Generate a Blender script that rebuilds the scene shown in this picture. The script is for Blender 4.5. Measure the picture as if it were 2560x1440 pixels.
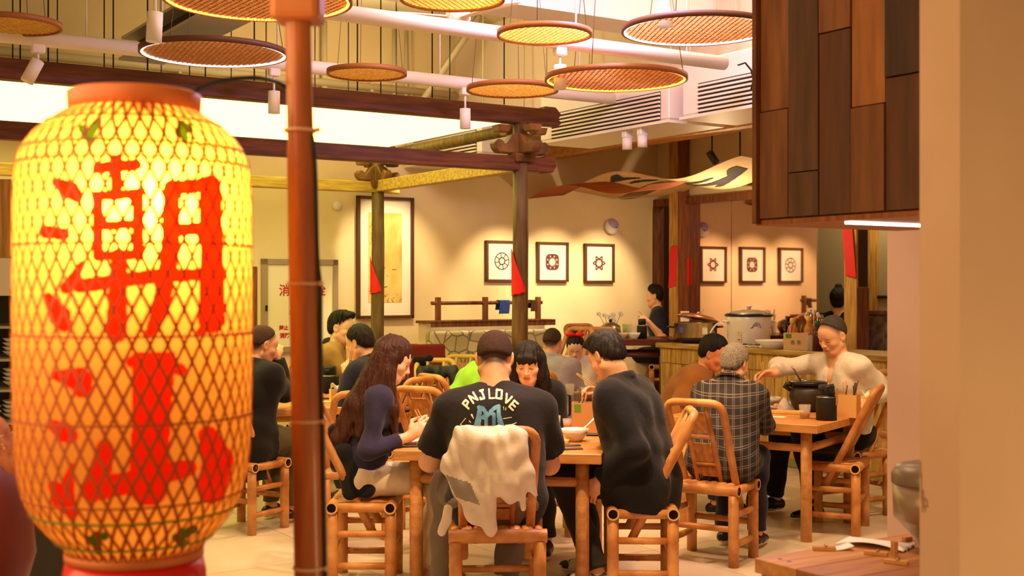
import bpy, math, random
import numpy as np
from mathutils import Vector, Matrix
from mathutils.bvhtree import BVHTree

for _o in list(bpy.data.objects):
    bpy.data.objects.remove(_o)
SC = bpy.context.scene
COL = SC.collection
# ------------------------------------------------------------------ camera
FPX, CX, CY, CAMZ = 3100.0, 1280.0, 720.0, 1.5      # focal length in pixels of the 2560x1440 frame
cam_data = bpy.data.cameras.new('camera')
cam_data.sensor_width = 36.0
cam_data.lens = FPX / 2560.0 * 36.0
cam_data.clip_end = 100
cam_data.dof.use_dof = True
cam_data.dof.focus_distance = 6.6
cam_data.dof.aperture_fstop = 4.6
cam = bpy.data.objects.new('camera', cam_data)
cam.location = (0, 0, CAMZ)
cam.rotation_euler = (math.pi / 2, 0, 0)
COL.objects.link(cam)
SC.camera = cam
# ------------------------------------------------------------------ world and view
SC.view_settings.view_transform = 'Standard'
SC.view_settings.look = 'None'
SC.view_settings.gamma = 1.0
SC.view_settings.use_curve_mapping = False
SC.view_settings.exposure = 0.42
world = bpy.data.worlds.new('world')
SC.world = world
world.use_nodes = True
world.node_tree.nodes['Background'].inputs[0].default_value = (1.0, 0.62, 0.26, 1)
world.node_tree.nodes['Background'].inputs[1].default_value = 0.46
SC.cycles.max_bounces = 8
SC.cycles.diffuse_bounces = 4
SC.cycles.transparent_max_bounces = 8
SC.cycles.sample_clamp_indirect = 6.0
SC.cycles.use_denoising = True
# building frame: origin at the foot of the front pergola post, u runs along the back wall, v runs away towards it
ORG = (0.058, 9.0)
UD = (0.84, 0.5426)
VD = (-0.5426, 0.84)
YAW = math.atan2(UD[1], UD[0])

def B(u, v, z=0.0):
    return Vector((ORG[0] + u * UD[0] + v * VD[0], ORG[1] + u * UD[1] + v * VD[1], z))

def lamp(kind, name, loc, energy, color, aim=None, **kw):
    d = bpy.data.lights.new(name, kind)
    d.energy = energy
    d.color = color
    for k, v in kw.items():
        setattr(d, k, v)
    o = bpy.data.objects.new(name, d)
    o.location = loc
    if aim is not None:
        dv = Vector(aim) - Vector(loc)
        o.rotation_euler = dv.to_track_quat('-Z', 'Y').to_euler()
    COL.objects.link(o)
    return o

WARM = (1.0, 0.66, 0.32)
WARM2 = (1.0, 0.74, 0.42)
# room lamps, a soft dining source for rows above the frame, and added fills
lamp('AREA', 'dining_light', (0.3, 6.0, 3.7), 70, WARM, (0.2, 6.6, 0), shape='RECTANGLE', size=2.6, size_y=1.6)
lamp('AREA', 'wall_end_fill', (-1.3, 1.9, 1.9), 24, WARM, (0.9, 3.4, 0.8), shape='RECTANGLE', size=1.6, size_y=1.6)  # added fill, unseen source set to brighten the near wall's end face
lamp('SPOT', 'table_spot', (0.1, 4.9, 3.4), 250, WARM, (0.0, 6.4, 0.7), spot_size=math.radians(62), spot_blend=0.8, shadow_soft_size=0.08)
lamp('SPOT', 'side_table_spot', (2.3, 6.6, 3.2), 150, WARM, (1.85, 7.7, 0.75), spot_size=math.radians(60), spot_blend=0.8, shadow_soft_size=0.08)
lamp('SPOT', 'hatch_spot', (0.75, 3.2, 3.0), 70, WARM2, (0.9, 3.5, 0.75), spot_size=math.radians(34), spot_blend=0.7, shadow_soft_size=0.04)
lamp('SPOT', 'counter_spot', B(2.2, -0.4, 3.3), 90, WARM2, B(2.8, 0.4, 1.0), spot_size=math.radians(75), spot_blend=0.8, shadow_soft_size=0.06)
lamp('POINT', 'banner_lamp', B(2.75, 0.9, 2.15), 24, WARM2, shadow_soft_size=0.05)
lamp('POINT', 'ceiling_fill', B(-0.5, 1.3, 3.3), 46, (1.0, 0.76, 0.36), shadow_soft_size=0.3)  # fill added above the pergola to lift the ceiling, no fitting there
lamp('POINT', 'amber_glow', B(0.6, -1.6, 3.35), 14, (1.0, 0.55, 0.30), shadow_soft_size=0.2)
lamp('POINT', 'violet_glow', (0.7, 6.3, 3.45), 90, (0.50, 0.40, 1.0), shadow_soft_size=0.2)
lamp('POINT', 'next_room_fill', B(4.2, 0.3, 2.7), 26, (1.0, 0.80, 0.46), shadow_soft_size=0.1)  # added fill that brightens the room beyond the opening
lamp('POINT', 'wall_face_fill', (1.75, 1.4, 0.7), 24, WARM, shadow_soft_size=0.2)  # unseen source added beside the camera to brighten the near wall's long face
for _u, _z in ((0.38, 2.75), (1.67, 2.36), (2.28, 2.36), (2.88, 2.36)):
    lamp('SPOT', 'picture_light', B(_u, 2.0, _z), 85 if _u < 1 else 62, WARM2, B(_u, 2.9, 1.42), spot_size=math.radians(66), spot_blend=0.7, shadow_soft_size=0.03)
# ------------------------------------------------------------------ helpers
def s2l(c):
    c = c / 255.0
    return c / 12.92 if c <= 0.04045 else ((c + 0.055) / 1.055) ** 2.4

def rgb(r, g, b):
    return (s2l(r), s2l(g), s2l(b), 1.0)

def PX(px, py, Y):
    return Vector(((px - CX) / FPX * Y, Y, CAMZ - (py - CY) / FPX * Y))

def PZ(px, py, z):
    Y = (CAMZ - z) * FPX / (py - CY)
    return Vector(((px - CX) / FPX * Y, Y, z))

MATS = {}
def mat(name, c1, rough=0.6, c2=None, scale=8.0, stretch=(1, 1, 1), bump=0.0, bscale=None, metal=0.0, emit=0.0, ecol=None,
        alpha=1.0, trans=0.0, translucent=0.0, rand=0.0, detail=3.0, coat=0.0, spec=0.5, sheen=0.0, lo=0.35, hi=0.65, ior=1.45):
    if name in MATS:
        return MATS[name]
    m = bpy.data.materials.new(name)
    m.use_nodes = True
    nt = m.node_tree
    N, L = nt.nodes, nt.links
    p = N['Principled BSDF']
    out = N['Material Output']
    p.inputs['Base Color'].default_value = c1
    p.inputs['Roughness'].default_value = rough
    p.inputs['Metallic'].default_value = metal
    p.inputs['Specular IOR Level'].default_value = spec
    p.inputs['IOR'].default_value = ior
    p.inputs['Alpha'].default_value = alpha
    p.inputs['Transmission Weight'].default_value = trans
    p.inputs['Coat Weight'].default_value = coat
    p.inputs['Sheen Weight'].default_value = sheen
    if emit:
        p.inputs['Emission Color'].default_value = ecol or c1
        p.inputs['Emission Strength'].default_value = emit
    col = None
    if c2 is not None or bump:
        tc = N.new('ShaderNodeTexCoord')
        mp = N.new('ShaderNodeMapping')
        mp.inputs['Scale'].default_value = stretch
        L.new(tc.outputs['Object'], mp.inputs['Vector'])
        vec = mp.outputs['Vector']
        if rand:
            oi = N.new('ShaderNodeObjectInfo')
            ad = N.new('ShaderNodeVectorMath')
            ad.operation = 'ADD'
            ml = N.new('ShaderNodeMath')
            ml.operation = 'MULTIPLY'
            ml.inputs[1].default_value = 37.0
            L.new(oi.outputs['Random'], ml.inputs[0])
            L.new(vec, ad.inputs[0])
            L.new(ml.outputs[0], ad.inputs[1])
            vec = ad.outputs[0]
        nz = N.new('ShaderNodeTexNoise')
        nz.inputs['Scale'].default_value = scale
        nz.inputs['Detail'].default_value = detail
        L.new(vec, nz.inputs['Vector'])
        if c2 is not None:
            cr = N.new('ShaderNodeValToRGB')
            cr.color_ramp.elements[0].position = lo
            cr.color_ramp.elements[1].position = hi
            cr.color_ramp.elements[0].color = c1
            cr.color_ramp.elements[1].color = c2
            L.new(nz.outputs['Fac'], cr.inputs['Fac'])
            col = cr.outputs['Color']
            if rand:
                hs = N.new('ShaderNodeHueSaturation')
                mr = N.new('ShaderNodeMapRange')
                mr.inputs['To Min'].default_value = 1 - rand
                mr.inputs['To Max'].default_value = 1 + rand
                L.new(oi.outputs['Random'], mr.inputs['Value'])
                L.new(mr.outputs[0], hs.inputs['Value'])
                L.new(col, hs.inputs['Color'])
                col = hs.outputs['Color']
            L.new(col, p.inputs['Base Color'])
        if bump:
            bp = N.new('ShaderNodeBump')
            bp.inputs['Strength'].default_value = bump
            bp.inputs['Distance'].default_value = 0.01
            if bscale:
                n2 = N.new('ShaderNodeTexNoise')
                n2.inputs['Scale'].default_value = bscale
                n2.inputs['Detail'].default_value = 4
                L.new(vec, n2.inputs['Vector'])
                L.new(n2.outputs['Fac'], bp.inputs['Height'])
            else:
                L.new(nz.outputs['Fac'], bp.inputs['Height'])
            L.new(bp.outputs['Normal'], p.inputs['Normal'])
    if translucent:
        tr = N.new('ShaderNodeBsdfTranslucent')
        tr.inputs['Color'].default_value = c1
        if col is not None:
            L.new(col, tr.inputs['Color'])
        mx = N.new('ShaderNodeMixShader')
        mx.inputs[0].default_value = translucent
        L.new(p.outputs[0], mx.inputs[1])
        L.new(tr.outputs[0], mx.inputs[2])
        L.new(mx.outputs[0], out.inputs['Surface'])
    MATS[name] = m
    return m

class MB:
    """collects shapes and links them as ONE mesh object"""
    def __init__(s):
        s.v, s.f, s.m, s.s = [], [], [], []

    def add(s, verts, faces, mi=0, smooth=False):
        o = len(s.v)
        s.v.extend([tuple(x) for x in verts])
        for f in faces:
            s.f.append(tuple(i + o for i in f))
            s.m.append(mi)
            s.s.append(smooth)
        return s

    def box(s, c, d, rz=0.0, mi=0, M=None, taper=1.0):
        x, y, z = d[0] / 2, d[1] / 2, d[2] / 2
        P = []
        for sz in (-1, 1):
            t = taper if sz > 0 else 1.0
            for sx, sy in ((-1, -1), (1, -1), (1, 1), (-1, 1)):
                P.append(Vector((sx * x * t, sy * y * t, sz * z)))
        R = M if M is not None else Matrix.Rotation(rz, 3, 'Z')
        P = [R @ p + Vector(c) for p in P]
        return s.add(P, [(0, 3, 2, 1), (4, 5, 6, 7), (0, 1, 5, 4), (1, 2, 6, 5), (2, 3, 7, 6), (3, 0, 4, 7)], mi)

    def tube(s, pts, r, n=10, mi=0, cap=True, flat=1.0, up=None):
        pts = [Vector(p) for p in pts]
        k = len(pts)
        rr = r if isinstance(r, (list, tuple)) else [r] * k
        V = []
        prev = None
        for i, p in enumerate(pts):
            d = (pts[min(i + 1, k - 1)] - pts[max(i - 1, 0)])
            d.normalize()
            if prev is None:
                a = Vector(up) if up is not None else (Vector((0, 0, 1)) if abs(d.z) < 0.9 else Vector((1, 0, 0)))
                x = d.cross(a)
                x.normalize()
            else:
                x = prev - d * prev.dot(d)
                if x.length < 1e-6:
                    x = d.orthogonal()
                x.normalize()
            prev = x
            y = d.cross(x)
            for j in range(n):
                t = 2 * math.pi * j / n
                V.append(p + x * (math.cos(t) * rr[i]) + y * (math.sin(t) * rr[i] * flat))
        F = []
        for i in range(k - 1):
            for j in range(n):
                F.append((i * n + j, i * n + (j + 1) % n, (i + 1) * n + (j + 1) % n, (i + 1) * n + j))
        s.add(V, F, mi, True)
        if cap:
            o = len(s.v) - len(V)
            s.f += [tuple(o + j for j in reversed(range(n))), tuple(o + (k - 1) * n + j for j in range(n))]
            s.m += [mi, mi]
            s.s += [False, False]
        return s

    def lathe(s, prof, n=20, c=(0, 0, 0), mi=0, M=None, cap=True):
        V, F = [], []
        for (r, z) in prof:
            for j in range(n):
                t = 2 * math.pi * j / n
                V.append(Vector((r * math.cos(t), r * math.sin(t), z)))
        if M is not None:
            V = [M @ p for p in V]
        V = [p + Vector(c) for p in V]
        k = len(prof)
        for i in range(k - 1):
            for j in range(n):
                F.append((i * n + j, i * n + (j + 1) % n, (i + 1) * n + (j + 1) % n, (i + 1) * n + j))
        s.add(V, F, mi, True)
        if cap:
            o = len(s.v) - len(V)
            if prof[0][0] > 1e-5:
                s.f.append(tuple(o + j for j in reversed(range(n)))); s.m.append(mi); s.s.append(False)
            if prof[-1][0] > 1e-5:
                s.f.append(tuple(o + (k - 1) * n + j for j in range(n))); s.m.append(mi); s.s.append(False)
        return s

    def prism(s, poly, h, M=None, mi=0):
        """poly: list of (x, y); extruded h along z, then placed by the 4x4 matrix M"""
        n = len(poly)
        V = [Vector((x, y, 0)) for x, y in poly] + [Vector((x, y, h)) for x, y in poly]
        if M is not None:
            V = [M @ p for p in V]
        F = [tuple(reversed(range(n))), tuple(range(n, 2 * n))]
        for i in range(n):
            j = (i + 1) % n
            F.append((i, j, n + j, n + i))
        return s.add(V, F, mi)

    def sheet(s, fn, nu, nv, th=0.0, mi=0, off=None):
        V = [fn(i / nu, j / nv) for j in range(nv + 1) for i in range(nu + 1)]
        F = [(j * (nu + 1) + i, j * (nu + 1) + i + 1, (j + 1) * (nu + 1) + i + 1, (j + 1) * (nu + 1) + i) for j in range(nv) for i in range(nu)]
        return s.add(V, F, mi, True)

    def ball(s, c, r, n=10, mi=0, M=None):
        r = r if isinstance(r, (tuple, list)) else (r, r, r)
        V, F = [], []
        k = max(4, n // 2 + 1)
        for i in range(k + 1):
            a = math.pi * i / k
            for j in range(n):
                t = 2 * math.pi * j / n
                p = Vector((math.sin(a) * math.cos(t) * r[0], math.sin(a) * math.sin(t) * r[1], -math.cos(a) * r[2]))
                V.append((M @ p if M is not None else p) + Vector(c))
        for i in range(k):
            for j in range(n):
                F.append((i * n + j, i * n + (j + 1) % n, (i + 1) * n + (j + 1) % n, (i + 1) * n + j))
        return s.add(V, F, mi, True)

    def mesh(s, name, mats):
        me = bpy.data.meshes.new(name)
        me.from_pydata(s.v, [], s.f)
        for m in (mats if isinstance(mats, (list, tuple)) else [mats]):
            me.materials.append(m)
        me.polygons.foreach_set('material_index', s.m)
        me.polygons.foreach_set('use_smooth', s.s)
        me.update()
        return me

    def build(s, name, mats, parent=None, loc=None, bev=0.0, thick=0.0, seg=1):
        o = bpy.data.objects.new(name, s.mesh(name, mats))
        return link(o, parent, loc, bev, thick, seg)

def link(o, parent=None, loc=None, bev=0.0, thick=0.0, seg=1):
    COL.objects.link(o)
    if parent is not None:
        o.parent = parent
    if loc is not None:
        o.location = loc
    if thick:
        md = o.modifiers.new('thick', 'SOLIDIFY')
        md.thickness = thick
        md.offset = 0
    if bev:
        md = o.modifiers.new('bevel', 'BEVEL')
        md.width = bev
        md.segments = seg
        md.limit_method = 'ANGLE'
    return o

def tag(o, label=None, cat=None, group=None, kind=None):
    if label: o['label'] = label
    if cat: o['category'] = cat
    if group: o['group'] = group
    if kind: o['kind'] = kind
    return o

def thing(name, label, cat, loc=(0, 0, 0), rz=0.0, group=None):
    o = bpy.data.objects.new(name, None)
    o.empty_display_size = 0.1
    COL.objects.link(o)
    o.location = loc
    o.rotation_euler = (0, 0, rz)
    return tag(o, label, cat, group)

def dup(root, loc=None, rz=None, label=None, group=None):
    """a copy of a thing with copies of its parts and their sub-parts"""
    r = root.copy(); COL.objects.link(r)
    if loc is not None: r.location = loc
    if rz is not None: r.rotation_euler = (0, 0, rz)
    if label: r['label'] = label
    if group: r['group'] = group
    for ch in list(root.children):
        c = ch.copy(); COL.objects.link(c); c.parent = r
        for g in list(ch.children):
            d = g.copy(); COL.objects.link(d); d.parent = c
    return r

def share(me, name, parent=None, loc=(0, 0, 0), rot=(0, 0, 0), scale=(1, 1, 1)):
    """one more object on a mesh that alike pieces share"""
    o = bpy.data.objects.new(name, me)
    COL.objects.link(o)
    o.location, o.rotation_euler, o.scale = loc, rot, scale
    if parent is not None: o.parent = parent
    return o

def raster(x0, x1, y0, y1, step, polys=(), strokes=(), fn=None, mb=None, mi=0):
    """fill polygons / thick strokes with small quads and place each vertex with fn(x, y)"""
    nx, ny = int((x1 - x0) / step) + 1, int((y1 - y0) / step) + 1
    xs = x0 + (np.arange(nx) + 0.5) * step
    ys = y0 + (np.arange(ny) + 0.5) * step
    X, Y = np.meshgrid(xs, ys)
    I = np.zeros(X.shape, bool)
    for pl in polys:
        c = np.zeros(X.shape, bool)
        k = len(pl)
        for i in range(k):
            ax, ay = pl[i]; bx, by = pl[(i + 1) % k]
            if ay == by: continue
            hit = ((ay > Y) != (by > Y)) & (X < (bx - ax) * (Y - ay) / (by - ay) + ax)
            c ^= hit
        I ^= c
    for pts, w in strokes:
        for i in range(len(pts) - 1):
            ax, ay = pts[i]; bx, by = pts[i + 1]
            dx, dy = bx - ax, by - ay
            t = np.clip(((X - ax) * dx + (Y - ay) * dy) / (dx * dx + dy * dy + 1e-9), 0, 1)
            w0 = w if not isinstance(w, (list, tuple)) else w[i] + (w[i + 1] - w[i]) * t
            I |= (X - ax - dx * t) ** 2 + (Y - ay - dy * t) ** 2 < (w0 / 2) ** 2 if not isinstance(w0, float) else (X - ax - dx * t) ** 2 + (Y - ay - dy * t) ** 2 < (w0 / 2) ** 2
    mb = mb or MB()
    vid = {}
    V, F = [], []
    def gv(i, j):
        if (i, j) not in vid:
            p = fn(x0 + i * step, y0 + j * step)
            if p is None: return None
            vid[(i, j)] = len(V); V.append(p)
        return vid[(i, j)]
    for j, i in np.argwhere(I):
        q = (gv(i, j), gv(i + 1, j), gv(i + 1, j + 1), gv(i, j + 1))
        if None not in q: F.append(q)
    return mb.add(V, F, mi, True)

def text_mesh(body, size, bold=0.0, spacing=1.0):
    """outline of a line of writing as (verts, faces), centred on the origin in the xy plane"""
    c = bpy.data.curves.new('writing', 'FONT')
    c.body = body; c.size = size; c.offset = bold; c.resolution_u = 3
    c.align_x = 'CENTER'; c.align_y = 'CENTER'; c.space_character = spacing
    o = bpy.data.objects.new('writing', c)
    COL.objects.link(o)
    bpy.context.view_layer.update()
    m = bpy.data.meshes.new_from_object(o.evaluated_get(bpy.context.evaluated_depsgraph_get()))
    V = [v.co.copy() for v in m.vertices]
    F = [tuple(p.vertices) for p in m.polygons]
    bpy.data.objects.remove(o); bpy.data.curves.remove(c); bpy.data.meshes.remove(m)
    return V, F

def copy_piece(name, src, parent, **kw):
    return share(src.data, name, parent, **kw)

# ------------------------------------------------------------------ materials used all over
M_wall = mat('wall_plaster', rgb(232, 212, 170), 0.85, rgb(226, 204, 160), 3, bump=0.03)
M_ceil = mat('ceiling_paint', rgb(214, 203, 178), 0.9, rgb(206, 194, 168), 2)
M_white = mat('white_paint', rgb(232, 226, 216), 0.5)
M_tile = mat('floor_tile', rgb(216, 196, 174), 0.32, rgb(206, 186, 162), 4, rand=0.03, spec=0.4)
M_grout = mat('grout', rgb(120, 105, 85), 0.9)
M_bam = mat('bamboo', rgb(178, 108, 48), 0.42, rgb(216, 154, 88), 9, rand=0.12, bump=0.03, coat=0.15)
M_bamend = mat('bamboo_end', rgb(225, 180, 115), 0.7)
M_bamin = mat('bamboo_bore', rgb(70, 40, 18), 0.9)
M_bam2 = mat('yellow_bamboo', rgb(226, 186, 84), 0.42, rgb(236, 202, 104), 7, rand=0.06)
M_pine = mat('pine_table', rgb(214, 152, 86), 0.4, rgb(188, 124, 64), 5, (1.2, 14, 6), bump=0.05, rand=0.06, coat=0.1)
M_pinev = mat('pine_post', rgb(206, 164, 82), 0.6, rgb(160, 112, 48), 4, (9, 9, 0.8), bump=0.06, rand=0.05)
M_ypine = mat('counter_pine', rgb(214, 176, 92), 0.55, rgb(166, 122, 50), 4, (8, 8, 0.7), bump=0.08, rand=0.12)
M_beam = mat('dark_beam', rgb(112, 60, 26), 0.6, rgb(80, 40, 16), 3, (1.2, 12, 12), bump=0.08)
M_log = mat('dark_log', rgb(118, 92, 44), 0.6, rgb(84, 62, 28), 4, (6, 6, 1), bump=0.12)
M_brown = mat('brown_wood', rgb(134, 78, 42), 0.55, rgb(92, 50, 26), 4, (8, 8, 1), bump=0.06)
M_black = mat('black_plastic', rgb(24, 22, 22), 0.35)
M_blackm = mat('black_matt', rgb(30, 28, 28), 0.6)
M_steel = mat('steel', rgb(190, 186, 178), 0.22, metal=1.0)
M_cer = mat('white_ceramic', rgb(240, 234, 224), 0.18, coat=0.3)
M_glass = mat('clear_glass', rgb(238, 228, 212), 0.05, alpha=0.22)
M_red = mat('red_paper', rgb(226, 30, 18), 0.7)
M_darkfr = mat('picture_frame_wood', rgb(84, 44, 22), 0.5)
M_paper = mat('picture_paper', rgb(244, 238, 222), 0.9)
M_ink = mat('plum_ink', rgb(96, 52, 58), 0.9, rgb(120, 70, 66), 20)
M_ink2 = mat('black_ink', rgb(36, 28, 24), 0.9)
M_card = mat('brown_card', rgb(190, 138, 84), 0.7)
M_green = mat('green_sticker', rgb(92, 140, 34), 0.6)
M_clay = mat('clay_pot', rgb(58, 48, 40), 0.45, rgb(34, 28, 24), 6)
M_lidgrey = mat('grey_steel', rgb(150, 140, 126), 0.35, metal=0.8)
# ================================================================== SETTING
def U_at(px, v):
    r = (px - CX) / FPX
    return (r * (ORG[1] + VD[1] * v) - ORG[0] - VD[0] * v) / (UD[0] - UD[1] * r)

def V_at(px, u):
    r = (px - CX) / FPX
    return (r * (ORG[1] + UD[1] * u) - ORG[0] - UD[0] * u) / (VD[0] - VD[1] * r)

def Z_at(py, u, v):
    return CAMZ - (py - CY) / FPX * (ORG[1] + UD[1] * u + VD[1] * v)

def bthing(name, label, cat, u, v, z=0.0, group=None):
    return thing(name, label, cat, B(u, v, z), YAW, group)

def struct(name, mb, m, **kw):
    o = mb.build(name, m, **kw)
    o['kind'] = 'structure'
    return o

def bbox(u0, u1, v0, v1, z0, z1, mi=0, mb=None):
    mb = mb or MB()
    P = [B(u, v, z) for z in (z0, z1) for u, v in ((u0, v0), (u1, v0), (u1, v1), (u0, v1))]
    return mb.add(P, [(0, 3, 2, 1), (4, 5, 6, 7), (0, 1, 5, 4), (1, 2, 6, 5), (2, 3, 7, 6), (3, 0, 4, 7)], mi)

WALLV, GLASSU = 2.9, 3.68
# floor: grout bed and one object per tile
fl = struct('floor', bbox(-9, 6, -12, 3.1, -0.2, -0.004), M_grout)
tm = MB().box((0, 0, -0.01), (0.796, 0.796, 0.02)).mesh('tile', M_tile)
for i in range(15):
    for j in range(16):
        share(tm, 'tile', fl, B(-6.4 + 0.8 * i, -9.6 + 0.8 * j), (0, 0, YAW))
struct('floor_platform', bbox(0.7, GLASSU, 1.7, 2.9, 0, 0.25), mat('platform_tile', rgb(196, 180, 150), 0.4))
struct('wall_back', bbox(-9, GLASSU + 0.02, WALLV, WALLV + 0.2, 0, 3.95), M_wall)
struct('ceiling', bbox(-9, 6, -12, 3.1, 3.95, 4.1), M_ceil)
struct('wall_east', bbox(GLASSU, GLASSU + 0.1, -2.2, WALLV, 2.45, 3.95), M_wall)
# mirror glass partition: frame, dark door leaf, three panes
M_mirror = mat('smoked_mirror_glass', rgb(214, 186, 178), 0.03, metal=1.0)
w1 = struct('window_1', bbox(GLASSU - 0.06, GLASSU + 0.06, -2.2, WALLV, 2.375, 2.45), M_brown)
bbox(GLASSU - 0.07, GLASSU + 0.06, 2.862, 2.895, 0.25, 2.375).build('jamb', M_brown, w1)
for a, b in ((1.735, 2.47), (0.59, 1.727)):
    bbox(GLASSU - 0.01, GLASSU + 0.01, a, b, 0.02, 2.375).build('pane', M_mirror, w1)
# wall beyond the second post: pale wall with a dark slim tube and a bench
WU = 4.6
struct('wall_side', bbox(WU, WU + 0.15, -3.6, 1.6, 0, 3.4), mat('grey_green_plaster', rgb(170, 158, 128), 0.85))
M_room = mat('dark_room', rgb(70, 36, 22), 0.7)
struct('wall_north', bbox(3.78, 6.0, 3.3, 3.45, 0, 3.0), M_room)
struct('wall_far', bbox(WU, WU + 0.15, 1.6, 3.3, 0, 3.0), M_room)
struct('floor_platform', bbox(GLASSU, WU, 1.7, 3.3, 0, 0.25), mat('platform_tile', rgb(196, 180, 150), 0.4))
# near walls at the serving hatch
K0 = Vector((0.939, 2.6, 0))
Ud, Vd = Vector((UD[0], UD[1], 0)), Vector((VD[0], VD[1], 0))
def wbox(o, u0, u1, v0, v1, z0, z1, mb=None, mi=0):
    mb = mb or MB()
    P = [o + Ud * u + Vd * v + Vector((0, 0, z)) for z in (z0, z1) for u, v in ((u0, v0), (u1, v0), (u1, v1), (u0, v1))]
    return mb.add(P, [(0, 3, 2, 1), (4, 5, 6, 7), (0, 1, 5, 4), (1, 2, 6, 5), (2, 3, 7, 6), (3, 0, 4, 7)], mi)
M_pink = mat('hatch_plaster', rgb(222, 190, 160), 0.8, rgb(214, 180, 150), 2)
wr = struct('wall_right', wbox(K0, 0, 3.2, 0, 0.103, 0, 3.95), M_pink)
mbm = raster(-0.05, 0.05, 0, 0.14, 0.004, strokes=[([(0.0, 0.02), (0.01, 0.06)], 0.006), ([(0.012, 0.02), (0.02, 0.12)], 0.005), ([(-0.01, 0.03), (-0.005, 0.045)], 0.006)],
             fn=lambda x, y: K0 + Vd * (0.088 + x * 0.6) - Ud * 0.001 + Vector((0, 0, 1.0 + y)))
mbm.build('scuff_mark', mat('scuff', rgb(170, 124, 92), 0.9), wr)
W2 = Vector((1.604, 5.3, 0))
struct('wall_hatch', wbox(W2, 0, 0.15, -1.3, 0, 0, 3.95), M_pink)
# beam over the counter posts, concrete beam, soffit
trim = struct('trim_1', bbox(2.2, 2.42, -4.0, WALLV, 2.83, 2.96), mat('soffit_wood', rgb(208, 156, 88), 0.55, rgb(186, 132, 70), 4, (8, 1, 8)))
struct('trim_2', bbox(-3.2, 3.0, -0.86, -0.5, 3.32, 3.95), M_white)
struct('trim_3', bbox(1.15, 1.35, -3.6, WALLV, 3.02, 3.95), mat('soffit_paint', rgb(226, 206, 186), 0.8))
struct('trim_4', bbox(1.35, GLASSU, -3.6, WALLV, 3.16, 3.2), mat('soffit_paint', rgb(226, 206, 186), 0.8))
# steel roof beam running away over the pergola
t = bthing('steel_girder', 'long white steel roof beam running across above the glowing canopy', 'beam', -2.19, 0, 3.22)
MB().box((0, -0.4, 0.16), (0.3, 4.6, 0.02)).build('flange', M_white, t)
MB().box((0, -0.4, 0.0), (0.34, 4.6, 0.02)).build('flange', M_white, t)
MB().box((0, -0.4, 0.08), (0.05, 4.6, 0.15)).build('web', mat('grey_web', rgb(84, 76, 72), 0.7), t)
for y in (-2.2, 1.4):
    MB().tube([(0, y, 0.16), (0, y, 0.72)], 0.012, 6).build('hanger', M_white, t)
# pipes along the back wall above the pergola
M_pipe = mat('pipe_paint', rgb(206, 192, 160), 0.5)
for k, (z, v, r) in enumerate(((3.36, 2.82, 0.035), (3.22, 2.78, 0.022), (3.05, 2.84, 0.05))):
    p = bthing('pipe', ['thick cream pipe running highest along the back wall', 'thin cream pipe running along the back wall between two thicker ones', 'fat cream pipe running lowest along the back wall above the canopy'][k], 'pipe', 0, v, z)
    MB().tube([(-7, 0, 0), (1.1, 0, 0)], r, 10).build('pipe_run', M_pipe, p)
    for x in (-5.2, -3.4, -1.6, 0.2):
        MB().box((x, 0.02, 0), (0.03, WALLV - v, 2 * r + 0.02)).build('clamp', M_pipe, p)
for k, px in enumerate((815, 990, 1020)):
    u = U_at(px, 2.8)
    p = bthing('conduit', ['single upright conduit on the back wall near the dark column', 'upright conduit on the back wall, first of a pair', 'upright conduit on the back wall, second of a pair'][k], 'pipe', u, 2.84, 3.0)
    MB().tube([(0, 0, 0.0), (0, 0, 0.92)], 0.03 if k == 0 else 0.018, 8).build('conduit_run', M_pipe, p)
    MB().box((0, 0.02, 0.5), (0.07, 0.05, 0.1)).build('junction_box', M_pipe, p)
p = bthing('ceiling_brace', 'slanting cream steel brace between ceiling and back wall', 'brace', U_at(1050, 2.5), 2.5, 3.0)
MB().tube([(-0.1, 0, 0.05), (0.34, -0.5, 0.95)], 0.035, 4).build('brace_bar', M_pipe, p)

# ------------------------------------------------------------------ pergola with the glowing ceiling panels
pg = bthing('pergola', 'dark timber pergola on round log posts over the dining tables', 'pergola', 0, 0)
def log_post(u, v, h, name='post'):
    MB().tube([(u, v, 0), (u - 0.004, v, h * 0.35), (u + 0.006, v, h * 0.7), (u, v, h)], [0.064, 0.06, 0.057, 0.054], 14).build(name, M_log, pg)
for u in (0,):
    log_post(u, 0, 2.70)
    log_post(u, 2.29, 2.70)
bx = lambda c, d, m, n, b=0.006: MB().box(c, d).build(n, m, pg, bev=b)
bx((-2.6, 0, 2.75), (5.6, 0.10, 0.12), M_beam, 'beam')
bx((-2.6, 0, 2.40), (5.6, 0.09, 0.105), M_beam, 'beam')
M_side = mat('yellow_beam', rgb(190, 156, 70), 0.6, rgb(150, 116, 44), 4, (1.2, 10, 10))
MB().tube([(0.02, 0.08, 2.665), (0.02, 2.4, 2.665)], 0.042, 10).build('rafter', M_log, pg)
bx((0, 1.15, 2.395), (0.075, 2.2, 0.10), M_side, 'beam')
bx((-2.6, 2.29, 2.385), (5.6, 0.08, 0.095), M_side, 'beam')
bx((-2.6, 2.36, 2.72), (5.6, 0.07, 0.09), M_beam, 'beam')
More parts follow.
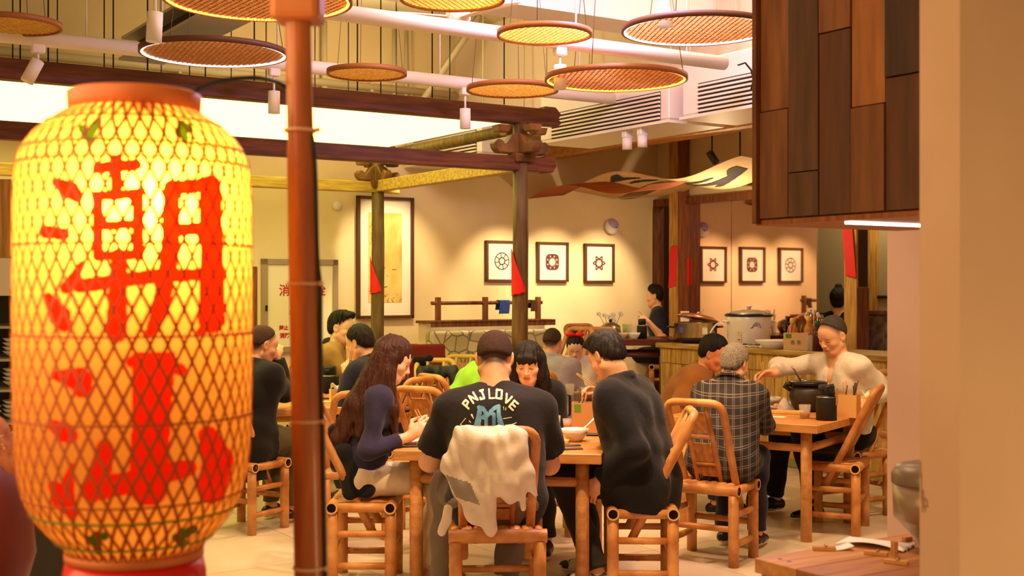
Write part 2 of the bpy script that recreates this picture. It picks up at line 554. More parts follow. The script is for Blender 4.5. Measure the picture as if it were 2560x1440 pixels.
# carved ends and brackets
def scroll(cx, cy, s, ang, z, m, name):
    pl = [(0, 0), (0.2, 0), (0.23, 0.03), (0.24, 0.07), (0.2, 0.1), (0.16, 0.085), (0.15, 0.06), (0.12, 0.085), (0.09, 0.13), (0.05, 0.15), (0, 0.15)]
    M = Matrix.Translation((cx, cy, z)) @ Matrix.Rotation(ang, 4, 'Z') @ Matrix.Translation((0, -0.04 * s, 0)) @ Matrix.Rotation(math.pi / 2, 4, 'X') @ Matrix.Scale(s, 4)
    M = M @ Matrix.Translation((0, 0, -0.08))
    MB().prism(pl, 0.08, M).build(name, m, pg, bev=0.008)
M_brk = mat('bracket_wood', rgb(136, 92, 42), 0.5, rgb(84, 50, 24), 5)
for (u, v, s, z) in ((0, 0, 1.0, 2.47), (0, 2.29, 0.9, 2.44)):
    for k in range(4):
        scroll(u, v, s, k * math.pi / 2, z, M_brk, 'bracket')
    for (dx, dy) in ((0.16, 0), (-0.16, 0), (0, 0.16), (0, -0.16)):
        MB().box((u + dx * s, v + dy * s, z + 0.175 * s), (0.085, 0.085, 0.05), taper=1.25).build('bracket_block', M_brk, pg, bev=0.006)
    MB().box((u, v, z - 0.03), (0.15, 0.15, 0.06), taper=1.2).build('bracket_block', M_brk, pg, bev=0.006)
MB().prism([(0, 0), (0.12, 0.0), (0.16, 0.03), (0.12, 0.05), (0.15, 0.09), (0.1, 0.14), (0, 0.14)], 0.09, Matrix.Translation((0.19, 0.045, 2.69)) @ Matrix.Rotation(math.pi / 2, 4, 'X')).build('beam_end', M_beam, pg, bev=0.008)
MB().prism([(0, 0), (0.08, 0.01), (0.11, 0.06), (0.09, 0.12), (0, 0.125)], 0.09, Matrix.Translation((0.19, 0.045, 2.34)) @ Matrix.Rotation(math.pi / 2, 4, 'X')).build('beam_end', M_beam, pg, bev=0.008)
rod = MB().tube([(0, 0, 0), (0, 0, 1.13)], 0.005, 5).mesh('suspension_rod', M_blackm)
R1 = random.Random(4)
for v in (0.0, 0.8, 1.6, 2.36):
    for k in range(9):
        share(rod, 'suspension_rod', pg, (-5.0 + k * 0.6 + R1.uniform(-0.12, 0.12), v, 2.82))
M_lum = mat('glowing_panel', rgb(255, 246, 214), 0.6, emit=2.3, ecol=(1.0, 0.93, 0.27, 1))
lc = bthing('luminous_canopy', 'glowing cream stretched ceiling panels set inside the timber pergola', 'ceiling light', 0, 0, 2.715)
for k in range(5):
    x1 = -0.06 - k * 1.02
    MB().box((x1 - 0.505, 1.2, 0), (1.008, 2.24, 0.014)).build('panel', M_lum, lc)

MB().box((-2.6, 1.2, 0.03), (5.1, 2.26, 0.012)).build('housing', mat('light_block_grey', rgb(120, 112, 96), 0.8), lc)  # opaque sheet added to keep the panels' light off the ceiling
# ------------------------------------------------------------------ light tubes along u with spot heads
def spot_head(u, v, z, label, tilt=0.0, drop=0.14, body=0.135, yaw=0.0, power=75):
    t = bthing('spotlight', label, 'spotlight', u, v, z, 'white track spotlights')
    MB().box((0, 0, -0.02), (0.07, 0.05, 0.06)).build('mount', M_white, t, bev=0.006)
    MB().tube([(0, 0, -0.04), (0, 0, -drop)], 0.007, 6).build('stem', M_white, t)
    R = Matrix.Rotation(yaw, 3, 'Z') @ Matrix.Rotation(tilt, 3, 'Y')
    mb = MB().lathe([(0.03, -body), (0.036, -body), (0.036, 0.0), (0.001, 0.0)], 14, (0, 0, -drop), 0, R)
    hd = mb.build('head', M_white, t)
    MB().lathe([(0.0005, -body + 0.012), (0.029, -body + 0.012)], 12, (0, 0, -drop), 0, R, cap=False).build('lens', mat('spot_lens', rgb(255, 240, 200), 0.3, emit=5, ecol=(1, 0.85, 0.6, 1)), hd)
    if not power: return t
    tip = Vector((0, 0, -drop)) + R @ Vector((0, 0, -body - 0.02))
    dn = R @ Vector((0, 0, -1))
    p0 = B(u, v, z) + Matrix.Rotation(YAW, 3, 'Z') @ tip
    p1 = p0 + Matrix.Rotation(YAW, 3, 'Z') @ dn
    lamp('SPOT', 'track_lamp', p0, power, WARM, p1, spot_size=math.radians(84), spot_blend=0.75, shadow_soft_size=0.035)
    return t

def tube_rail(px0, py0, z, u0, u1, label):
    Y = (z - CAMZ) * FPX / (CY - py0)
    X = (px0 - CX) / FPX * Y
    v = (X - ORG[0]) * VD[0] + (Y - ORG[1]) * VD[1]
    t = bthing('light_rail', label, 'rail', 0, v, z)
    MB().tube([(u0, 0, 0), (u1, 0, 0)], 0.042, 14).build('rail_tube', M_white, t)
    for k in range(5):
        x = u0 + 0.3 + (u1 - u0 - 0.6) * k / 4
        MB().tube([(x, 0, 0.03), (x, 0, 3.95 - z)], 0.006, 5).build('hanger', M_white, t)
    return v, z

va, za = tube_rail(700, 160, 2.87, -4.6, 0.55, 'white tube rail nearest the pergola carrying small spotlights')
vb, zb = tube_rail(1330, 95, 2.87, -3.6, V_at(0, 0) * 0 + U_at(1845, -2.0), 'white tube rail ending with a loose black wire by the plank box')
spot_head(U_at(95, va), va, za - 0.03, 'white spotlight tilted sideways on the pergola rail beyond the lantern', 0.45, 0.09)
spot_head(U_at(685, va), va, za - 0.03, 'white spotlight behind the foreground post cable, on the pergola rail'.replace('foreground ', 'bamboo '))
spot_head(U_at(1163, va), va, za - 0.03, 'white spotlight hanging in front of the dark beam beside a plain sieve')
spot_head(U_at(388, vb), vb, zb + 0.02, 'white spotlight hanging between the big lit sieve and a fan blade', 0.05, 0.13)
spot_head(U_at(1400, vb), vb, zb - 0.03, 'white spotlight hanging above the amber lit sieve', 0.0, 0.1)
spot_head(U_at(1655, -2.6), -2.6, 3.07, 'white spotlight tilted in front of the white lit sieve', -0.22, 0.10)
e = U_at(1845, vb)
w = bthing('loose_wire', 'loose black wire curling from the end of the white tube', 'wire', e, vb, zb)
MB().tube([(0, 0, 0), (0.06, 0, 0.02), (0.11, 0, -0.02), (0.13, 0, -0.08), (0.11, 0, -0.14)], 0.006, 6).build('wire_run', M_black, w)

# ------------------------------------------------------------------ hanging sieves
M_sieve = mat('woven_sieve', rgb(250, 228, 140), 0.7, rgb(236, 202, 106), 60, bump=0.15, translucent=0.75)
M_sieve2 = mat('woven_sieve_dark', rgb(230, 186, 122), 0.7, rgb(206, 152, 92), 60, bump=0.15, translucent=0.6)
M_rim = mat('sieve_rim', rgb(150, 92, 46), 0.55)
M_rimd = mat('sieve_rim_dark', rgb(92, 52, 32), 0.55)
def sieve(px, py, dia, Y, label, led=None, tilt=0.0, dark=False):
    c = PX(px, py, Y)
    r = dia / 2
    t = thing('hanging_sieve', label, 'sieve', c, random.Random(px).uniform(0, 3), 'woven bamboo sieves hung from the ceiling')
    h = 0.03
    MB().lathe([(r - 0.012, 0), (r, 0), (r, h), (r - 0.012, h), (r - 0.012, 0)], 48, cap=False).build('rim', M_rimd if dark else M_rim, t)
    MB().lathe([(0.0, 0.012), (r * 0.5, 0.012), (r - 0.013, 0.012)], 48, cap=False).build('woven_disc', M_sieve2 if led else M_sieve, t)
    # woven strips under the disc
    mb = MB()
    n = int(dia / 0.028)
    for k in range(-n // 2, n // 2 + 1):
        x = k * 0.028
        if abs(x) < r - 0.03:
            y = math.sqrt((r - 0.014) ** 2 - x * x)
            mb.box((x, 0, 0.0085), (0.006, 2 * y, 0.002))
            mb.box((0, x, 0.0085), (2 * y, 0.006, 0.002))
    tag(mb.build('weave', M_sieve2 if led else M_sieve, t), kind='stuff')
    if led:
        mt = mat('led_white', rgb(235, 240, 255), 0.5, emit=9, ecol=(0.80, 0.88, 1.0, 1)) if led == 'white' else mat('led_amber', rgb(255, 170, 40), 0.5, emit=5.5, ecol=(1.0, 0.42, 0.04, 1))
        mb = MB()
        N = 150
        for k in range(N):
            a = 2 * math.pi * k / N
            mb.box((math.cos(a) * (r - 0.018), math.sin(a) * (r - 0.018), 0.007), (0.009, 0.012, 0.009), a)
        tag(mb.build('led_strip', mt, t), kind='stuff')
    for k in range(3):
        a = 2 * math.pi * k / 3
        MB().tube([(math.cos(a) * r * 0.97, math.sin(a) * r * 0.97, h), (math.cos(a) * r * 0.5, math.sin(a) * r * 0.5, 3.95 - c.z)], 0.0022, 4).build('wire', mat('wire_grey', rgb(120, 100, 84), 0.5), t)
    return t
sieve(30, 68, 0.5, 6.5, 'plain pale sieve at the far end above the lantern')
sieve(535, 138, 0.80, 6.8, 'sieve ringed with white lights above the lantern cable', 'white', dark=True)
sieve(645, 5, 0.80, 5.28, 'sieve ringed with amber lights highest above the bamboo post', 'amber')
sieve(1131, 2, 0.50, 5.9, 'plain pale sieve half out of view above the ceiling fan')
sieve(1361, 91, 0.50, 6.5, 'plain pale sieve beside the yellow lit ceiling patch')
sieve(1742, 80, 0.80, 6.6, 'sieve ringed with white lights beside the plank box', 'white', dark=True)
sieve(1540, 203, 0.80, 6.95, 'sieve ringed with amber lights in front of the air conditioner', 'amber')
sieve(917, 188, 0.48, 7.44, 'small plain sieve above the pergola beam, far from any other')
sieve(1281, 229, 0.55, 7.4, 'plain pale sieve overlapping the amber lit sieve')

# ------------------------------------------------------------------ ceiling fans
def fan(px, py, Y, a0, label, L=0.55):
    c = PX(px, py, Y)
    t = thing('ceiling_fan', label, 'fan', c, a0)
    MB().lathe([(0.0, -0.05), (0.05, -0.045), (0.075, 0), (0.07, 0.05), (0.02, 0.07), (0.015, 3.95 - c.z)], 16).build('motor', M_white, t)
    pl = [(0.06, -0.035), (0.3, -0.06), (L - 0.08, -0.065), (L - 0.03, -0.05), (L, 0), (L - 0.03, 0.05), (L - 0.08, 0.065), (0.3, 0.06), (0.06, 0.035)]
    for k in range(3):
        M = Matrix.Rotation(2 * math.pi * k / 3, 4, 'Z') @ Matrix.Rotation(0.2, 4, 'X')
        MB().prism(pl, 0.008, M).build('blade', M_white, t, bev=0.002)
fan(1145, 48, 7.2, 3.3, 'white ceiling fan hanging under the pale concrete beam')
fan(420, -40, 6.6, 3.45, 'white ceiling fan of which one blade shows above the lit sieve', 0.6)

# ------------------------------------------------------------------ air conditioners
M_ac = mat('ac_white', rgb(226, 216, 198), 0.5)
M_slot = mat('ac_slot', rgb(70, 54, 40), 0.8)
def ac_unit(v0, v1, label, z=2.65):
    L = v1 - v0
    t = bthing('air_conditioner', label, 'air conditioner', 0.575, (v0 + v1) / 2, z, 'ducted air conditioners')
    MB().box((0.26, 0, 0.19), (0.5, L, 0.36)).build('body', M_ac, t, bev=0.01)
    MB().box((0.25, 0, -0.005), (0.52, L + 0.02, 0.02)).build('tray', M_ac, t)
    g = MB().box((0.006, -0.04, 0.11), (0.004, L * 0.84, 0.2)).build('grille', M_slot, t)
    for k in range(7):
        MB().box((-0.003, -0.04, 0.025 + k * 0.028), (0.014, L * 0.84, 0.013)).build('louvre', M_ac, g)
    for y in (-L / 2 + 0.03, L / 2 - 0.03):
        for x in (0.05, 0.47):
            MB().tube([(x, y, 0.36), (x, y, 3.95 - z)], 0.006, 5).build('hanger', M_pipe, t)
    return t
ac_unit(-0.97, 0.60, 'ducted air conditioner hanging between the log post and the beam post')
ac_unit(-2.7, -1.11, 'ducted air conditioner half hidden behind the plank box')
spot_head(0.62, V_at(1568, 0.62), 2.63, 'small white spotlight under the air conditioner, closer to the log post', 0.0, 0.05, 0.08, 0, 0)
spot_head(0.62, V_at(1606, 0.62) , 2.63, 'small white spotlight under the air conditioner, closer to the plank box', 0.0, 0.05, 0.08, 0, 0)
ac_unit(1.5, 2.85, 'ducted air conditioner brightly lit above the pergola corner, next to the back wall')

# ------------------------------------------------------------------ hanging cloth banners with brush writing
M_cloth = mat('banner_cloth', rgb(226, 190, 140), 0.85, rgb(214, 176, 124), 6, translucent=0.25)
M_clothd = mat('banner_cloth_dark', rgb(176, 96, 44), 0.85, rgb(160, 82, 36), 6, translucent=0.25)
def banner(u0, u1, v0, v1, z, ph, label, strokes, m):
    def S(x, y, off=0.0):
        u, v = u0 + (u1 - u0) * x, v0 + (v1 - v0) * y
        zz = z + 0.07 * math.sin(v * 3.3 + ph) + 0.05 * math.sin(u * 2.6 + ph * 2) - off
        return B(u, v, zz)
    o = MB().sheet(lambda i, j: S(i, j), 24, 36).build('cloth_banner', m)
    tag(o, label, 'banner')
    if strokes:
        raster(0, 1, 0, 1, 0.012, strokes=strokes, fn=lambda x, y: S(x, y, 0.006)).build('brush_writing', M_ink2, o)
    return o
banner(1.95, 2.4, 0.9, 2.85, 2.44, 0.4, 'rust coloured cloth drape hung under the ceiling by the log post', [], M_clothd)
banner(2.45, 3.05, 0.3, 2.85, 2.52, 1.0, 'pale cloth banner with bold black brush strokes under the ceiling',
       [([(0.35, 0.25), (0.42, 0.42), (0.4, 0.6)], [0.05, 0.12, 0.06]), ([(0.55, 0.2), (0.62, 0.4), (0.78, 0.55)], [0.14, 0.1, 0.04]), ([(0.3, 0.12), (0.5, 0.14), (0.75, 0.3)], [0.05, 0.1, 0.05]), ([(0.2, 0.75), (0.4, 0.8), (0.6, 0.72)], [0.04, 0.08, 0.03]), ([(0.7, 0.78), (0.85, 0.7)], 0.06)], M_cloth)
banner(3.1, 3.6, -0.9, 2.85, 2.50, 2.2, 'pale cloth banner with thin black brush strokes beyond the beam post',
       [([(0.2, 0.5), (0.5, 0.56), (0.85, 0.5)], [0.03, 0.08, 0.03]), ([(0.5, 0.42), (0.45, 0.56), (0.2, 0.64)], [0.06, 0.08, 0.03]), ([(0.3, 0.3), (0.6, 0.33), (0.8, 0.42)], [0.05, 0.09, 0.03]), ([(0.5, 0.7), (0.6, 0.76)], 0.08)], M_cloth)
for k, (px, py) in enumerate(((1780, 395), (1850, 445))):
    u, v = U_at(px, 1.0), 1.0
    z = Z_at(py, u, v)
    t = bthing('ceiling_spot', ['small black spotlight hanging between the cloth banners', 'small black twin spotlight glowing under the banners by the plank box'][k], 'spotlight', u, v, z)
    MB().tube([(0, 0, 0.05), (0, 0, 3.06 - z)], 0.008, 6).build('stem', M_black, t)
    hd = MB().tube([(0.05, 0, -0.04), (-0.03, 0, 0.05)], 0.035, 10).build('head', M_black, t)
    if k:
        MB().ball((-0.055, 0, 0.0), 0.02, 8).build('lamp_bulb', mat('spot_lens', rgb(255, 240, 200)), hd)
        MB().box((0.1, 0, 0.0), (0.06, 0.06, 0.06)).build('driver_box', M_black, t)

# ------------------------------------------------------------------ counter posts
def square_post(px, py, u, v, z1, label, s=0.15):
    t = bthing('square_post', label, 'post', u, v)
    return t, MB().box((0, 0, z1 / 2), (s, s, z1)).build('post_shaft', [M_pinev], t, bev=0.006)
PU1 = 3.595
PV1 = V_at(1697, PU1)
t1, _ = square_post(0, 0, PU1, PV1, 3.14, 'square timber post rising behind the steel pot on the counter')
MB().box((0, -0.078, 1.7), (0.15, 0.006, 2.85)).build('face_board', mat('post_brown', rgb(150, 86, 48), 0.55, rgb(110, 60, 30), 4, (9, 9, 0.8)), t1)
PV2 = V_at(2140, PU1)
t2, _ = square_post(0, 0, PU1, PV2, 3.14, 'square timber post rising behind the person in white')
MB().box((0, -0.078, 0.75), (0.15, 0.006, 1.5)).build('face_board', MATS['post_brown'], t2)
MB().box((0.0, -0.079, 1.85), (0.11, 0.008, 0.68)).build('socket_board', mat('dark_door', rgb(66, 32, 20)), t2)
# red papers on the posts
def paper_patch(name, label, pts, fn):
    o = raster(0, 1, 0, 1, 0.03, polys=[pts], fn=fn).build(name, M_red, thick=0.001)
    return tag(o, label, 'paper', 'red papers on the posts')
def log_fn(u, v, z0, h, a0, aw, r=0.066):
    def f(x, y):
        a = a0 + aw * (x - 0.5)
        return B(u + r * math.cos(a), v + r * math.sin(a), z0 + h * y)
    return f
A1 = -math.pi / 2 - YAW
paper_patch('red_paper', 'red pennant paper on the front log post below the beams', [(0.0, 1.0), (0.08, 1.0), (0.98, 0.12), (0.9, 0.06), (0.05, 0.0)], log_fn(0, 0, Z_at(740, 0, 0), Z_at(622, 0, 0) - Z_at(740, 0, 0), A1 - 0.3, 2.0))
paper_patch('red_paper', 'red pennant paper on the rear log post before the tall picture', [(0.0, 1.0), (0.08, 1.0), (0.98, 0.12), (0.9, 0.06), (0.05, 0.0)], log_fn(0, 2.29, Z_at(736, 0, 2.29), Z_at(640, 0, 2.29) - Z_at(736, 0, 2.29), A1 - 0.3, 2.0))
def post_fn(pv, z0, h, y0, y1, lean):
    def f(x, y):
        return B(PU1 - 0.0785, pv + y0 + (y1 - y0) * x + lean * y, z0 + h * y)
    return f
q = [(0.0, 0.0), (1.0, 0.03), (1.0, 1.0), (0.0, 0.97)]
z0, z1 = Z_at(720, PU1, PV1), Z_at(614, PU1, PV1)
paper_patch('red_paper', 'red strip paper on the post behind the steel pot', q, post_fn(PV1, z0, z1 - z0, 0.075, -0.045, -0.03))
z0, z1 = Z_at(695, PU1, PV2), Z_at(560, PU1, PV2)
def p2fn(x, y):
    return B(PU1 - 0.084 - 0.01 * (1 - y), PV2 - 0.085 + 0.12 * x + 0.055 * y, z0 + (z1 - z0) * y)
paper_patch('red_paper', 'red strip paper hanging crooked on the post behind the person in white', q, p2fn)
paper_patch('red_paper', 'narrow red paper edge on the brown side of the post by the pot', q, lambda x, y: B(PU1 + 0.04 + 0.03 * x, PV1 - 0.0835, Z_at(715, PU1, PV1) + 0.3 * y))

# ------------------------------------------------------------------ counter with plank front
CU = 2.63
CV1 = V_at(1645, CU)
CVL = 4.2
ct = bthing('serving_counter', 'long pine plank counter carrying pots and condiments', 'counter', CU, CV1)
ZC = 0.978
MB().box((0.29, -CVL / 2, ZC - 0.02), (0.62, CVL + 0.04, 0.045)).build('countertop', mat('counter_top', rgb(200, 164, 86), 0.5, rgb(150, 112, 50), 4, (8, 0.8, 8)), ct, bev=0.006)
MB().box((0.3, -CVL / 2, 0.47), (0.5, CVL - 0.06, 0.94)).build('carcass', M_brown, ct)
pm = MB().box((0, 0, 0), (0.022, 0.146, 0.72)).mesh('plank', M_ypine)
pm2 = MB().box((0, 0, 0), (0.030, 0.146, 0.15)).mesh('plank', M_ypine)
for k in range(int(CVL / 0.15)):
    share(pm, 'plank', ct, (0.03 + 0.003 * (k % 3), -0.09 - 0.15 * k, 0.43))
    share(pm2, 'plank', ct, (0.028, -0.09 - 0.15 * k, 0.87))
MB().box((0.035, -CVL / 2, 0.04), (0.03, CVL, 0.07)).build('kick_board', mat('kick', rgb(150, 140, 60), 0.6), ct)
pm3 = MB().box((0, 0, 0), (0.146, 0.022, 0.9)).mesh('plank', M_ypine)
for k in range(4):
    share(pm3, 'plank', ct, (0.11 + 0.15 * k, -0.012, 0.5))

# ------------------------------------------------------------------ plank-clad box over the hatch
KB = PX(1890, 557, 4.5)
bo = thing('plank_box', 'big hanging box clad in mixed reclaimed planks above the hatch', 'box', KB, YAW)
BH = 1.35
MB().box((0.39, -1.2, BH / 2 + 0.01), (0.72, 2.4, BH)).build('carcass', M_brown, bo)
MB().box((0.39, -1.2, -0.001), (0.765, 2.42, 0.018)).build('underside', mat('box_underside', rgb(170, 104, 50), 0.5, rgb(136, 78, 36), 5, (1, 8, 1)), bo)
PLK = [(rgb(158, 104, 60), rgb(122, 74, 40)), (rgb(104, 70, 46), rgb(74, 48, 32)), (rgb(106, 66, 42), rgb(78, 48, 30)), (rgb(184, 122, 66), rgb(148, 92, 46)), (rgb(86, 58, 44), rgb(62, 42, 32)), (rgb(138, 88, 50), rgb(104, 64, 36))]
PM = [mat('plank_%s' % n, a, 0.5, b, 4, (6, 6, 0.7), bump=0.08, rand=0.08, lo=0.3, hi=0.7) for n, (a, b) in zip(('russet', 'umber', 'walnut', 'honey', 'smoke', 'chestnut'), PLK)]
# columns of planks: (split heights from the bottom, colours bottom to top), seen from the far end
zz = lambda py, col: max(0.02, (557 - py) / 3100 * 4.35)
cols = [((0.0, 0.385, 1.36), (5, 0)), ((0.0, 0.155, 1.36), (1, 1)), ((0.0, 0.62, 1.36), (2, 0)), ((0.0, 0.35, 1.36), (5, 3)), ((0.0, 0.43, 1.36), (2, 4)), ((0.0, 0.34, 1.36), (3, 0)),
        ((0.0, 0.6, 1.36), (1, 5)), ((0.0, 0.25, 1.36), (3, 2)), ((0.0, 0.7, 1.36), (4, 0)), ((0.0, 0.4, 1.36), (5, 1)), ((0.0, 0.3, 1.36), (2, 3)), ((0.0, 0.5, 1.36), (0, 4))]
PW = 0.142
for k, (hs, cs) in enumerate(cols):
    for a, b, c in zip(hs[:-1], hs[1:], cs):
        MB().box((0.012 - 0.003 * ((k + c) % 3), -(k + 0.5) * PW - 0.02, (a + b) / 2 + 0.012), (0.02, PW - 0.003, b - a - 0.004)).build('plank', PM[c], bo, bev=0.0015)
# knots on some planks
M_knot = mat('knot', rgb(60, 34, 24), 0.6)
for (k, z, r) in ((3, 0.17, 0.018), (3, 0.195, 0.011), (3, 0.90, 0.012), (3, 0.88, 0.011), (1, 0.47, 0.012), (3, 0.865, 0.009)):
    dy = {0.17: 0.02, 0.195: -0.04, 0.90: 0.04, 0.88: 0.0, 0.47: 0.02, 0.865: -0.025}[z]
    MB().lathe([(0.0005, 0), (r, 0)], 12, (-0.0025, -(k + 0.5) * PW - 0.02 + dy, z), 0, Matrix.Rotation(-math.pi / 2, 3, 'Y'), cap=False).build('knot', M_knot, bo)
MB().box((0.0, -0.008, BH / 2), (0.035, 0.02, BH + 0.01)).build('corner_strip', M_brown, bo)
MB().box((0.37, -0.38, -0.013), (0.62, 0.03, 0.012)).build('led_strip', mat('led_warm', rgb(255, 245, 225), 0.5, emit=7, ecol=(1, 0.9, 0.7, 1)), bo)
for y in (-0.3, -2.0):
    MB().tube([(0.4, y, BH), (0.4, y, 3.95 - KB.z)], 0.015, 6).build('hanger', M_blackm, bo)

# ------------------------------------------------------------------ pictures
def frame_pic(u, z, w, h, label, motif):
    t = bthing('framed_print', label, 'picture', u, WALLV - 0.002, z, 'framed paper cut prints')
    f = MB()
    for (x, zz2, sx, sz) in ((-w / 2, 0, 0.022, h), (w / 2, 0, 0.022, h), (0, h / 2, w + 0.022, 0.022), (0, -h / 2, w + 0.022, 0.022)):
        f.box((x, -0.02, zz2), (sx, 0.04, sz))
    f.build('frame', M_darkfr, t)
    MB().box((0, -0.012, 0), (w, 0.008, h)).build('mount_board', M_paper, t)
    F = lambda x, y: Vector((x, -0.0175, y))
    st, pl = [], []
    circ = lambda r, n=40, cx=0, cy=0: [(cx + r * math.cos(2 * math.pi * k / n), cy + r * math.sin(2 * math.pi * k / n)) for k in range(n + 1)]
    if motif == 'wheel':
        st = [(circ(0.082), 0.010), (circ(0.034), 0.012)] + [([(0.034 * math.cos(a), 0.034 * math.sin(a)), (0.08 * math.cos(a), 0.08 * math.sin(a))], 0.009) for a in [k * math.pi / 4 + 0.2 for k in range(8)]]
        m = mat('dark_ink', rgb(60, 44, 34), 0.9)
    elif motif == 'square':
        sq = [(0.083 * math.copysign(abs(math.cos(a)) ** 0.55, math.cos(a)), 0.083 * math.copysign(abs(math.sin(a)) ** 0.55, math.sin(a))) for a in [2 * math.pi * k / 48 for k in range(48)]]
        pl = [sq, circ(0.036), circ(0.044), circ(0.041)]
        pl += [circ(0.008, 8, 0.062 * math.cos(a), 0.062 * math.sin(a)) for a in [k * math.pi / 4 + 0.4 for k in range(8)]]
        m = M_ink
    else:
        fw = [((0.068 + 0.016 * math.cos(6 * a)) * math.cos(a), (0.068 + 0.016 * math.cos(6 * a)) * math.sin(a)) for a in [2 * math.pi * k / 72 for k in range(72)]]
        pl = [fw, circ(0.032)] + [circ(0.007, 8, 0.056 * math.cos(a), 0.056 * math.sin(a)) for a in [k * math.pi / 3 for k in range(6)]]
        m = M_ink
    raster(-0.1, 0.1, -0.1, 0.1, 0.0025, pl, st, F).build('paper_cut', m, t)
    return t
frame_pic(1.673, 1.767, 0.36, 0.385, 'dark framed print of an open wheel pattern half behind the log post', 'wheel')
frame_pic(2.283, 1.765, 0.36, 0.385, 'dark framed print of a rounded square paper cut', 'square')
frame_pic(2.877, 1.76, 0.36, 0.385, 'dark framed print of a six petal flower paper cut', 'flower')
t = bthing('framed_scroll', 'tall framed scroll painting of misty golden landscape behind the rear log post', 'picture', 0.378, WALLV - 0.002, 1.785)
f = MB()
for (x, z, sx, sz) in ((-0.281, 0, 0.028, 1.14), (0.281, 0, 0.028, 1.14), (0, 0.556, 0.59, 0.028), (0, -0.556, 0.59, 0.028)):
    f.box((x, -0.02, z), (sx, 0.04, sz))
f.build('frame', M_darkfr, t)
MB().box((0, -0.010, 0), (0.56, 0.008, 1.11)).build('mount_board', M_paper, t)
M_scroll = mat('scroll_silk', rgb(240, 206, 120), 0.9, rgb(206, 150, 66), 3, (3, 3, 1.5), lo=0.4, hi=0.8)
MB().box((0, -0.015, 0.0), (0.35, 0.004, 0.84)).build('painting', M_scroll, t)
R2 = random.Random(9)
stk = []
for k in range(26):
    x, y = R2.uniform(-0.15, 0.15), -0.42 + R2.random() ** 2 * 0.4
    stk.append(([(x, y), (x + R2.uniform(-0.05, 0.05), y + R2.uniform(-0.02, 0.03))], R2.uniform(0.004, 0.011)))
stk += [([(-0.16 + R2.uniform(0, 0.03), y * 0.04), (-0.15 + R2.uniform(0, 0.05), y * 0.04 + 0.03)], 0.006) for y in range(-6, 9)]
raster(-0.17, 0.17, -0.42, 0.4, 0.004, strokes=stk, fn=lambda x, y: Vector((x, -0.0175, y))).build('brush_painting', mat('sepia_ink', rgb(140, 96, 40), 0.9), t)

# emergency light and small wall alarm
zE = Z_at(567, 3.037, WALLV)
t = bthing('emergency_light', 'round white emergency light on the back wall above the flower print', 'emergency light', 3.037, WALLV - 0.03, zE)
MB().ball((0, 0, 0), (0.09, 0.05, 0.085), 20).build('shell', M_white, t)
MB().ball((0, -0.008, 0.015), (0.076, 0.046, 0.072), 20).build('sheen_cap', mat('violet_sheen', rgb(176, 150, 214), 0.3), t)  # violet painted over the shell, stands for purple light from the ceiling
MB().box((0.02, -0.05, -0.012), (0.02, 0.008, 0.008)).build('test_button', M_blackm, t)
MB().tube([(0.08, 0.02, -0.03), (0.14, 0.02, -0.05), (0.16, 0.025, -0.09)], 0.004, 5).build('wire', M_white, t)
t = bthing('wall_alarm', 'small round white alarm high on the back wall by the tall picture', 'alarm', U_at(842, WALLV), WALLV - 0.015, Z_at(515, U_at(842, WALLV), WALLV))
MB().lathe([(0.0, 0.0), (0.03, 0.0), (0.045, 0.02), (0.045, 0.03)], 18, (0, -0.015, 0), 0, Matrix.Rotation(math.pi / 2, 3, 'X') @ Matrix.Scale(-1, 3)).build('housing', M_white, t)

# fire hydrant cabinet with its writing
uH = U_at(653, WALLV)
zt, zb2 = Z_at(647, uH, WALLV), Z_at(882, uH, WALLV)
t = bthing('hydrant_cabinet', 'white fire hydrant cabinet with red writing in the back wall', 'cabinet', uH + 0.36, WALLV, (zt + zb2) / 2)
hh = zt - zb2
f = MB()
for (x, z, sx, sz) in ((-0.34, 0, 0.05, hh), (0.34, 0, 0.05, hh), (0, hh / 2 - 0.025, 0.73, 0.05), (0, -hh / 2 + 0.025, 0.73, 0.05)):
    f.box((x, -0.02, z), (sx, 0.05, sz))
f.build('frame', mat('alu', rgb(170, 150, 120), 0.5, metal=0.3), t)
dr = MB().box((0, -0.02, 0), (0.63, 0.02, hh - 0.1)).build('door', mat('cabinet_white', rgb(238, 226, 196), 0.6), t)
MB().box((-0.33, -0.05, -0.02), (0.018, 0.012, 0.05)).build('latch', M_black, dr)
def write_on(parent, body, size, x, z, y, m, bold=0.0, name='lettering', R=None, spacing=1.0):
    V, F = text_mesh(body, size, bold, spacing)
    if R is None:
        V = [Vector((x + p.x, y, z + p.y)) for p in V]
    else:
        V = [R @ p for p in V]
    return MB().add(V, F).build(name, m, parent)
M_redink = mat('red_ink', rgb(190, 30, 20), 0.8)
write_on(dr, '消  火  栓', 0.11, 0.02, 0.13, -0.0325, M_redink, 0.002)
write_on(dr, 'FIRE  HYDRANT', 0.03, 0.0, 0.06, -0.0325, M_redink)
write_on(dr, '火警', 0.05, -0.06, -0.06, -0.0325, M_redink, 0.002)
write_on(dr, '119', 0.03, -0.02, -0.14, -0.0325, M_redink)
write_on(dr, '禁止', 0.045, -0.16, -0.20, -0.0325, M_redink, 0.002)
write_on(dr, '消防设施', 0.05, -0.1, -0.27, -0.0325, M_redink, 0.002)
t = thing('slim_post', 'slim brown wooden post between lantern and hydrant cabinet', 'post', PX(637, 720, 10.4) - Vector((0, 0, 1.5)))
MB().box((0, 0, 0.84), (0.035, 0.06, 1.68)).build('post_shaft', M_brown, t, bev=0.004)
MB().box((0, 0, 0.01), (0.09, 0.12, 0.02)).build('foot', M_brown, t)
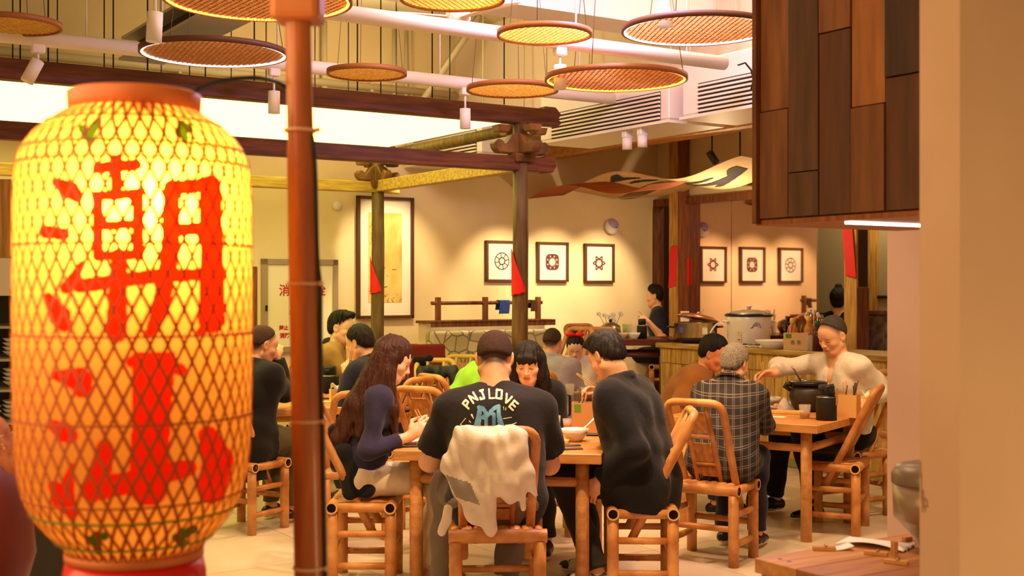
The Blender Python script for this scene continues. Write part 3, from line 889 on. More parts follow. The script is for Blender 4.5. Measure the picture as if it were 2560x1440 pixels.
# ================================================================== LANTERN, POST, JARS
LX, LY = -0.6385, 2.1
lan = thing('paper_lantern', 'big glowing bamboo mesh lantern with red calligraphy', 'lantern', (LX, LY, 1.050))
K = 2.1 / 3100
prof = [(165, 1415), (175, 1392), (200, 1368), (226, 1340), (248, 1310), (264, 1280), (277, 1240), (285, 1200), (290, 1150), (293, 1090), (295, 1000), (296, 900), (296, 700), (295, 560), (294, 480), (291, 425), (284, 385), (270, 355), (250, 328), (226, 306), (200, 288), (178, 275), (162, 262)]
KZL = K * 0.955
PR = [(w * K * 0.968, (1420 - y) * KZL) for w, y in prof]
def prof_r(z):
    if z <= PR[0][1]: return PR[0][0]
    for (r0, z0), (r1, z1) in zip(PR[:-1], PR[1:]):
        if z <= z1: return r0 + (r1 - r0) * (z - z0) / (z1 - z0)
    return PR[-1][0]
M_shade = mat('lantern_paper', rgb(255, 190, 82), 0.8, translucent=0.72)
M_shade.node_tree.nodes['Principled BSDF'].inputs['Base Color'].default_value = rgb(120, 62, 20)
M_strip = mat('lantern_strip', rgb(160, 72, 20), 0.6, translucent=0.25)
M_lred = mat('lantern_red', rgb(255, 58, 14), 0.8, translucent=0.92)
M_lgreen = mat('lantern_green', rgb(70, 120, 20), 0.8, translucent=0.7)
MB().lathe(PR, 64, cap=False).build('shade', M_shade, lan)
def helix(sgn):
    V, F = [], []
    nz = 46
    dphi = sgn * (2 * math.pi / 46) / 0.0555
    zs = [PR[0][1] + (PR[-1][1] - PR[0][1]) * i / nz for i in range(nz + 1)]
    w = 0.0029
    for z in zs:
        r = prof_r(z) + (0.0016 if sgn > 0 else 0.0024)
        a = dphi * z
        for s in (-1, 1):
            aa = a + s * w / max(r, 0.05)
            V.append((r * math.cos(aa), r * math.sin(aa), z))
    for i in range(nz):
        F.append((2 * i, 2 * i + 1, 2 * i + 3, 2 * i + 2))
    return MB().add(V, F, 0, True).mesh('strip', M_strip)
for sgn in (1, -1):
    hm = helix(sgn)
    for k in range(46):
        share(hm, 'strip', lan, rot=(0, 0, 2 * math.pi * k / 46))
for y in (408, 616, 842, 1054, 1255):
    z = (1420 - y) * KZL
    r = prof_r(z) + 0.002
    MB().lathe([(r, z - 0.0018), (r + 0.001, z), (r, z + 0.0018)], 64, cap=False).build('ring', M_strip, lan)
for y in (368, 1296, 300, 1372):
    z = (1420 - y) * KZL
    r = prof_r(z) + 0.002
    MB().lathe([(r, z - 0.0022), (r + 0.001, z), (r, z + 0.0022)], 64, cap=False).build('ring', mat('lantern_ring_green', rgb(110, 120, 20), 0.6, translucent=0.3), lan)
M_ring = mat('lantern_wood', rgb(206, 116, 54), 0.5, rgb(180, 92, 40), 6)
z0 = (1420 - 262) * KZL
MB().lathe([(0.100, z0), (0.108, z0), (0.110, z0 + 0.028), (0.104, z0 + 0.032), (0.098, z0 + 0.03), (0.098, z0)], 48, cap=False).build('top_ring', M_ring, lan)
MB().lathe([(0.0, -0.004), (0.114, -0.004), (0.114, 0.012), (0.0, 0.012)], 40, cap=False).build('bottom_ring', M_ring, lan)
MB().lathe([(0.0, z0 + 0.012), (0.098, z0 + 0.012)], 40, cap=False).build('lid', M_ring, lan)
# writing: px frame of the front face, wrapped round the shade
def lanf(x, y):
    """where the line of sight through a pixel of the photograph meets the shade"""
    dx, dz = (x - CX) / FPX, -(y - CY) / FPX
    z = 0.4
    for _ in range(6):
        r = prof_r(z) + 0.0008
        A = dx * dx + 1; Bq = -2 * (LX * dx + LY); Cq = LX * LX + LY * LY - r * r
        D = Bq * Bq - 4 * A * Cq
        if D < 0.0008: return None
        t = (-Bq - math.sqrt(D)) / (2 * A)
        z = min(max(CAMZ + dz * t - 1.05, 0.0), 0.77)
    return Vector((dx * t - LX, t - LY, z))
S_low = [([(330, 905), (395, 900), (452, 925)], 30), ([(385, 900), (378, 1040), (372, 1215)], [110, 95, 100]), ([(262, 1120), (250, 1190)], [44, 60]), ([(230, 1225), (330, 1205), (470, 1170)], [62, 56, 44]), ([(520, 1090), (545, 1150), (528, 1225)], [50, 80, 70]),
         ([(140, 938), (200, 950), (205, 970)], [26, 62, 50]), ([(130, 1062), (160, 1080), (175, 1090)], [26, 50, 40]), ([(135, 1215), (160, 1250), (180, 1280)], [30, 60, 36]), ([(165, 1230), (180, 1160)], [46, 10])]
S_up = [([(140, 455), (175, 475), (190, 488)], [24, 48, 36]), ([(115, 580), (160, 585)], [34, 30]), ([(120, 745), (150, 790), (160, 810)], [26, 56, 40]), ([(165, 720), (205, 660)], [30, 16]),
        ([(245, 420), (340, 412)], 30), ([(292, 395), (292, 480)], 30), ([(240, 490), (350, 484)], 26), ([(245, 490), (245, 640)], 28), ([(345, 490), (345, 640)], 28), ([(245, 565), (345, 560)], 24), ([(245, 640), (345, 636)], 26), ([(200, 715), (390, 690)], 36), ([(297, 640), (292, 830)], [40, 54]),
        ([(430, 470), (425, 640), (400, 780), (375, 830)], [44, 46, 44, 26]), ([(430, 470), (525, 462)], 38), ([(525, 465), (530, 640), (528, 800)], [56, 58, 66]), ([(430, 575), (520, 570)], 32), ([(425, 690), (520, 685)], 32), ([(500, 830), (545, 800)], [20, 40])]
raster(60, 610, 880, 1300, 3.0, strokes=S_low, fn=lanf).build('red_writing', M_lred, lan)
raster(60, 610, 390, 860, 3.0, strokes=S_up, fn=lanf).build('red_writing', M_lred, lan)
leaf = [([(222, 330), (228, 350)], 20), ([(205, 322), (222, 344), (244, 305)], 22), ([(455, 310), (462, 345)], 22), ([(446, 330), (470, 320)], 24), ([(240, 1340), (244, 1375)], 24), ([(226, 1350), (262, 1340)], 22), ([(455, 1330), (452, 1360)], 22), ([(440, 1345), (485, 1322)], 22)]
for x0, x1, y0, y1 in ((180, 270, 290, 385), (420, 500, 290, 385), (200, 290, 1310, 1390), (420, 510, 1300, 1390)):
    raster(x0, x1, y0, y1, 3.0, strokes=leaf, fn=lanf).build('green_leaf', M_lgreen, lan)
# bulb hanging inside
bp = Vector((0.048, -0.108, 0.585))
bl = MB().ball(bp, 0.032, 14).build('bulb', mat('bulb_glow', rgb(255, 220, 150), 0.4, emit=205, ecol=(1.0, 0.72, 0.32, 1)), lan)
MB().tube([bp + Vector((0, 0, 0.03)), bp + Vector((0, 0, 0.08)), Vector((0.01, 0, z0 + 0.01))], [0.016, 0.016, 0.003], 8).build('lamp_holder', M_black, lan)
# cable from the lid over to the post and down
M_bpost = mat('bamboo_post', rgb(184, 104, 38), 0.4, rgb(140, 68, 20), 3, (9, 9, 1.2), bump=0.04, coat=0.2)
pb, ptp = PX(775, 1500, 2.22), PX(743, -40, 2.22)
pole = thing('bamboo_post', 'tall reddish bamboo post standing beside the lantern with cable ties', 'post', (pb.x + 0.022, pb.y, 0.0))
def pole_at(z):
    t = (z - pb.z) / (ptp.z - pb.z)
    return Vector((pb.x + (ptp.x - pb.x) * t - pole.location.x, 0, z))
zs = [0.0, 0.3, 0.62, 0.64, 0.95, 1.22, 1.245, 1.27, 1.6, 1.745, 1.765, 1.785, 2.1, 2.2]
rs = [0.028, 0.0275, 0.0275, 0.0285, 0.027, 0.0265, 0.0275, 0.0265, 0.0255, 0.0245, 0.0235, 0.0235, 0.023, 0.023]
MB().tube([pole_at(z) for z in zs], rs, 20).build('pole_shaft', M_bpost, pole)
tz = pole_at(1.985)
MB().box((tz.x, tz.y, 2.17), (0.088, 0.088, 0.39)).build('top_block', mat('post_block', rgb(196, 116, 58), 0.45, rgb(176, 96, 44), 5), pole, bev=0.012, seg=2)
M_tie = mat('clear_tie', rgb(230, 190, 150), 0.3, translucent=0.4)
for z in (1.782, 1.508, 1.262, 1.0):
    c = pole_at(z)
    MB().lathe([(0.0285, -0.003), (0.0298, 0), (0.0285, 0.003)], 24, c, cap=False).build('cable_tie', M_tie, pole)
    MB().box(c + Vector((0.033, -0.01, 0)), (0.008, 0.006, 0.008)).build('tie_head', M_tie, pole)
cab = thing('power_cable', 'black power cable arching from the lantern lid down the bamboo post', 'cable', (LX, LY, 1.050))
L0 = lan.location
cpts = [Vector((0.07, 0.0, z0 + 0.014)), Vector((0.098, 0.0, z0 + 0.034)), PX(545, 205, 2.12) - L0, PX(600, 196, 2.15) - L0, PX(655, 196, 2.19) - L0, PX(705, 212, 2.25) - L0, PX(752, 260, 2.265) - L0]
for py, px in ((340, 779), (420, 787), (520, 790), (640, 793), (720, 800), (850, 801), (980, 803), (1060, 806), (1200, 809), (1330, 811), (1500, 815)):
    cpts.append(PX(px, py, 2.215) - L0)
def smooth(pts, n=6):
    out = []
    for i in range(len(pts) - 1):
        p0, p1, p2, p3 = pts[max(i - 1, 0)], pts[i], pts[i + 1], pts[min(i + 2, len(pts) - 1)]
        for k in range(n):
            t = k / n
            out.append(0.5 * ((2 * p1) + (p2 - p0) * t + (2 * p0 - 5 * p1 + 4 * p2 - p3) * t * t + (3 * p1 - p0 - 3 * p2 + p3) * t ** 3))
    return out + [pts[-1]]
MB().tube(smooth(cpts), 0.0042, 8).build('cable_run', M_black, cab)
# shelf, red drum and clay jar below the frame
sh = thing('lantern_shelf', 'low wooden shelf under the lantern and the clay jar', 'shelf', (-1.1, 2.5, 0))
MB().box((0, 0.0, 0.585), (1.6, 1.1, 0.03)).build('shelf_board', M_brown, sh, bev=0.004)
for x in (-0.75, 0.75):
    for y in (-0.5, 0.5):
        MB().box((x, y, 0.285), (0.06, 0.06, 0.57)).build('leg', M_brown, sh)
dr = thing('red_drum', 'glossy red drum under the lantern', 'drum', (LX, LY, 0.6))
zt = 1.046 - 0.6
MB().lathe([(0.0, 0), (0.118, 0), (0.122, 0.02), (0.116, 0.2), (0.118, zt - 0.03), (0.112, zt - 0.002), (0.0, zt - 0.002)], 40).build('drum_body', mat('red_lacquer', rgb(196, 16, 16), 0.3, coat=0.3), dr)
write_on(dr, '门', 0.03, 0.09, 0.385, 0, mat('pale_ink', rgb(220, 150, 120), 0.6), R=Matrix.Rotation(0.9, 4, 'Z') @ Matrix.Translation((0, -0.1195, 0.385)) @ Matrix.Rotation(math.pi / 2, 4, 'X'))
jar = thing('clay_jar', 'dark red clay jar sealed with a cap of straw mud', 'jar', (-1.36, 2.85, 0.6))
MB().lathe([(0.0, 0), (0.13, 0), (0.2, 0.1), (0.25, 0.28), (0.235, 0.44), (0.19, 0.52), (0.16, 0.55), (0.0, 0.55)], 40).build('jar_body', mat('jar_glaze', rgb(130, 44, 14), 0.45, rgb(100, 30, 8), 3), jar)
R3 = random.Random(3)
def mudp(i, j):
    a, b = 2 * math.pi * i, math.pi / 2 * j
    q = 1 + 0.05 * math.sin(9 * a + 5 * b) + 0.03 * math.sin(23 * a - 11 * b)
    r = 0.215 * math.cos(b) ** 0.7 * q
    return Vector((r * math.cos(a), r * math.sin(a), 0.43 + 0.215 * math.sin(b) * q))
mud = MB().sheet(mudp, 48, 14).build('mud_cap', mat('straw_mud', rgb(216, 140, 92), 0.95, rgb(170, 96, 58), 30, bump=0.6), jar)
mb = MB()
for k in range(260):
    i, j = R3.random(), R3.random() * 0.8
    p = mudp(i, j) + Vector((0, 0, 0.003))
    d = Vector((R3.uniform(-1, 1), R3.uniform(-1, 1), R3.uniform(-0.6, 0.3))).normalized() * R3.uniform(0.006, 0.02)
    mb.tube([p - d, p + d], 0.0014, 4, cap=False)
tag(mb.build('straw', mat('straw', rgb(226, 170, 110), 0.8), mud), kind='stuff')

# ================================================================== display case far beyond the lantern
dc = thing('display_case', 'glass display case with stacked bowls beyond the lantern', 'display case', (-2.55, 5.6, 0), 0.1)
M_dk = mat('case_dark', rgb(60, 54, 40), 0.5)
MB().box((0, 0.3, 0.35), (1.2, 0.6, 0.7)).build('base_cabinet', M_dk, dc)
MB().box((0, 0.3, 1.55), (1.2, 0.6, 0.17)).build('top_box', mat('case_white', rgb(226, 220, 196), 0.5), dc)
MB().box((0, 0.585, 1.1), (1.2, 0.03, 0.75)).build('back_panel', M_dk, dc)
for z in (0.74, 0.88, 1.03, 1.17, 1.32):
    MB().box((0, 0.3, z), (1.16, 0.52, 0.012)).build('shelf', mat('case_shelf', rgb(190, 190, 160), 0.3), dc)
for x in (-0.59, 0.59):
    MB().box((x, 0.02, 1.09), (0.025, 0.03, 0.76)).build('upright', M_dk, dc)
MB().box((0, 0.008, 1.09), (1.15, 0.004, 0.75)).build('front_pane', mat('case_glass', (1, 1, 1, 1), 0.01, trans=1.0, ior=1.02), dc)
bowl0 = None
for zi, z in enumerate((0.746, 0.886, 1.036, 1.176)):
    for xi in range(3):
        p = dc.location + Matrix.Rotation(0.1, 3, 'Z') @ Vector((0.09 + xi * 0.165, 0.2, z))
        lb = 'white bowl stack on the %s case shelf, %s the lantern' % (('lowest', 'second lowest', 'second highest', 'highest')[zi], ('farthest from', 'midway to', 'closest to')[xi])
        if bowl0 is None:
            bowl0 = thing('bowl_stack', lb, 'bowls', p, 0, 'white bowl stacks in the display case')
            for q in range(4):
                MB().lathe([(0.035, 0.02 * q), (0.055, 0.02 * q + 0.012), (0.075, 0.02 * q + 0.03), (0.072, 0.02 * q + 0.03), (0.05, 0.02 * q + 0.014)], 18, cap=False).build('stacked_bowl', M_cer, bowl0)
        else:
            dup(bowl0, p, None, lb)
wc = thing('plank_cupboard', 'plain pine plank wall cupboard above the display case', 'cupboard', (-2.75, 6.3, 1.655), 0.1)
MB().box((0.2, 0.2, 0.2), (1.2, 0.35, 0.4)).build('carcass', M_brown, wc)
for k in range(6):
    MB().box((-0.3 + 0.2 * k, 0.014, 0.2), (0.194, 0.02, 0.4)).build('plank', M_pinev, wc, bev=0.002)
for x in (0.5, 0.75):
    MB().box((x, 0.34, -0.82), (0.06, 0.06, 1.64)).build('leg', M_brown, wc)

# ================================================================== BAMBOO CHAIR
def bam_tube(mb, a, b, r, n=12, mi=0, open_ends=(False, False), nodes=True):
    a, b = Vector(a), Vector(b)
    L = (b - a).length
    pts, rr = [a], [r]
    if nodes:
        k = max(1, int(L / 0.16))
        for i in range(k):
            f = (i + 0.6) / (k + 0.2)
            for df, q in ((-0.012 / L, 1.0), (0, 1.07), (0.012 / L, 1.0)):
                pts.append(a + (b - a) * min(max(f + df, 0.01), 0.99)); rr.append(r * q)
    pts.append(b); rr.append(r)
    mb.tube(pts, rr, n, mi, cap=not any(open_ends))
    d = (b - a).normalized()
    for e, p, s in ((open_ends[0], a, -1), (open_ends[1], b, 1)):
        if any(open_ends):
            q = p + d * (-s * 0.02) if e else p
            R = d.to_track_quat('Z', 'Y').to_matrix()
            if e:
                mb.lathe([(r, 0), (r * 0.74, 0)], n, p, mi + 1, R, cap=False)
                mb.lathe([(r * 0.74, 0), (r * 0.74, -s * 0.03), (0.0005, -s * 0.03)], n, p, mi + 2, R, cap=False)
            else:
                mb.lathe([(r, 0), (0.0005, 0)], n, p, mi, R, cap=False)
    return mb

def arc_pts(p0, p1, p2, n=5):
    return [p0.lerp(p1, t).lerp(p1.lerp(p2, t), t) for t in [i / n for i in range(n + 1)]]

MBAM = [M_bam, M_bamend, M_bamin]
SEATZ = 0.436
def make_chair(name='bamboo_chair', ml=None):
    ml = ml or MBAM
    t = thing(name, 'bamboo chair', 'chair', (0, 0, 0), 0, 'bamboo chairs around the tables')
    W, D = 0.185, 0.145
    for (x, y) in ((-W, D), (W, D), (-W, -D), (W, -D)):
        bam_tube(MB(), (x, y, 0), (x, y, 0.385), 0.029).build('leg', ml, t)
    for y in (D, -D):
        bam_tube(MB(), (-W - 0.032, y, 0.408), (W + 0.032, y, 0.408), 0.031, 14, open_ends=(True, True)).build('seat_rail', ml, t)
    for x in (-W, W):
        bam_tube(MB(), (x, -D + 0.02, 0.405), (x, D - 0.02, 0.405), 0.024).build('side_rail', ml, t)
        bam_tube(MB(), (x, -D + 0.02, 0.275), (x, D - 0.02, 0.275), 0.017).build('stretcher', ml, t)
        bam_tube(MB(), (x, -D + 0.02, 0.115), (x, D - 0.02, 0.115), 0.018).build('stretcher', ml, t)
    for y in (D, -D):
        bam_tube(MB(), (-W + 0.02, y, 0.20), (W - 0.02, y, 0.20), 0.017).build('stretcher', ml, t)
    for k in range(6):
        x = -0.135 + 0.054 * k
        MB().tube([(x, -D - 0.005, 0.428), (x, D + 0.005, 0.428)], 0.026, 8, flat=0.3, up=(0, 0, 1)).build('seat_slat', ml, t)
    # bent hoop of the back
    def bk(x, z):
        return Vector((x, 0.045 - 0.508 * (z - 0.29), z))
    zt, c = 0.885, 0.07
    pts = [bk(-0.148, 0.275), bk(-0.152, 0.5), bk(-0.16, zt - c)] + arc_pts(bk(-0.163, zt - c), bk(-0.166, zt), bk(-0.166 + c, zt))[1:] + arc_pts(bk(0.166 - c, zt), bk(0.166, zt), bk(0.163, zt - c)) + [bk(0.152, 0.5), bk(0.148, 0.275)]
    MB().tube(pts, 0.0215, 12).build('back_hoop', ml, t)
    ang = math.atan(-0.508)
    Rx = Matrix.Rotation(-ang, 3, 'X')
    for x in (-0.068, 0.068):
        bam_tube(MB(), bk(x, 0.435), bk(x, 0.872), 0.014, 10).build('back_spindle', ml, t)
    for z, h in ((0.77, 0.13), (0.60, 0.12), (0.49, 0.06)):
        MB().box(bk(0, z), (0.125, 0.012, h), M=Rx).build('back_board', mat('back_board', rgb(214, 150, 86), 0.5, rgb(180, 116, 62), 5, (10, 10, 1), rand=0.08), t, bev=0.002)
    for z in (0.69, 0.535):
        bam_tube(MB(), bk(-0.068, z), bk(0.068, z), 0.012, 8, nodes=False).build('back_rail', ml, t)
    return t

chair0 = make_chair()
used = [False]
def place_chair(x, y, face, label, z=0.0, src=None):
    a = math.radians(face)
    if src is None and not used[0]:
        used[0] = True
        o = chair0
        o.location = (x, y, z); o.rotation_euler = (0, 0, -a); o['label'] = label
        return o
    return dup(src or chair0, (x, y, z), -a, label)
CH = {}
CH['A'] = place_chair(-0.07, 5.60, -3, 'bamboo chair with a cream jacket over its back')
CH['B'] = place_chair(-0.75, 6.36, 90, 'bamboo chair under the long haired person, black jacket on its back')
CH['D'] = place_chair(0.64, 6.19, -88, 'bamboo chair under the person in the black jacket')
CH['L'] = place_chair(1.11, 6.88, 32, 'bamboo chair under the grey haired person in plaid')
CH['M'] = place_chair(2.02, 7.72, -66, 'empty bamboo chair at the end of the side table by the pale wall')
CH['M2'] = place_chair(2.26, 8.28, -118, 'bamboo chair under the person in white at the side table')
CH['C'] = place_chair(0.16, 7.62, 180, 'bamboo chair hidden under the person facing the room')
CH['E'] = place_chair(-0.98, 7.45, -25, 'empty bamboo chair behind the bamboo post, by the long haired person')
CH['H'] = place_chair(-0.46, 7.75, 28, 'empty bamboo chair between the long haired person and the person in black T-shirt'.replace('T-shirt', 'tee'))
CH['G'] = place_chair(-1.66, 7.75, 32, 'bamboo chair under the person in the long black coat')
CH['E2'] = place_chair(-0.84, 8.45, -62, 'bamboo chair under the person in the navy jacket')
CH['F'] = place_chair(-1.5, 9.75, 140, 'bamboo chair under the young person in the tan jacket')
CH['K'] = place_chair(0.98, 8.36, 112, 'bamboo chair under the person in the brown jacket at the side table')
CH['I'] = place_chair(0.24, 9.35, 20, 'bamboo chair under the person in the pale blue shirt')
CH['G2'] = place_chair(-0.36, 8.75, 55, 'bamboo chair under the person in lime green')
CH['J'] = place_chair(0.62, 10.05, 200, 'bamboo chair under the girl with the red bow')
for p, f, l in ((PX(1400, 820, 10.9), -130, 'bamboo armchair behind the person in pale blue, against the booth'), (PX(1482, 820, 11.9), 150, 'bamboo chair with its back to the wall at the dark high table'), (PX(1500, 825, 11.3), 10, 'bamboo chair pushed up to the dark high table, nearer the girl')):
    place_chair(p.x, p.y, f, l, 0.25)
place_chair(3.05, 9.85, 30, 'bamboo chair standing beyond the second timber post')
place_chair(3.0, 9.15, 60, 'bamboo chair partly hidden by the pale hatch wall')
# bright yellow chairs at the far tables
ychair = make_chair('yellow_chair', [M_bam2, M_bamend, M_bamin])
p = PX(1085, 880, 10.3)
ychair.location = (p.x, p.y, 0); ychair.rotation_euler = (0, 0, math.pi); ychair['label'] = 'yellow bamboo chair facing the room before the stone patterned booth'
ychair['group'] = 'yellow bamboo chairs'
p = PX(1135, 880, 10.9)
dup(ychair, (p.x, p.y, 0), math.pi * 0.9, 'second yellow bamboo chair half hidden behind the first, by the booth')

# ================================================================== TABLES
def table(name, label, c, rz, w, d, z=0.70, m=None, legr=0.034, th=0.05, cat='table', boards=4):
    m = m or M_pine
    t = thing(name, label, cat, (c[0], c[1], c[2] if len(c) > 2 else 0), rz)
    bw = d / boards
    for k in range(boards):
        MB().box((0, -d / 2 + bw * (k + 0.5), z - th / 2), (w, bw - 0.002, th)).build('tabletop_board', m, t, bev=0.004)
    for sx in (-1, 1):
        for sy in (-1, 1):
            MB().tube([(sx * (w / 2 - 0.1), sy * (d / 2 - 0.09), 0), (sx * (w / 2 - 0.1), sy * (d / 2 - 0.09), z - th)], legr, 14).build('leg', m, t)
    for sy in (-1, 1):
        MB().tube([(-w / 2 + 0.1, sy * (d / 2 - 0.09), z - 0.15), (w / 2 - 0.1, sy * (d / 2 - 0.09), z - 0.15)], 0.024, 10).build('apron_rail', m, t)
    for sx in (-1, 1):
        MB().tube([(sx * (w / 2 - 0.1), -d / 2 + 0.09, z - 0.15), (sx * (w / 2 - 0.1), d / 2 - 0.09, z - 0.15)], 0.024, 10).build('apron_rail', m, t)
    return t
R8 = math.radians(-8.4)
T1C, T1W, T1D = (-0.005, 6.54), 1.03, 1.02
T1 = table('dining_table', 'pine dining table shared by four in the middle of the room', T1C, R8, T1W, T1D)
R35 = math.radians(-35)
T2C = (1.62, 7.86)
T2 = table('dining_table', 'pine dining table with black kettle before the counter', T2C, R35, 1.0, 0.9)
T3C = (-1.38, 8.72)
T3 = table('dining_table', 'pine dining table beyond the bamboo post with black flask and tissues', T3C, math.radians(20), 0.95, 0.9)
T4C = (0.42, 9.95)
T4 = table('dining_table', 'pine dining table of the girl with the red bow', T4C, math.radians(10), 0.95, 0.8)
M_ytab = mat('yellow_table', rgb(226, 178, 84), 0.45, rgb(200, 148, 60), 4)
p = PX(1075, 915, 9.7)
T5C = (p.x, p.y)
T5 = table('dining_table', 'yellow bamboo dining table in front of the yellow chairs', T5C, 0.1, 0.9, 0.7, 0.70, M_ytab)
M_dtab = mat('dark_table', rgb(98, 44, 26), 0.35, rgb(70, 30, 18), 4, coat=0.2)
p = PX(1590, 850, 12.2)
T6C = (p.x, p.y, 0.25)
T6 = table('dark_table', 'dark red brown high table by the mirror partition', T6C, 0.1, 0.85, 0.75, 0.76, M_dtab, 0.028, 0.06, boards=3)

# wooden hatch table
H0 = PZ(1885, 1395, 0.75)
ht = thing('hatch_table', 'worn reclaimed plank table under the plank box', 'table', H0, YAW)
M_worn = [mat('worn_%d' % k, a, 0.45, b, 3, (0.8, 9, 9), bump=0.1, lo=0.3, hi=0.7) for k, (a, b) in enumerate(((rgb(216, 156, 88), rgb(180, 118, 62)), (rgb(192, 128, 72), rgb(140, 88, 52)), (rgb(172, 110, 66), rgb(122, 76, 48)), (rgb(184, 120, 68), rgb(132, 82, 48))))]
wds = (0.16, 0.15, 0.17, 0.16)
y = 0.0
for k, wd in enumerate(wds):
    MB().box((0.55, y - wd / 2, -0.02), (1.1, wd - 0.003, 0.04)).build('plank', M_worn[k], ht, bev=0.002)
    y -= wd
MB().box((0.045, -0.32, -0.06), (0.05, 0.62, 0.04)).build('batten', M_worn[1], ht)
for (x, yy) in ((0.08, -0.05), (1.0, -0.05), (0.08, -0.58), (1.0, -0.58)):
    MB().box((x, yy, -0.395), (0.07, 0.07, 0.71)).build('leg', M_worn[2], ht, bev=0.003)
MB().box((0.05, -0.32, -0.22), (0.02, 0.5, 0.26)).build('side_panel', M_worn[1], ht)
for (x, yy) in ((0.05, -0.05), (0.05, -0.085)):
    MB().lathe([(0.0, 0.0006), (0.006, 0.0006)], 10, (x, yy, 0), cap=False).build('nail', M_knot, ht)

# ================================================================== BOOTH WITH RAIL
BV = 2.45
u0, u1 = U_at(1068, BV), U_at(1345, BV) + 0.1
zl = Z_at(806, (u0 + u1) / 2, BV)
bt = bthing('booth', 'upholstered booth with stone patterned back and timber rail', 'booth', u0, BV)
Lb = u1 - u0
M_stone = bpy.data.materials.new('stone_print')
M_stone.use_nodes = True
nt = M_stone.node_tree
vor = nt.nodes.new('ShaderNodeTexVoronoi'); vor.feature = 'DISTANCE_TO_EDGE'; vor.inputs['Scale'].default_value = 7.5
vo2 = nt.nodes.new('ShaderNodeTexVoronoi'); vo2.inputs['Scale'].default_value = 7.5
tcn = nt.nodes.new('ShaderNodeTexCoord')
cr = nt.nodes.new('ShaderNodeValToRGB'); cr.color_ramp.elements[0].position = 0.0; cr.color_ramp.elements[1].position = 0.07
cr.color_ramp.elements[0].color = rgb(120, 112, 84); cr.color_ramp.elements[1].color = rgb(240, 232, 206)
cr2 = nt.nodes.new('ShaderNodeValToRGB'); cr2.color_ramp.elements[0].color = rgb(186, 182, 150); cr2.color_ramp.elements[1].color = rgb(242, 232, 200)
mx = nt.nodes.new('ShaderNodeMix'); mx.data_type = 'RGBA'; mx.blend_type = 'MULTIPLY'; mx.inputs[0].default_value = 1.0
nt.links.new(tcn.outputs['Object'], vor.inputs['Vector']); nt.links.new(tcn.outputs['Object'], vo2.inputs['Vector'])
nt.links.new(vor.outputs['Distance'], cr.inputs['Fac']); nt.links.new(vo2.outputs['Color'], cr2.inputs['Fac'])
nt.links.new(cr.outputs['Color'], mx.inputs[6]); nt.links.new(cr2.outputs['Color'], mx.inputs[7])
nt.links.new(mx.outputs[2], nt.nodes['Principled BSDF'].inputs['Base Color'])
nt.nodes['Principled BSDF'].inputs['Roughness'].default_value = 0.8
MB().box((Lb / 2, 0.1, zl / 2), (Lb, 0.14, zl)).build('back_wall', M_wall, bt)
cu = zl - 0.05
MB().box((Lb / 2, -0.03, cu - 0.3), (Lb, 0.12, 0.56)).build('back_cushion', M_stone, bt, bev=0.03, seg=3)
MB().box((Lb / 2, -0.28, 0.43), (Lb, 0.46, 0.14)).build('seat_cushion', M_stone, bt, bev=0.03, seg=3)
MB().box((Lb / 2, -0.26, 0.18), (Lb, 0.44, 0.36)).build('base', M_brown, bt)
MB().box((Lb / 2, 0.03, zl + 0.012), (Lb + 0.04, 0.31, 0.024)).build('ledge', M_brown, bt)
MB().box((Lb / 2, -0.115, zl - 0.01), (Lb + 0.04, 0.02, 0.045)).build('lip', M_brown, bt)
MB().box((Lb / 2, -0.085, zl - 0.006), (Lb - 0.05, 0.02, 0.008)).build('led_strip', mat('led_ledge', rgb(255, 240, 200), 0.5, emit=6, ecol=(1, 0.82, 0.5, 1)), bt)
zr = Z_at(757, (u0 + u1) / 2, BV + 0.05)
zp = Z_at(745, (u0 + u1) / 2, BV + 0.05)
for px in (1095, 1213, 1345):
    x = U_at(px, BV + 0.05) - u0
    MB().box((x, 0.05, (zl + zp) / 2 + 0.01), (0.045, 0.045, zp - zl)).build('rail_post', M_brown, bt, bev=0.004)
MB().tube([(U_at(1085, BV) - u0, 0.05, zr), (U_at(1362, BV) - u0, 0.05, zr)], 0.018, 10).build('rail', M_brown, bt)
def towel(px, w, h, m, label):
    u = U_at(px, BV + 0.05)
    t = bthing('towel', label, 'towel', u, BV + 0.05, zr)
    MB().sheet(lambda i, j: Vector(((i - 0.5) * w + 0.01 * math.sin(j * 4), (-0.024 - 0.006 * math.sin(i * 9)) * (1 if j < 0.6 else -1) if abs(j - 0.6) > 0.06 else -0.024 * (0.6 - j) / 0.06, 0.024 * (1 if abs(j - 0.6) < 0.1 else 0.6) - (h * (0.54 - j) / 0.54 if j < 0.54 else (h * 0.7 * (j - 0.66) / 0.34 if j > 0.66 else 0)))), 10, 24).build('cloth', m, t, thick=0.004)
towel(1256, 0.115, 0.12, mat('blue_cloth', rgb(44, 70, 150), 0.9, bump=0.2, scale=60), 'blue towel hung over the booth rail')
towel(1330, 0.07, 0.10, mat('brown_cloth', rgb(70, 48, 24), 0.9), 'brown towel hung over the booth rail behind the log post')
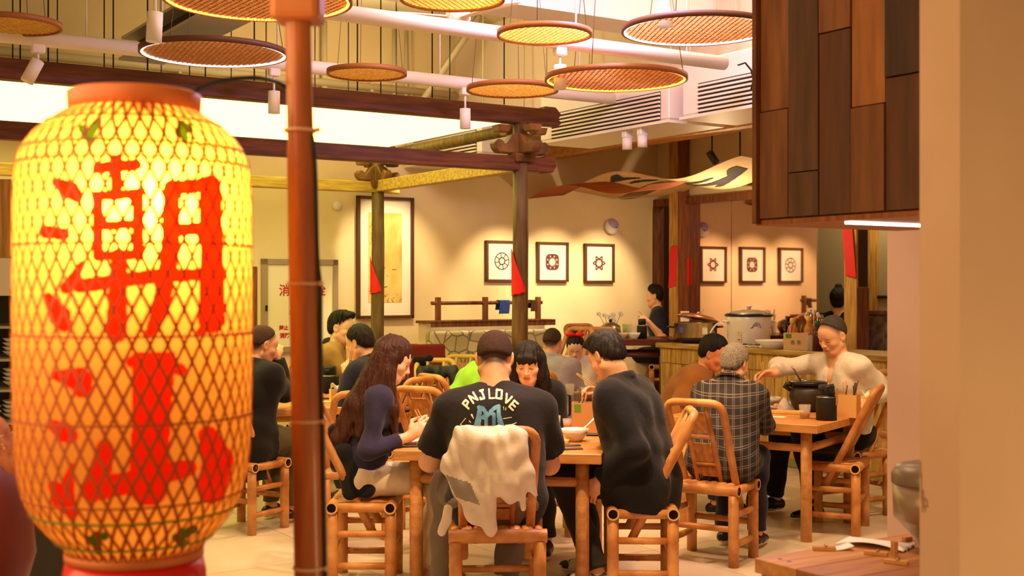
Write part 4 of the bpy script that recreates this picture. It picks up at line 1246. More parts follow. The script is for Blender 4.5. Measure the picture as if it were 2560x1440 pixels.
# red backed chairs by the booth
def red_chair(px, label):
    p = PX(px, 860, 11.0)
    t = thing('red_chair', label, 'chair', (p.x, p.y, 0), 0.5, 'red backed chairs')
    mr = mat('red_leather', rgb(128, 36, 20), 0.45)
    MB().box((0, -0.19, 0.84), (0.36, 0.05, 0.34)).build('backrest', mr, t, bev=0.022, seg=3)
    MB().box((0, 0, 0.45), (0.4, 0.4, 0.06)).build('seat', mr, t, bev=0.02, seg=2)
    for sx in (-1, 1):
        MB().tube([(sx * 0.17, -0.19, 0), (sx * 0.17, -0.19, 0.9)], 0.016, 8).build('leg', M_dtab, t)
        MB().tube([(sx * 0.17, 0.17, 0), (sx * 0.17, 0.17, 0.43)], 0.016, 8).build('leg', M_dtab, t)
red_chair(978, 'red leather backed chair behind the long haired person, close to the log post')
red_chair(1043, 'red leather backed chair beside the stone patterned booth')
# bench and tube frame beyond the second post
v0 = -0.75
bb = bthing('banquette', 'grey patterned bench against the pale wall beyond the second post', 'bench', WU - 0.05, V_at(2270, WU))
zb = Z_at(785, WU, V_at(2200, WU))
MB().box((-0.1, 0, zb - 0.3), (0.12, 1.0, 0.6)).build('back_cushion', mat('grey_fabric', rgb(150, 120, 110), 0.9, rgb(90, 80, 76), 12), bb, bev=0.03, seg=2)
MB().box((-0.35, 0, 0.4), (0.5, 1.0, 0.14)).build('seat_cushion', MATS['grey_fabric'], bb, bev=0.03, seg=2)
MB().box((-0.33, 0, 0.17), (0.46, 1.0, 0.34)).build('base', M_brown, bb)
MB().box((-0.1, 0, zb + 0.02), (0.16, 1.02, 0.03)).build('ledge', M_brown, bb)
tf = bthing('tube_frame', 'dark slim tube frame fixed on the pale wall above the bench', 'rail', WU - 0.015, V_at(2200, WU))
zq = Z_at(742, WU, V_at(2200, WU))
MB().tube([(0, 0.5, zq), (0, -0.6, zq)], 0.014, 8).build('rail', M_blackm, tf)
MB().tube([(0, 0.06, zq + 0.75), (0, 0.06, zq - 0.1), (0, 0.09, zq - 0.13), (0, 0.5, zq - 0.13)], 0.014, 8).build('rail', M_blackm, tf)
wp = bthing('wall_board', 'pale pine upright board on the wall next to the tube frame', 'board', WU - 0.016, V_at(2183, WU))
MB().box((0, 0, 1.7), (0.03, 0.14, 1.5)).build('board_face', M_pinev, wp)
# ================================================================== PEOPLE
def axis(lo, hi, step, fine):
    """grid coordinates from lo to hi: `step` apart, closer inside the (a, b, s) intervals of `fine`"""
    x, out = lo, [lo]
    while x < hi:
        s = step
        for a, b, f in fine:
            if a - step * 0.5 < x < b: s = min(s, f)
        x += s
        out.append(x)
    return np.array(out, np.float32)

class Blob:
    """solids blended into one continuous surface"""
    def __init__(s): s.p = []
    def cone(s, a, b, ra, rb, k=0.02, sub=False, cut=None, flat=None):
        a, b = np.array(a, np.float32), np.array(b, np.float32)
        ab = b - a
        L2 = float(ab @ ab) + 1e-9
        def fn(X, Y, Z):
            px, py, pz = X - a[0], Y - a[1], Z - a[2]
            t = np.clip((px * ab[0] + py * ab[1] + pz * ab[2]) / L2, 0, 1)
            dx, dy, dz = px - ab[0] * t, py - ab[1] * t, pz - ab[2] * t
            d = np.sqrt(dx * dx + dy * dy + dz * dz) - (ra + (rb - ra) * t)
            if cut is not None:
                n = ab / math.sqrt(L2)
                d = np.maximum(d, ((X - b[0]) * n[0] + (Y - b[1]) * n[1] + (Z - b[2]) * n[2]) - cut)
            return d
        m = max(ra, rb)
        s.p.append((fn, np.minimum(a, b) - m, np.maximum(a, b) + m, k, sub))
        return s
    def ell(s, c, r, R=None, k=0.02, sub=False):
        c = np.array(c, np.float32); r = np.array(r, np.float32)
        M = np.array(R, np.float32) if R is not None else np.eye(3, dtype=np.float32)
        def fn(X, Y, Z):
            x, y, z = X - c[0], Y - c[1], Z - c[2]
            q = [(M[0, i] * x + M[1, i] * y + M[2, i] * z) for i in range(3)]
            k0 = np.sqrt(sum((q[i] / r[i]) ** 2 for i in range(3)))
            k1 = np.sqrt(sum((q[i] / r[i] ** 2) ** 2 for i in range(3))) + 1e-9
            return k0 * (k0 - 1) / k1
        m = float(r.max())
        s.p.append((fn, c - m, c + m, k, sub))
        return s
    def half(s, c, n, lo, hi, k=0.01):
        """cut away the half space on the +n side of c inside the box lo..hi"""
        c = np.array(c, np.float32); n = np.array(n, np.float32); n = n / np.linalg.norm(n)
        s.p.append((lambda X, Y, Z: -((X - c[0]) * n[0] + (Y - c[1]) * n[1] + (Z - c[2]) * n[2]) + 0 * X, np.array(lo, np.float32), np.array(hi, np.float32), k, True))
        return s
    def surface(s, step, fine=((), (), ()), noise=None):
        lo = np.min([p[1] for p in s.p if not p[4]], 0) - 0.03
        hi = np.max([p[2] for p in s.p if not p[4]], 0) + 0.03
        ax = [axis(float(lo[i]), float(hi[i]), step, fine[i]) for i in range(3)]
        F = np.full((len(ax[0]), len(ax[1]), len(ax[2])), 0.06, np.float32)
        for fn, a, b, k, sub in s.p:
            m = k + 0.025
            sl = []
            for i in range(3):
                i0 = max(0, int(np.searchsorted(ax[i], a[i] - m)) - 1)
                i1 = min(len(ax[i]), int(np.searchsorted(ax[i], b[i] + m)) + 1)
                sl.append(slice(i0, i1))
            if any(q.stop - q.start < 1 for q in sl): continue
            X = ax[0][sl[0]][:, None, None]; Y = ax[1][sl[1]][None, :, None]; Z = ax[2][sl[2]][None, None, :]
            d = fn(X, Y, Z).astype(np.float32)
            f = F[sl[0], sl[1], sl[2]]
            if sub:
                d = -d
                h = np.clip(0.5 - 0.5 * (f - d) / k * -1.0, 0, 1)
                h = np.clip(0.5 + 0.5 * (f - d) / k, 0, 1)
                F[sl[0], sl[1], sl[2]] = d + (f - d) * h + k * h * (1 - h)
            else:
                h = np.clip(0.5 + 0.5 * (d - f) / k, 0, 1)
                F[sl[0], sl[1], sl[2]] = d + (f - d) * h - k * h * (1 - h)
        if noise is not None:
            X, Y, Z = np.meshgrid(*ax, indexing='ij', sparse=True)
            F = F + noise(X, Y, Z).astype(np.float32)
        return nets(F, ax)

CORN = np.array([(i, j, k) for i in (0, 1) for j in (0, 1) for k in (0, 1)])
EDG = [(a, b) for a in range(8) for b in range(a + 1, 8) if np.abs(CORN[a] - CORN[b]).sum() == 1]
def nets(F, ax):
    S = F < 0
    c = np.zeros(tuple(n - 1 for n in F.shape), np.int8)
    for i, j, k in CORN:
        c += S[i:F.shape[0] - 1 + i, j:F.shape[1] - 1 + j, k:F.shape[2] - 1 + k]
    idx = np.argwhere((c > 0) & (c < 8))
    n = len(idx)
    vid = np.full(c.shape, -1, np.int32)
    vid[tuple(idx.T)] = np.arange(n)
    val = np.stack([F[idx[:, 0] + i, idx[:, 1] + j, idx[:, 2] + k] for i, j, k in CORN], 1)
    acc = np.zeros((n, 3)); cnt = np.zeros(n)
    for a, b in EDG:
        m = (val[:, a] < 0) != (val[:, b] < 0)
        t = val[m, a] / (val[m, a] - val[m, b])
        acc[m] += CORN[a] + (CORN[b] - CORN[a]) * t[:, None]
        cnt[m] += 1
    loc = acc / cnt[:, None]
    V = np.zeros((n, 3))
    for d in range(3):
        x = ax[d]
        V[:, d] = x[idx[:, d]] + (x[idx[:, d] + 1] - x[idx[:, d]]) * loc[:, d]
    Q = []
    for d in range(3):
        e, f = (d + 1) % 3, (d + 2) % 3
        sl0 = [slice(None)] * 3; sl1 = [slice(None)] * 3
        sl0[d] = slice(0, -1); sl1[d] = slice(1, None)
        A, Bq = S[tuple(sl0)], S[tuple(sl1)]
        P = np.argwhere(A != Bq)
        P = P[(P[:, e] > 0) & (P[:, f] > 0) & (P[:, e] < F.shape[e] - 1) & (P[:, f] < F.shape[f] - 1)]
        ins = A[tuple(P.T)]
        o = [P.copy() for _ in range(4)]
        o[0][:, e] -= 1; o[0][:, f] -= 1
        o[1][:, f] -= 1
        o[3][:, e] -= 1
        q = np.stack([vid[tuple(x.T)] for x in o], 1)
        q[~ins] = q[~ins][:, ::-1]
        Q.append(q)
    Q = np.concatenate(Q)
    return V, Q[(Q >= 0).all(1)]

def np_mesh(name, V, Q, mats, mi=None):
    me = bpy.data.meshes.new(name)
    me.vertices.add(len(V)); me.vertices.foreach_set('co', V.astype(np.float32).ravel())
    me.loops.add(Q.size); me.loops.foreach_set('vertex_index', Q.astype(np.int32).ravel())
    me.polygons.add(len(Q)); me.polygons.foreach_set('loop_start', np.arange(0, Q.size, 4, dtype=np.int32))
    me.polygons.foreach_set('loop_total', np.full(len(Q), 4, np.int32))
    for m in (mats if isinstance(mats, list) else [mats]): me.materials.append(m)
    if mi is not None: me.polygons.foreach_set('material_index', mi.astype(np.int32))
    me.polygons.foreach_set('use_smooth', np.ones(len(Q), bool))
    me.update(calc_edges=True)
    me.validate()
    return me

def skin_hair(m, hc):
    nt = m.node_tree; N, L = nt.nodes, nt.links
    p = N['Principled BSDF']
    src = p.inputs['Base Color'].links[0].from_socket
    at = N.new('ShaderNodeAttribute'); at.attribute_name = 'stubble'
    mx = N.new('ShaderNodeMix'); mx.data_type = 'RGBA'
    L.new(at.outputs['Fac'], mx.inputs[0]); L.new(src, mx.inputs[6]); mx.inputs[7].default_value = hc
    L.new(mx.outputs[2], p.inputs['Base Color'])
    return m
M_skin = mat('skin', rgb(236, 184, 142), 0.5, rgb(226, 166, 124), 9, spec=0.35)
M_skin2 = mat('skin_fair', rgb(244, 204, 172), 0.5, rgb(236, 190, 156), 9, spec=0.35)
skin_hair(M_skin, rgb(40, 28, 22)); skin_hair(M_skin2, rgb(40, 28, 22))
M_lip = mat('lips', rgb(200, 116, 92), 0.45)
M_eyew = mat('eye_white', rgb(236, 226, 214), 0.25)
M_iris = mat('iris', rgb(26, 16, 12), 0.2)
def hairmat(name, a, b, bump=0.5, st=(60, 60, 5), rough=0.58):
    return mat(name, a, rough, b, 3, st, bump=bump, spec=0.3)
M_hair = hairmat('black_hair', rgb(22, 17, 15), rgb(38, 30, 26))
M_hairbr = hairmat('brown_hair', rgb(50, 26, 18), rgb(80, 44, 28), 0.5, (70, 70, 4), 0.46)
M_hairgrey = hairmat('grey_hair', rgb(96, 84, 76), rgb(170, 158, 146), 0.6, (90, 90, 60), 0.7)
M_hairsalt = hairmat('salt_hair', rgb(40, 34, 32), rgb(96, 86, 78), 0.6, (90, 90, 40), 0.6)
M_buzz = hairmat('buzz_hair', rgb(52, 34, 26), rgb(84, 58, 44), 0.5, (120, 120, 120), 0.8)

def vec(*a): return np.array(a, float)
def unit(v): return v / (np.linalg.norm(v) + 1e-9)
def rotm(ax, a):
    return np.array(Matrix.Rotation(a, 3, Vector(ax)))

def ik(sh, tgt, l1, l2, pole):
    d = tgt - sh
    L = np.linalg.norm(d)
    if L > (l1 + l2) * 0.985:
        d = d / L * (l1 + l2) * 0.985; tgt = sh + d; L = np.linalg.norm(d)
    a = (l1 * l1 - l2 * l2 + L * L) / (2 * L)
    h = math.sqrt(max(l1 * l1 - a * a, 0))
    u = d / L
    p = pole - u * (pole @ u)
    return sh + u * a + unit(p) * h, tgt

def hand(bl, wr, dr, pn, side, pose, s=1.0):
    """palm, four bent fingers and a thumb; dr points along the fingers, pn out of the palm; side +1 right hand"""
    dr = unit(dr); pn = unit(pn - dr * (pn @ dr))
    sd = np.cross(dr, pn) * side          # towards the thumb
    bl.ell(wr + dr * 0.048 * s, np.array((0.039, 0.05, 0.015)) * s, np.stack([sd, dr, pn], 1), 0.012)
    bl.cone(wr, wr + dr * 0.03 * s, 0.024 * s, 0.024 * s, 0.02)
    curls = {'relax': (0.5, 0.6, 0.5), 'chop': (0.75, 0.95, 0.7), 'point': (1.3, 1.5, 1.0), 'flat': (0.15, 0.2, 0.15), 'fist': (1.2, 1.3, 0.9)}[pose]
    for i, (o, L) in enumerate(((0.029, 0.92), (0.0105, 1.0), (-0.009, 0.94), (-0.027, 0.76))):
        c = curls
        if pose == 'point' and i == 0: c = (0.05, 0.1, 0.05)
        if pose == 'chop' and i < 2: c = (0.55 + 0.1 * i, 0.7, 0.5)
        p = wr + dr * 0.088 * s + sd * o * s
        a = 0.0
        r = 0.0085 * s
        for L0, da in zip((0.042, 0.027, 0.021), c):
            a += da
            q = p + (dr * math.cos(a) + pn * math.sin(a) + sd * o * 1.2) * L0 * L * s
            bl.cone(p, q, r, r * 0.92, 0.004)
            p, r = q, r * 0.92
    t0 = wr + dr * 0.03 * s + sd * 0.03 * s
    t1 = t0 + (dr * 0.6 + sd * 0.65 + pn * 0.35) * 0.045 * s
    k = 0.35 if pose in ('flat',) else 0.9
    t2 = t1 + (dr * 0.9 + pn * k * 0.7 - sd * 0.25 * k) * 0.034 * s
    t3 = t2 + (dr * 0.85 + pn * k - sd * 0.45 * k) * 0.024 * s
    bl.cone(t0, t1, 0.015 * s, 0.0105 * s, 0.01); bl.cone(t1, t2, 0.0105 * s, 0.0092 * s, 0.004); bl.cone(t2, t3, 0.0092 * s, 0.0078 * s, 0.004)

def person(label, loc, face, lean=12, side=0, twist=0, head=(0, 15, 0), hl=None, hr=None, hpose=('relax', 'relax'), hdir=(None, None), poles=(None, None),
           sh=0.185, girth=1.0, skin=None, top=None, bottom=None, shoes=None, hair=('short', None), eyes='down', sleeve=1.0, jacket=0.0, s=1.0, seat=SEATZ, fine=0.0048,
           knees=((0.10, 0.40), (0.10, 0.40)), feet=((0.11, 0.36), (0.11, 0.36)), neck=1.0, face_w=1.0, collar=None, glasses=False, sdrop=0.055, floor=0.0, legs=True, brow=True, hem=0.0, headshift=0.0, extra=None):
    a = math.radians(face)
    skin = skin or M_skin
    lean, side, twist = math.radians(lean), math.radians(side), math.radians(twist)
    P = vec(0, 0, seat + 0.095 * s)
    def frame(ln, sd, tw):
        U = unit(vec(math.sin(sd), math.sin(ln), math.cos(ln) * math.cos(sd)))
        Fw = unit(vec(0, math.cos(ln), -math.sin(ln)))
        Fw = unit(Fw - U * (Fw @ U))
        R = rotm(U, -tw)
        Fw = R @ Fw
        return U, Fw, np.cross(Fw, U)
    U1, F1, R1_ = frame(lean * 0.6, side * 0.7, twist * 0.35)
    U2, F2, R2_ = frame(lean * 1.15, side, twist)
    W = P + U1 * 0.17 * s
    C = W + U2 * 0.19 * s
    NB = C + U2 * 0.145 * s + F2 * 0.0
    hy, hp, hr_ = [math.radians(x) for x in head]
    HR = np.stack([R2_, F2, U2], 1)
    # head turned from an upright frame that follows the torso's heading
    hd = unit(vec(F2[0], F2[1], 0)); Rt = np.cross(hd, vec(0, 0, 1)); H0_ = np.stack([Rt, hd, vec(0, 0, 1)], 1)
    H = H0_ @ rotm((0, 0, 1), -hy) @ rotm((1, 0, 0), -hp) @ rotm((0, 1, 0), hr_)
    an_ = 0.55 * lean + 0.45 * hp
    HC = NB + (hd * math.sin(an_) + vec(0, 0, math.cos(an_))) * 0.150 * s + hd * (0.015 + headshift) * s
    hs = s * (1.0 if s > 0.85 else 1.0 + (0.85 - s) * 0.9)
    g = lambda x, y, z: HC + H @ (vec(x * face_w, y, z) * hs)
    SL, SR = NB - U2 * sdrop * s - R2_ * sh * s, NB - U2 * sdrop * s + R2_ * sh * s
    l1, l2 = 0.285 * s, 0.245 * s
    hl = vec(*hl) if hl is not None else vec(-0.12, 0.30, seat + 0.2) * vec(s, s, 1)
    hr2 = vec(*hr) if hr is not None else vec(0.12, 0.30, seat + 0.2) * vec(s, s, 1)
    EL, WL = ik(SL, hl, l1, l2, vec(*poles[0]) if poles[0] else vec(-0.5, -0.35, -0.9))
    ER, WR = ik(SR, hr2, l1, l2, vec(*poles[1]) if poles[1] else vec(0.5, -0.35, -0.9))
    knL, knR = P + vec(-knees[0][0], knees[0][1], 0.0) * s, P + vec(knees[1][0], knees[1][1], 0.0) * s
    fz = floor + 0.085
    anL, anR = vec(-feet[0][0] * s, feet[0][1] * s, fz), vec(feet[1][0] * s, feet[1][1] * s, fz)
    hipL, hipR = P + vec(-0.085, 0.0, 0) * s, P + vec(0.085, 0.0, 0) * s
    gg = girth * s
    # ---- the body: one surface
    b = Blob()
    def torso(b, o, k=0.07):
        for sx in (-1, 1):
            b.cone(P + R1_ * sx * 0.075 * gg, W + R1_ * sx * 0.06 * gg, 0.098 * gg + o, 0.09 * gg + o, k)
            b.cone(W + R2_ * sx * 0.06 * gg, C + R2_ * sx * 0.075 * gg, 0.09 * gg + o, 0.098 * gg + o, k)
            b.cone(C + R2_ * sx * 0.07 * gg, NB - U2 * (sdrop + 0.02) * s + R2_ * sx * (sh - 0.05) * s, 0.095 * gg + o, 0.058 * gg + o, k)
            b.cone(NB - U2 * 0.01 * s + R2_ * sx * 0.035 * s, NB - U2 * (sdrop + 0.005) * s + R2_ * sx * (sh - 0.02) * s, 0.046 * s + o, 0.05 * s + o, 0.05)
    torso(b, 0.0)
    b.cone(NB - U2 * 0.03 * s, g(0, -0.022, -0.075), 0.058 * s * neck, 0.053 * s * neck, 0.03)
    for S_, E_, W_ in ((SL, EL, WL), (SR, ER, WR)):
        b.cone(S_, E_, 0.047 * gg, 0.038 * gg, 0.04)
        b.cone(E_, E_ + (W_ - E_) * 0.3, 0.038 * gg, 0.039 * gg, 0.02)
        b.cone(E_ + (W_ - E_) * 0.3, W_, 0.039 * gg, 0.0255 * s, 0.02)
    for k_, (E_, W_, sd_) in enumerate(((EL, WL, -1), (ER, WR, 1))):
        d_ = vec(*hdir[k_][0]) if hdir[k_] else W_ - E_
        n_ = vec(*hdir[k_][1]) if hdir[k_] else vec(-sd_ * 0.5, 0.1, -0.9)
        hand(b, W_, d_, n_, sd_, hpose[k_], s)
    if legs:
        for h_, kn, an in ((hipL, knL, anL), (hipR, knR, anR)):
            b.cone(h_, kn, 0.082 * gg, 0.056 * gg, 0.03)
            b.cone(kn, kn + (an - kn) * 0.35, 0.054 * gg, 0.053 * gg, 0.02)
            b.cone(kn + (an - kn) * 0.35, an, 0.053 * gg, 0.036 * s, 0.02)
            b.cone(an + vec(0, -0.02, -0.04), an + vec(0, 0.12 * s, -0.058), 0.032 * s, 0.024 * s, 0.02)
    # head
    def E(c, r, k=0.02, sub=False): b.ell(g(*c), vec(*r) * vec(face_w, 1, 1) * hs, H, k, sub)
    E((0, -0.012, 0.032), (0.074, 0.094, 0.086), 0.02)
    E((0, 0.022, -0.03), (0.061, 0.066, 0.08), 0.03)
    E((0, 0.048, -0.092), (0.036, 0.034, 0.026), 0.035)
    for sx in (-1, 1):
        b.cone(g(sx * 0.052, 0.0, -0.06), g(sx * 0.02, 0.055, -0.093), 0.02 * hs, 0.018 * hs, 0.03)
        E((sx * 0.04, 0.052, -0.028), (0.026, 0.028, 0.024), 0.02)
    E((0, 0.052, 0.03), (0.055, 0.036, 0.045), 0.03)
    b.cone(g(-0.036, 0.074, 0.019), g(0.036, 0.074, 0.019), 0.010 * hs, 0.010 * hs, 0.012)
    for sx in (-1, 1):
        E((sx * 0.031, 0.096, -0.002), (0.018, 0.016, 0.011), 0.010, True)
        E((sx * 0.031, 0.074, -0.003), (0.016, 0.012, 0.010), 0.004)
    b.cone(g(0, 0.083, 0.006), g(0, 0.103, -0.033), 0.0075 * hs, 0.0115 * hs, 0.008)
    for sx in (-1, 1): b.ell(g(sx * 0.012, 0.094, -0.037), vec(0.0085, 0.010, 0.0075) * hs, H, 0.005)
    E((0, 0.080, -0.058), (0.026, 0.016, 0.02), 0.012)
    E((0, 0.0925, -0.0595), (0.020, 0.0085, 0.0052), 0.004)
    E((0, 0.0905, -0.070), (0.018, 0.0095, 0.0060), 0.004)
    for sx in (-1, 1):
        Re = H @ rotm((0, 0, 1), sx * 0.35) @ rotm((1, 0, 0), 0.18)
        b.ell(g(sx * 0.0755, -0.012, -0.008), vec(0.009, 0.020, 0.033) * hs, Re, 0.008)
        b.ell(g(sx * 0.083, -0.009, -0.004), vec(0.006, 0.010, 0.018) * hs, Re, 0.006, True)
    lo_h, hi_h = HC - 0.125 * hs, HC + 0.125 * hs
    fines = [[], [], []]
    boxes = [(lo_h, hi_h)]
    for W_, nm in ((WL, 0), (WR, 1)):
        boxes.append((W_ - 0.02, W_ + 0.02) if hpose[nm] is None else (W_ - 0.13 * s, W_ + 0.13 * s))
    for lo_, hi_ in boxes[:1]:
        for i in range(3): fines[i].append((lo_[i], hi_[i], fine))
    for lo_, hi_ in boxes[1:]:
        for i in range(3): fines[i].append((lo_[i], hi_[i], max(fine, 0.0062)))
    V, Q = b.surface(0.016, fines)
    cen = V[Q].mean(1)
    q = (cen - HC) @ H / hs
    lip = (np.abs(q[:, 0]) < 0.0195) & (q[:, 2] > -0.0755) & (q[:, 2] < -0.0555) & (q[:, 1] > 0.0905)
    me_ = np_mesh('person', V, Q, [skin, M_lip], lip)
    if hair[0] in ('short', 'buzz', 'top', 'thick', 'bun'):
        qv = (V - HC) @ H / hs
        d1 = np.minimum(-((qv - vec(0, -0.06, -0.080)) @ vec(0, 0.78, -0.62)), qv[:, 2] + 0.082)
        d2 = (np.sqrt((((qv - vec(0, 0.112, -0.028)) / vec(0.080, 0.076, 0.09)) ** 2).sum(1)) - 1) * 0.078
        d3 = (np.sqrt((((qv - vec(0, -0.008, -0.012)) / vec(1.0, 0.022, 0.036)) ** 2).sum(1)) - 1) * 0.03
        dm = np.minimum(np.minimum(d1, d2), np.where(np.abs(qv[:, 0]) > 0.06, d3, 1.0))
        st_ = np.clip((dm + 0.008) / (0.034 if hair[0] == 'buzz' else 0.022), 0, 1) * (np.linalg.norm(qv, axis=1) < 0.2)
        at_ = me_.attributes.new('stubble', 'FLOAT', 'POINT')
        at_.data.foreach_set('value', (st_ * 0.92).astype(np.float32))
    ob = bpy.data.objects.new('person', me_)
    COL.objects.link(ob)
    ob.location = loc if len(loc) == 3 else (loc[0], loc[1], 0)
    ob.rotation_euler = (0, 0, -a)
    tag(ob, label, 'person')
    def tube_h(name, pts, r, m, n=6):
        return MB().tube([Vector(g(*p)) for p in pts], [x * hs for x in r] if isinstance(r, list) else r * hs, n).build(name, m, ob)
    Hm = Matrix([list(r_) for r_ in H])
    for sx in (-1, 1):
        if eyes == 'open':
            ew = MB().ball(Vector(g(sx * 0.031, 0.0800, -0.003)), (0.0125 * hs, 0.0075 * hs, 0.0052 * hs), 12, M=Hm).build('eye', M_eyew, ob)
            MB().ball(Vector(g(sx * 0.031, 0.0842, -0.003)), (0.0052 * hs, 0.0045 * hs, 0.0052 * hs), 10, M=Hm).build('iris', M_iris, ew)
        tube_h('eyelid', [(sx * 0.017, 0.084, -0.005), (sx * 0.025, 0.0885, 0.0 if eyes == 'open' else -0.005), (sx * 0.034, 0.0878, 0.0005 if eyes == 'open' else -0.006), (sx * 0.044, 0.0805, -0.004)], [0.0008, 0.0017, 0.0019, 0.0008], M_iris)
        if brow:
            tube_h('eyebrow', [(sx * 0.015, 0.0865, 0.0185), (sx * 0.030, 0.0845, 0.0235), (sx * 0.046, 0.0735, 0.0185)], [0.0028, 0.0032, 0.0012], hair[1] or M_hair)
    if glasses:
        gl = MB()
        for sx in (-1, 1):
            gl.tube([Vector(g(sx * 0.032 + 0.023 * math.cos(t), 0.098 - 0.12 * abs(0.023 * math.cos(t)) * 0, -0.004 + 0.019 * math.sin(t))) for t in [k * math.pi / 9 for k in range(19)]], 0.0013, 5)
            gl.tube([Vector(g(sx * 0.055, 0.097, 0.0)), Vector(g(sx * 0.076, 0.05, 0.004)), Vector(g(sx * 0.080, -0.01, 0.004))], 0.0012, 5)
        gl.tube([Vector(g(-0.009, 0.099, -0.001)), Vector(g(0.009, 0.099, -0.001))], 0.0013, 5)
        gl.build('glasses', glasses if glasses is not True else mat('gilt', rgb(200, 160, 90), 0.3, metal=1), ob)
    # ---- hair
    kind, hm = hair[0], hair[1] or M_hair
    hb = Blob()
    def HE(c, r, k=0.02, sub=False): hb.ell(g(*c), vec(*r) * vec(face_w, 1, 1) * hs, H, k, sub)
    big_lo, big_hi = HC - 0.2, HC + 0.2
    n_amp = 0.0022
    if kind in ('short', 'buzz', 'top', 'thick'):
        o = {'short': 0.009, 'buzz': 0.0022, 'top': 0.005, 'thick': 0.011}[kind]
        HE((0, -0.014, 0.044), (0.0750 + o * 0.6, 0.0955 + o * 0.6, 0.0825 + o))
        HE((0, -0.030, 0.012), (0.0740 + o * 0.45, 0.080 + o * 0.45, 0.075), 0.015)
        if kind in ('top', 'thick'):
            for x_, y_ in ((-0.03, 0.05), (0.0, 0.058), (0.03, 0.05), (-0.035, 0.0), (0.035, 0.0), (0, -0.01)):
                HE((x_, y_, 0.098), (0.035, 0.04, 0.03), 0.02)
        HE((0, -0.062, -0.026), (0.055 + o * 0.3, 0.036 + o * 0.35, 0.05), 0.02)
        HE((0, 0.112, -0.024), (0.082, 0.076, 0.092), 0.016, True)
        n_ = H @ vec(0, 0.78, -0.62)
        hb.half(g(0, -0.06, -0.068 if kind != 'buzz' else -0.04), n_, big_lo, big_hi, 0.014)
        hb.half(g(0, 0, -0.070 if kind != 'buzz' else -0.02), H @ vec(0, 0, -1), big_lo, big_hi, 0.02)
        for sx in (-1, 1): HE((sx * 0.088, -0.010, -0.012), (0.024, 0.024, 0.036), 0.006, True)
        n_amp = {'short': 0.002, 'buzz': 0.0007, 'top': 0.004, 'thick': 0.0022}[kind]
    elif kind == 'long':
        o = 0.013
        HE((0, -0.014, 0.034), (0.0745 + o, 0.094 + o, 0.0865 + o))
        strands = hair[2]
        for pts in strands:
            pp = [(g(*p[:3]) if p[3] == 'h' else NB + R2_ * p[0] + F2 * p[1] + U2 * p[2], p[4]) for p in pts]
            for (p0, r0), (p1, r1) in zip(pp[:-1], pp[1:]):
                hb.cone(p0, p1, r0, r1, 0.025)
        HE((0.0, 0.118, -0.045), (0.062, 0.076, 0.098), 0.010, True)
        if hair[3] if len(hair) > 3 else False:
            HE((0, 0.080, 0.050), (0.064, 0.022, 0.034), 0.012)
            HE((0.0, 0.118, -0.052), (0.052, 0.05, 0.076), 0.006, True)
        n_amp = 0.003
    elif kind == 'bun':
        HE((0, -0.014, 0.034), (0.083, 0.103, 0.095))
        HE((0, -0.06, -0.03), (0.06, 0.04, 0.05))
        HE((0, -0.02, 0.132), (0.035, 0.035, 0.03), 0.012)
        HE((0, 0.112, -0.032), (0.078, 0.078, 0.088), 0.012, True)
        for sx in (-1, 1): HE((sx * 0.088, -0.010, -0.012), (0.02, 0.022, 0.034), 0.006, True)
    if kind != 'none':
        ph = loc[0] * 7
        def hn(X, Y, Z):
            u = (X - HC[0]); v_ = (Y - HC[1]); w_ = (Z - HC[2])
            th = np.arctan2(u, v_ + 0.001)
            return n_amp * (np.sin(th * 17 + w_ * 26 + ph) + 0.7 * np.sin(th * 31 - w_ * 40 + ph * 2) + 0.6 * np.sin(u * 150 + 2 * np.sin(v_ * 70) + w_ * 60))
        V, Q = hb.surface(0.0055 if kind != 'long' else 0.0075, noise=hn)
        link(bpy.data.objects.new('hair', np_mesh('hair', V, Q, hm)), ob)
    # ---- clothes
    fold = lambda amp, ph: (lambda X, Y, Z: amp * (np.sin(Z * 34 + 9 * X + 2.2 * np.sin(X * 21 + ph) + ph) * 0.6 + np.sin(Z * 17 - 13 * Y + 2.0 * np.sin(Z * 13 + Y * 16 + ph)) * 0.8))
    def garment(name, m, o, sl, amp, hem_drop=0.0, k=0.06, jk=False):
        t = Blob()
        torso(t, o, k)
        if sl > 0:
            for S_, E_, W_ in ((SL, EL, WL), (SR, ER, WR)):
                if sl <= 0.62:
                    e = S_ + (E_ - S_) * (sl / 0.5)
                    t.cone(S_, e, 0.05 * gg + o, 0.05 * gg + o + 0.006, 0.04, cut=0.0)
                else:
                    t.cone(S_, E_, 0.049 * gg + o, 0.042 * gg + o, 0.04)
                    f = min(1.0, (sl - 0.5) * 2)
                    e = E_ + (W_ - E_) * f
                    t.cone(E_, e, 0.041 * gg + o, 0.032 * gg + o * 0.8, 0.025, cut=0.0)
        if hem_drop:
            for sx in (-1, 1):
                t.cone(P + vec(sx * 0.085, -0.03, 0) * gg, P + vec(sx * 0.10, -0.02, -hem_drop), 0.10 * gg + o, 0.10 * gg + o, 0.05, cut=0.0)
                t.cone(P + vec(sx * 0.09, 0.0, 0.0) * gg, P + vec(sx * 0.12, 0.16, 0.0) * gg, 0.10 * gg + o, 0.09 * gg + o, 0.05, cut=0.0)
        if jk:
            for sx in (-1, 1):
                t.cone(C + R2_ * sx * 0.095 * gg, P + R1_ * sx * 0.10 * gg + U1 * 0.02, 0.095 * gg + o, 0.10 * gg + o, 0.06)
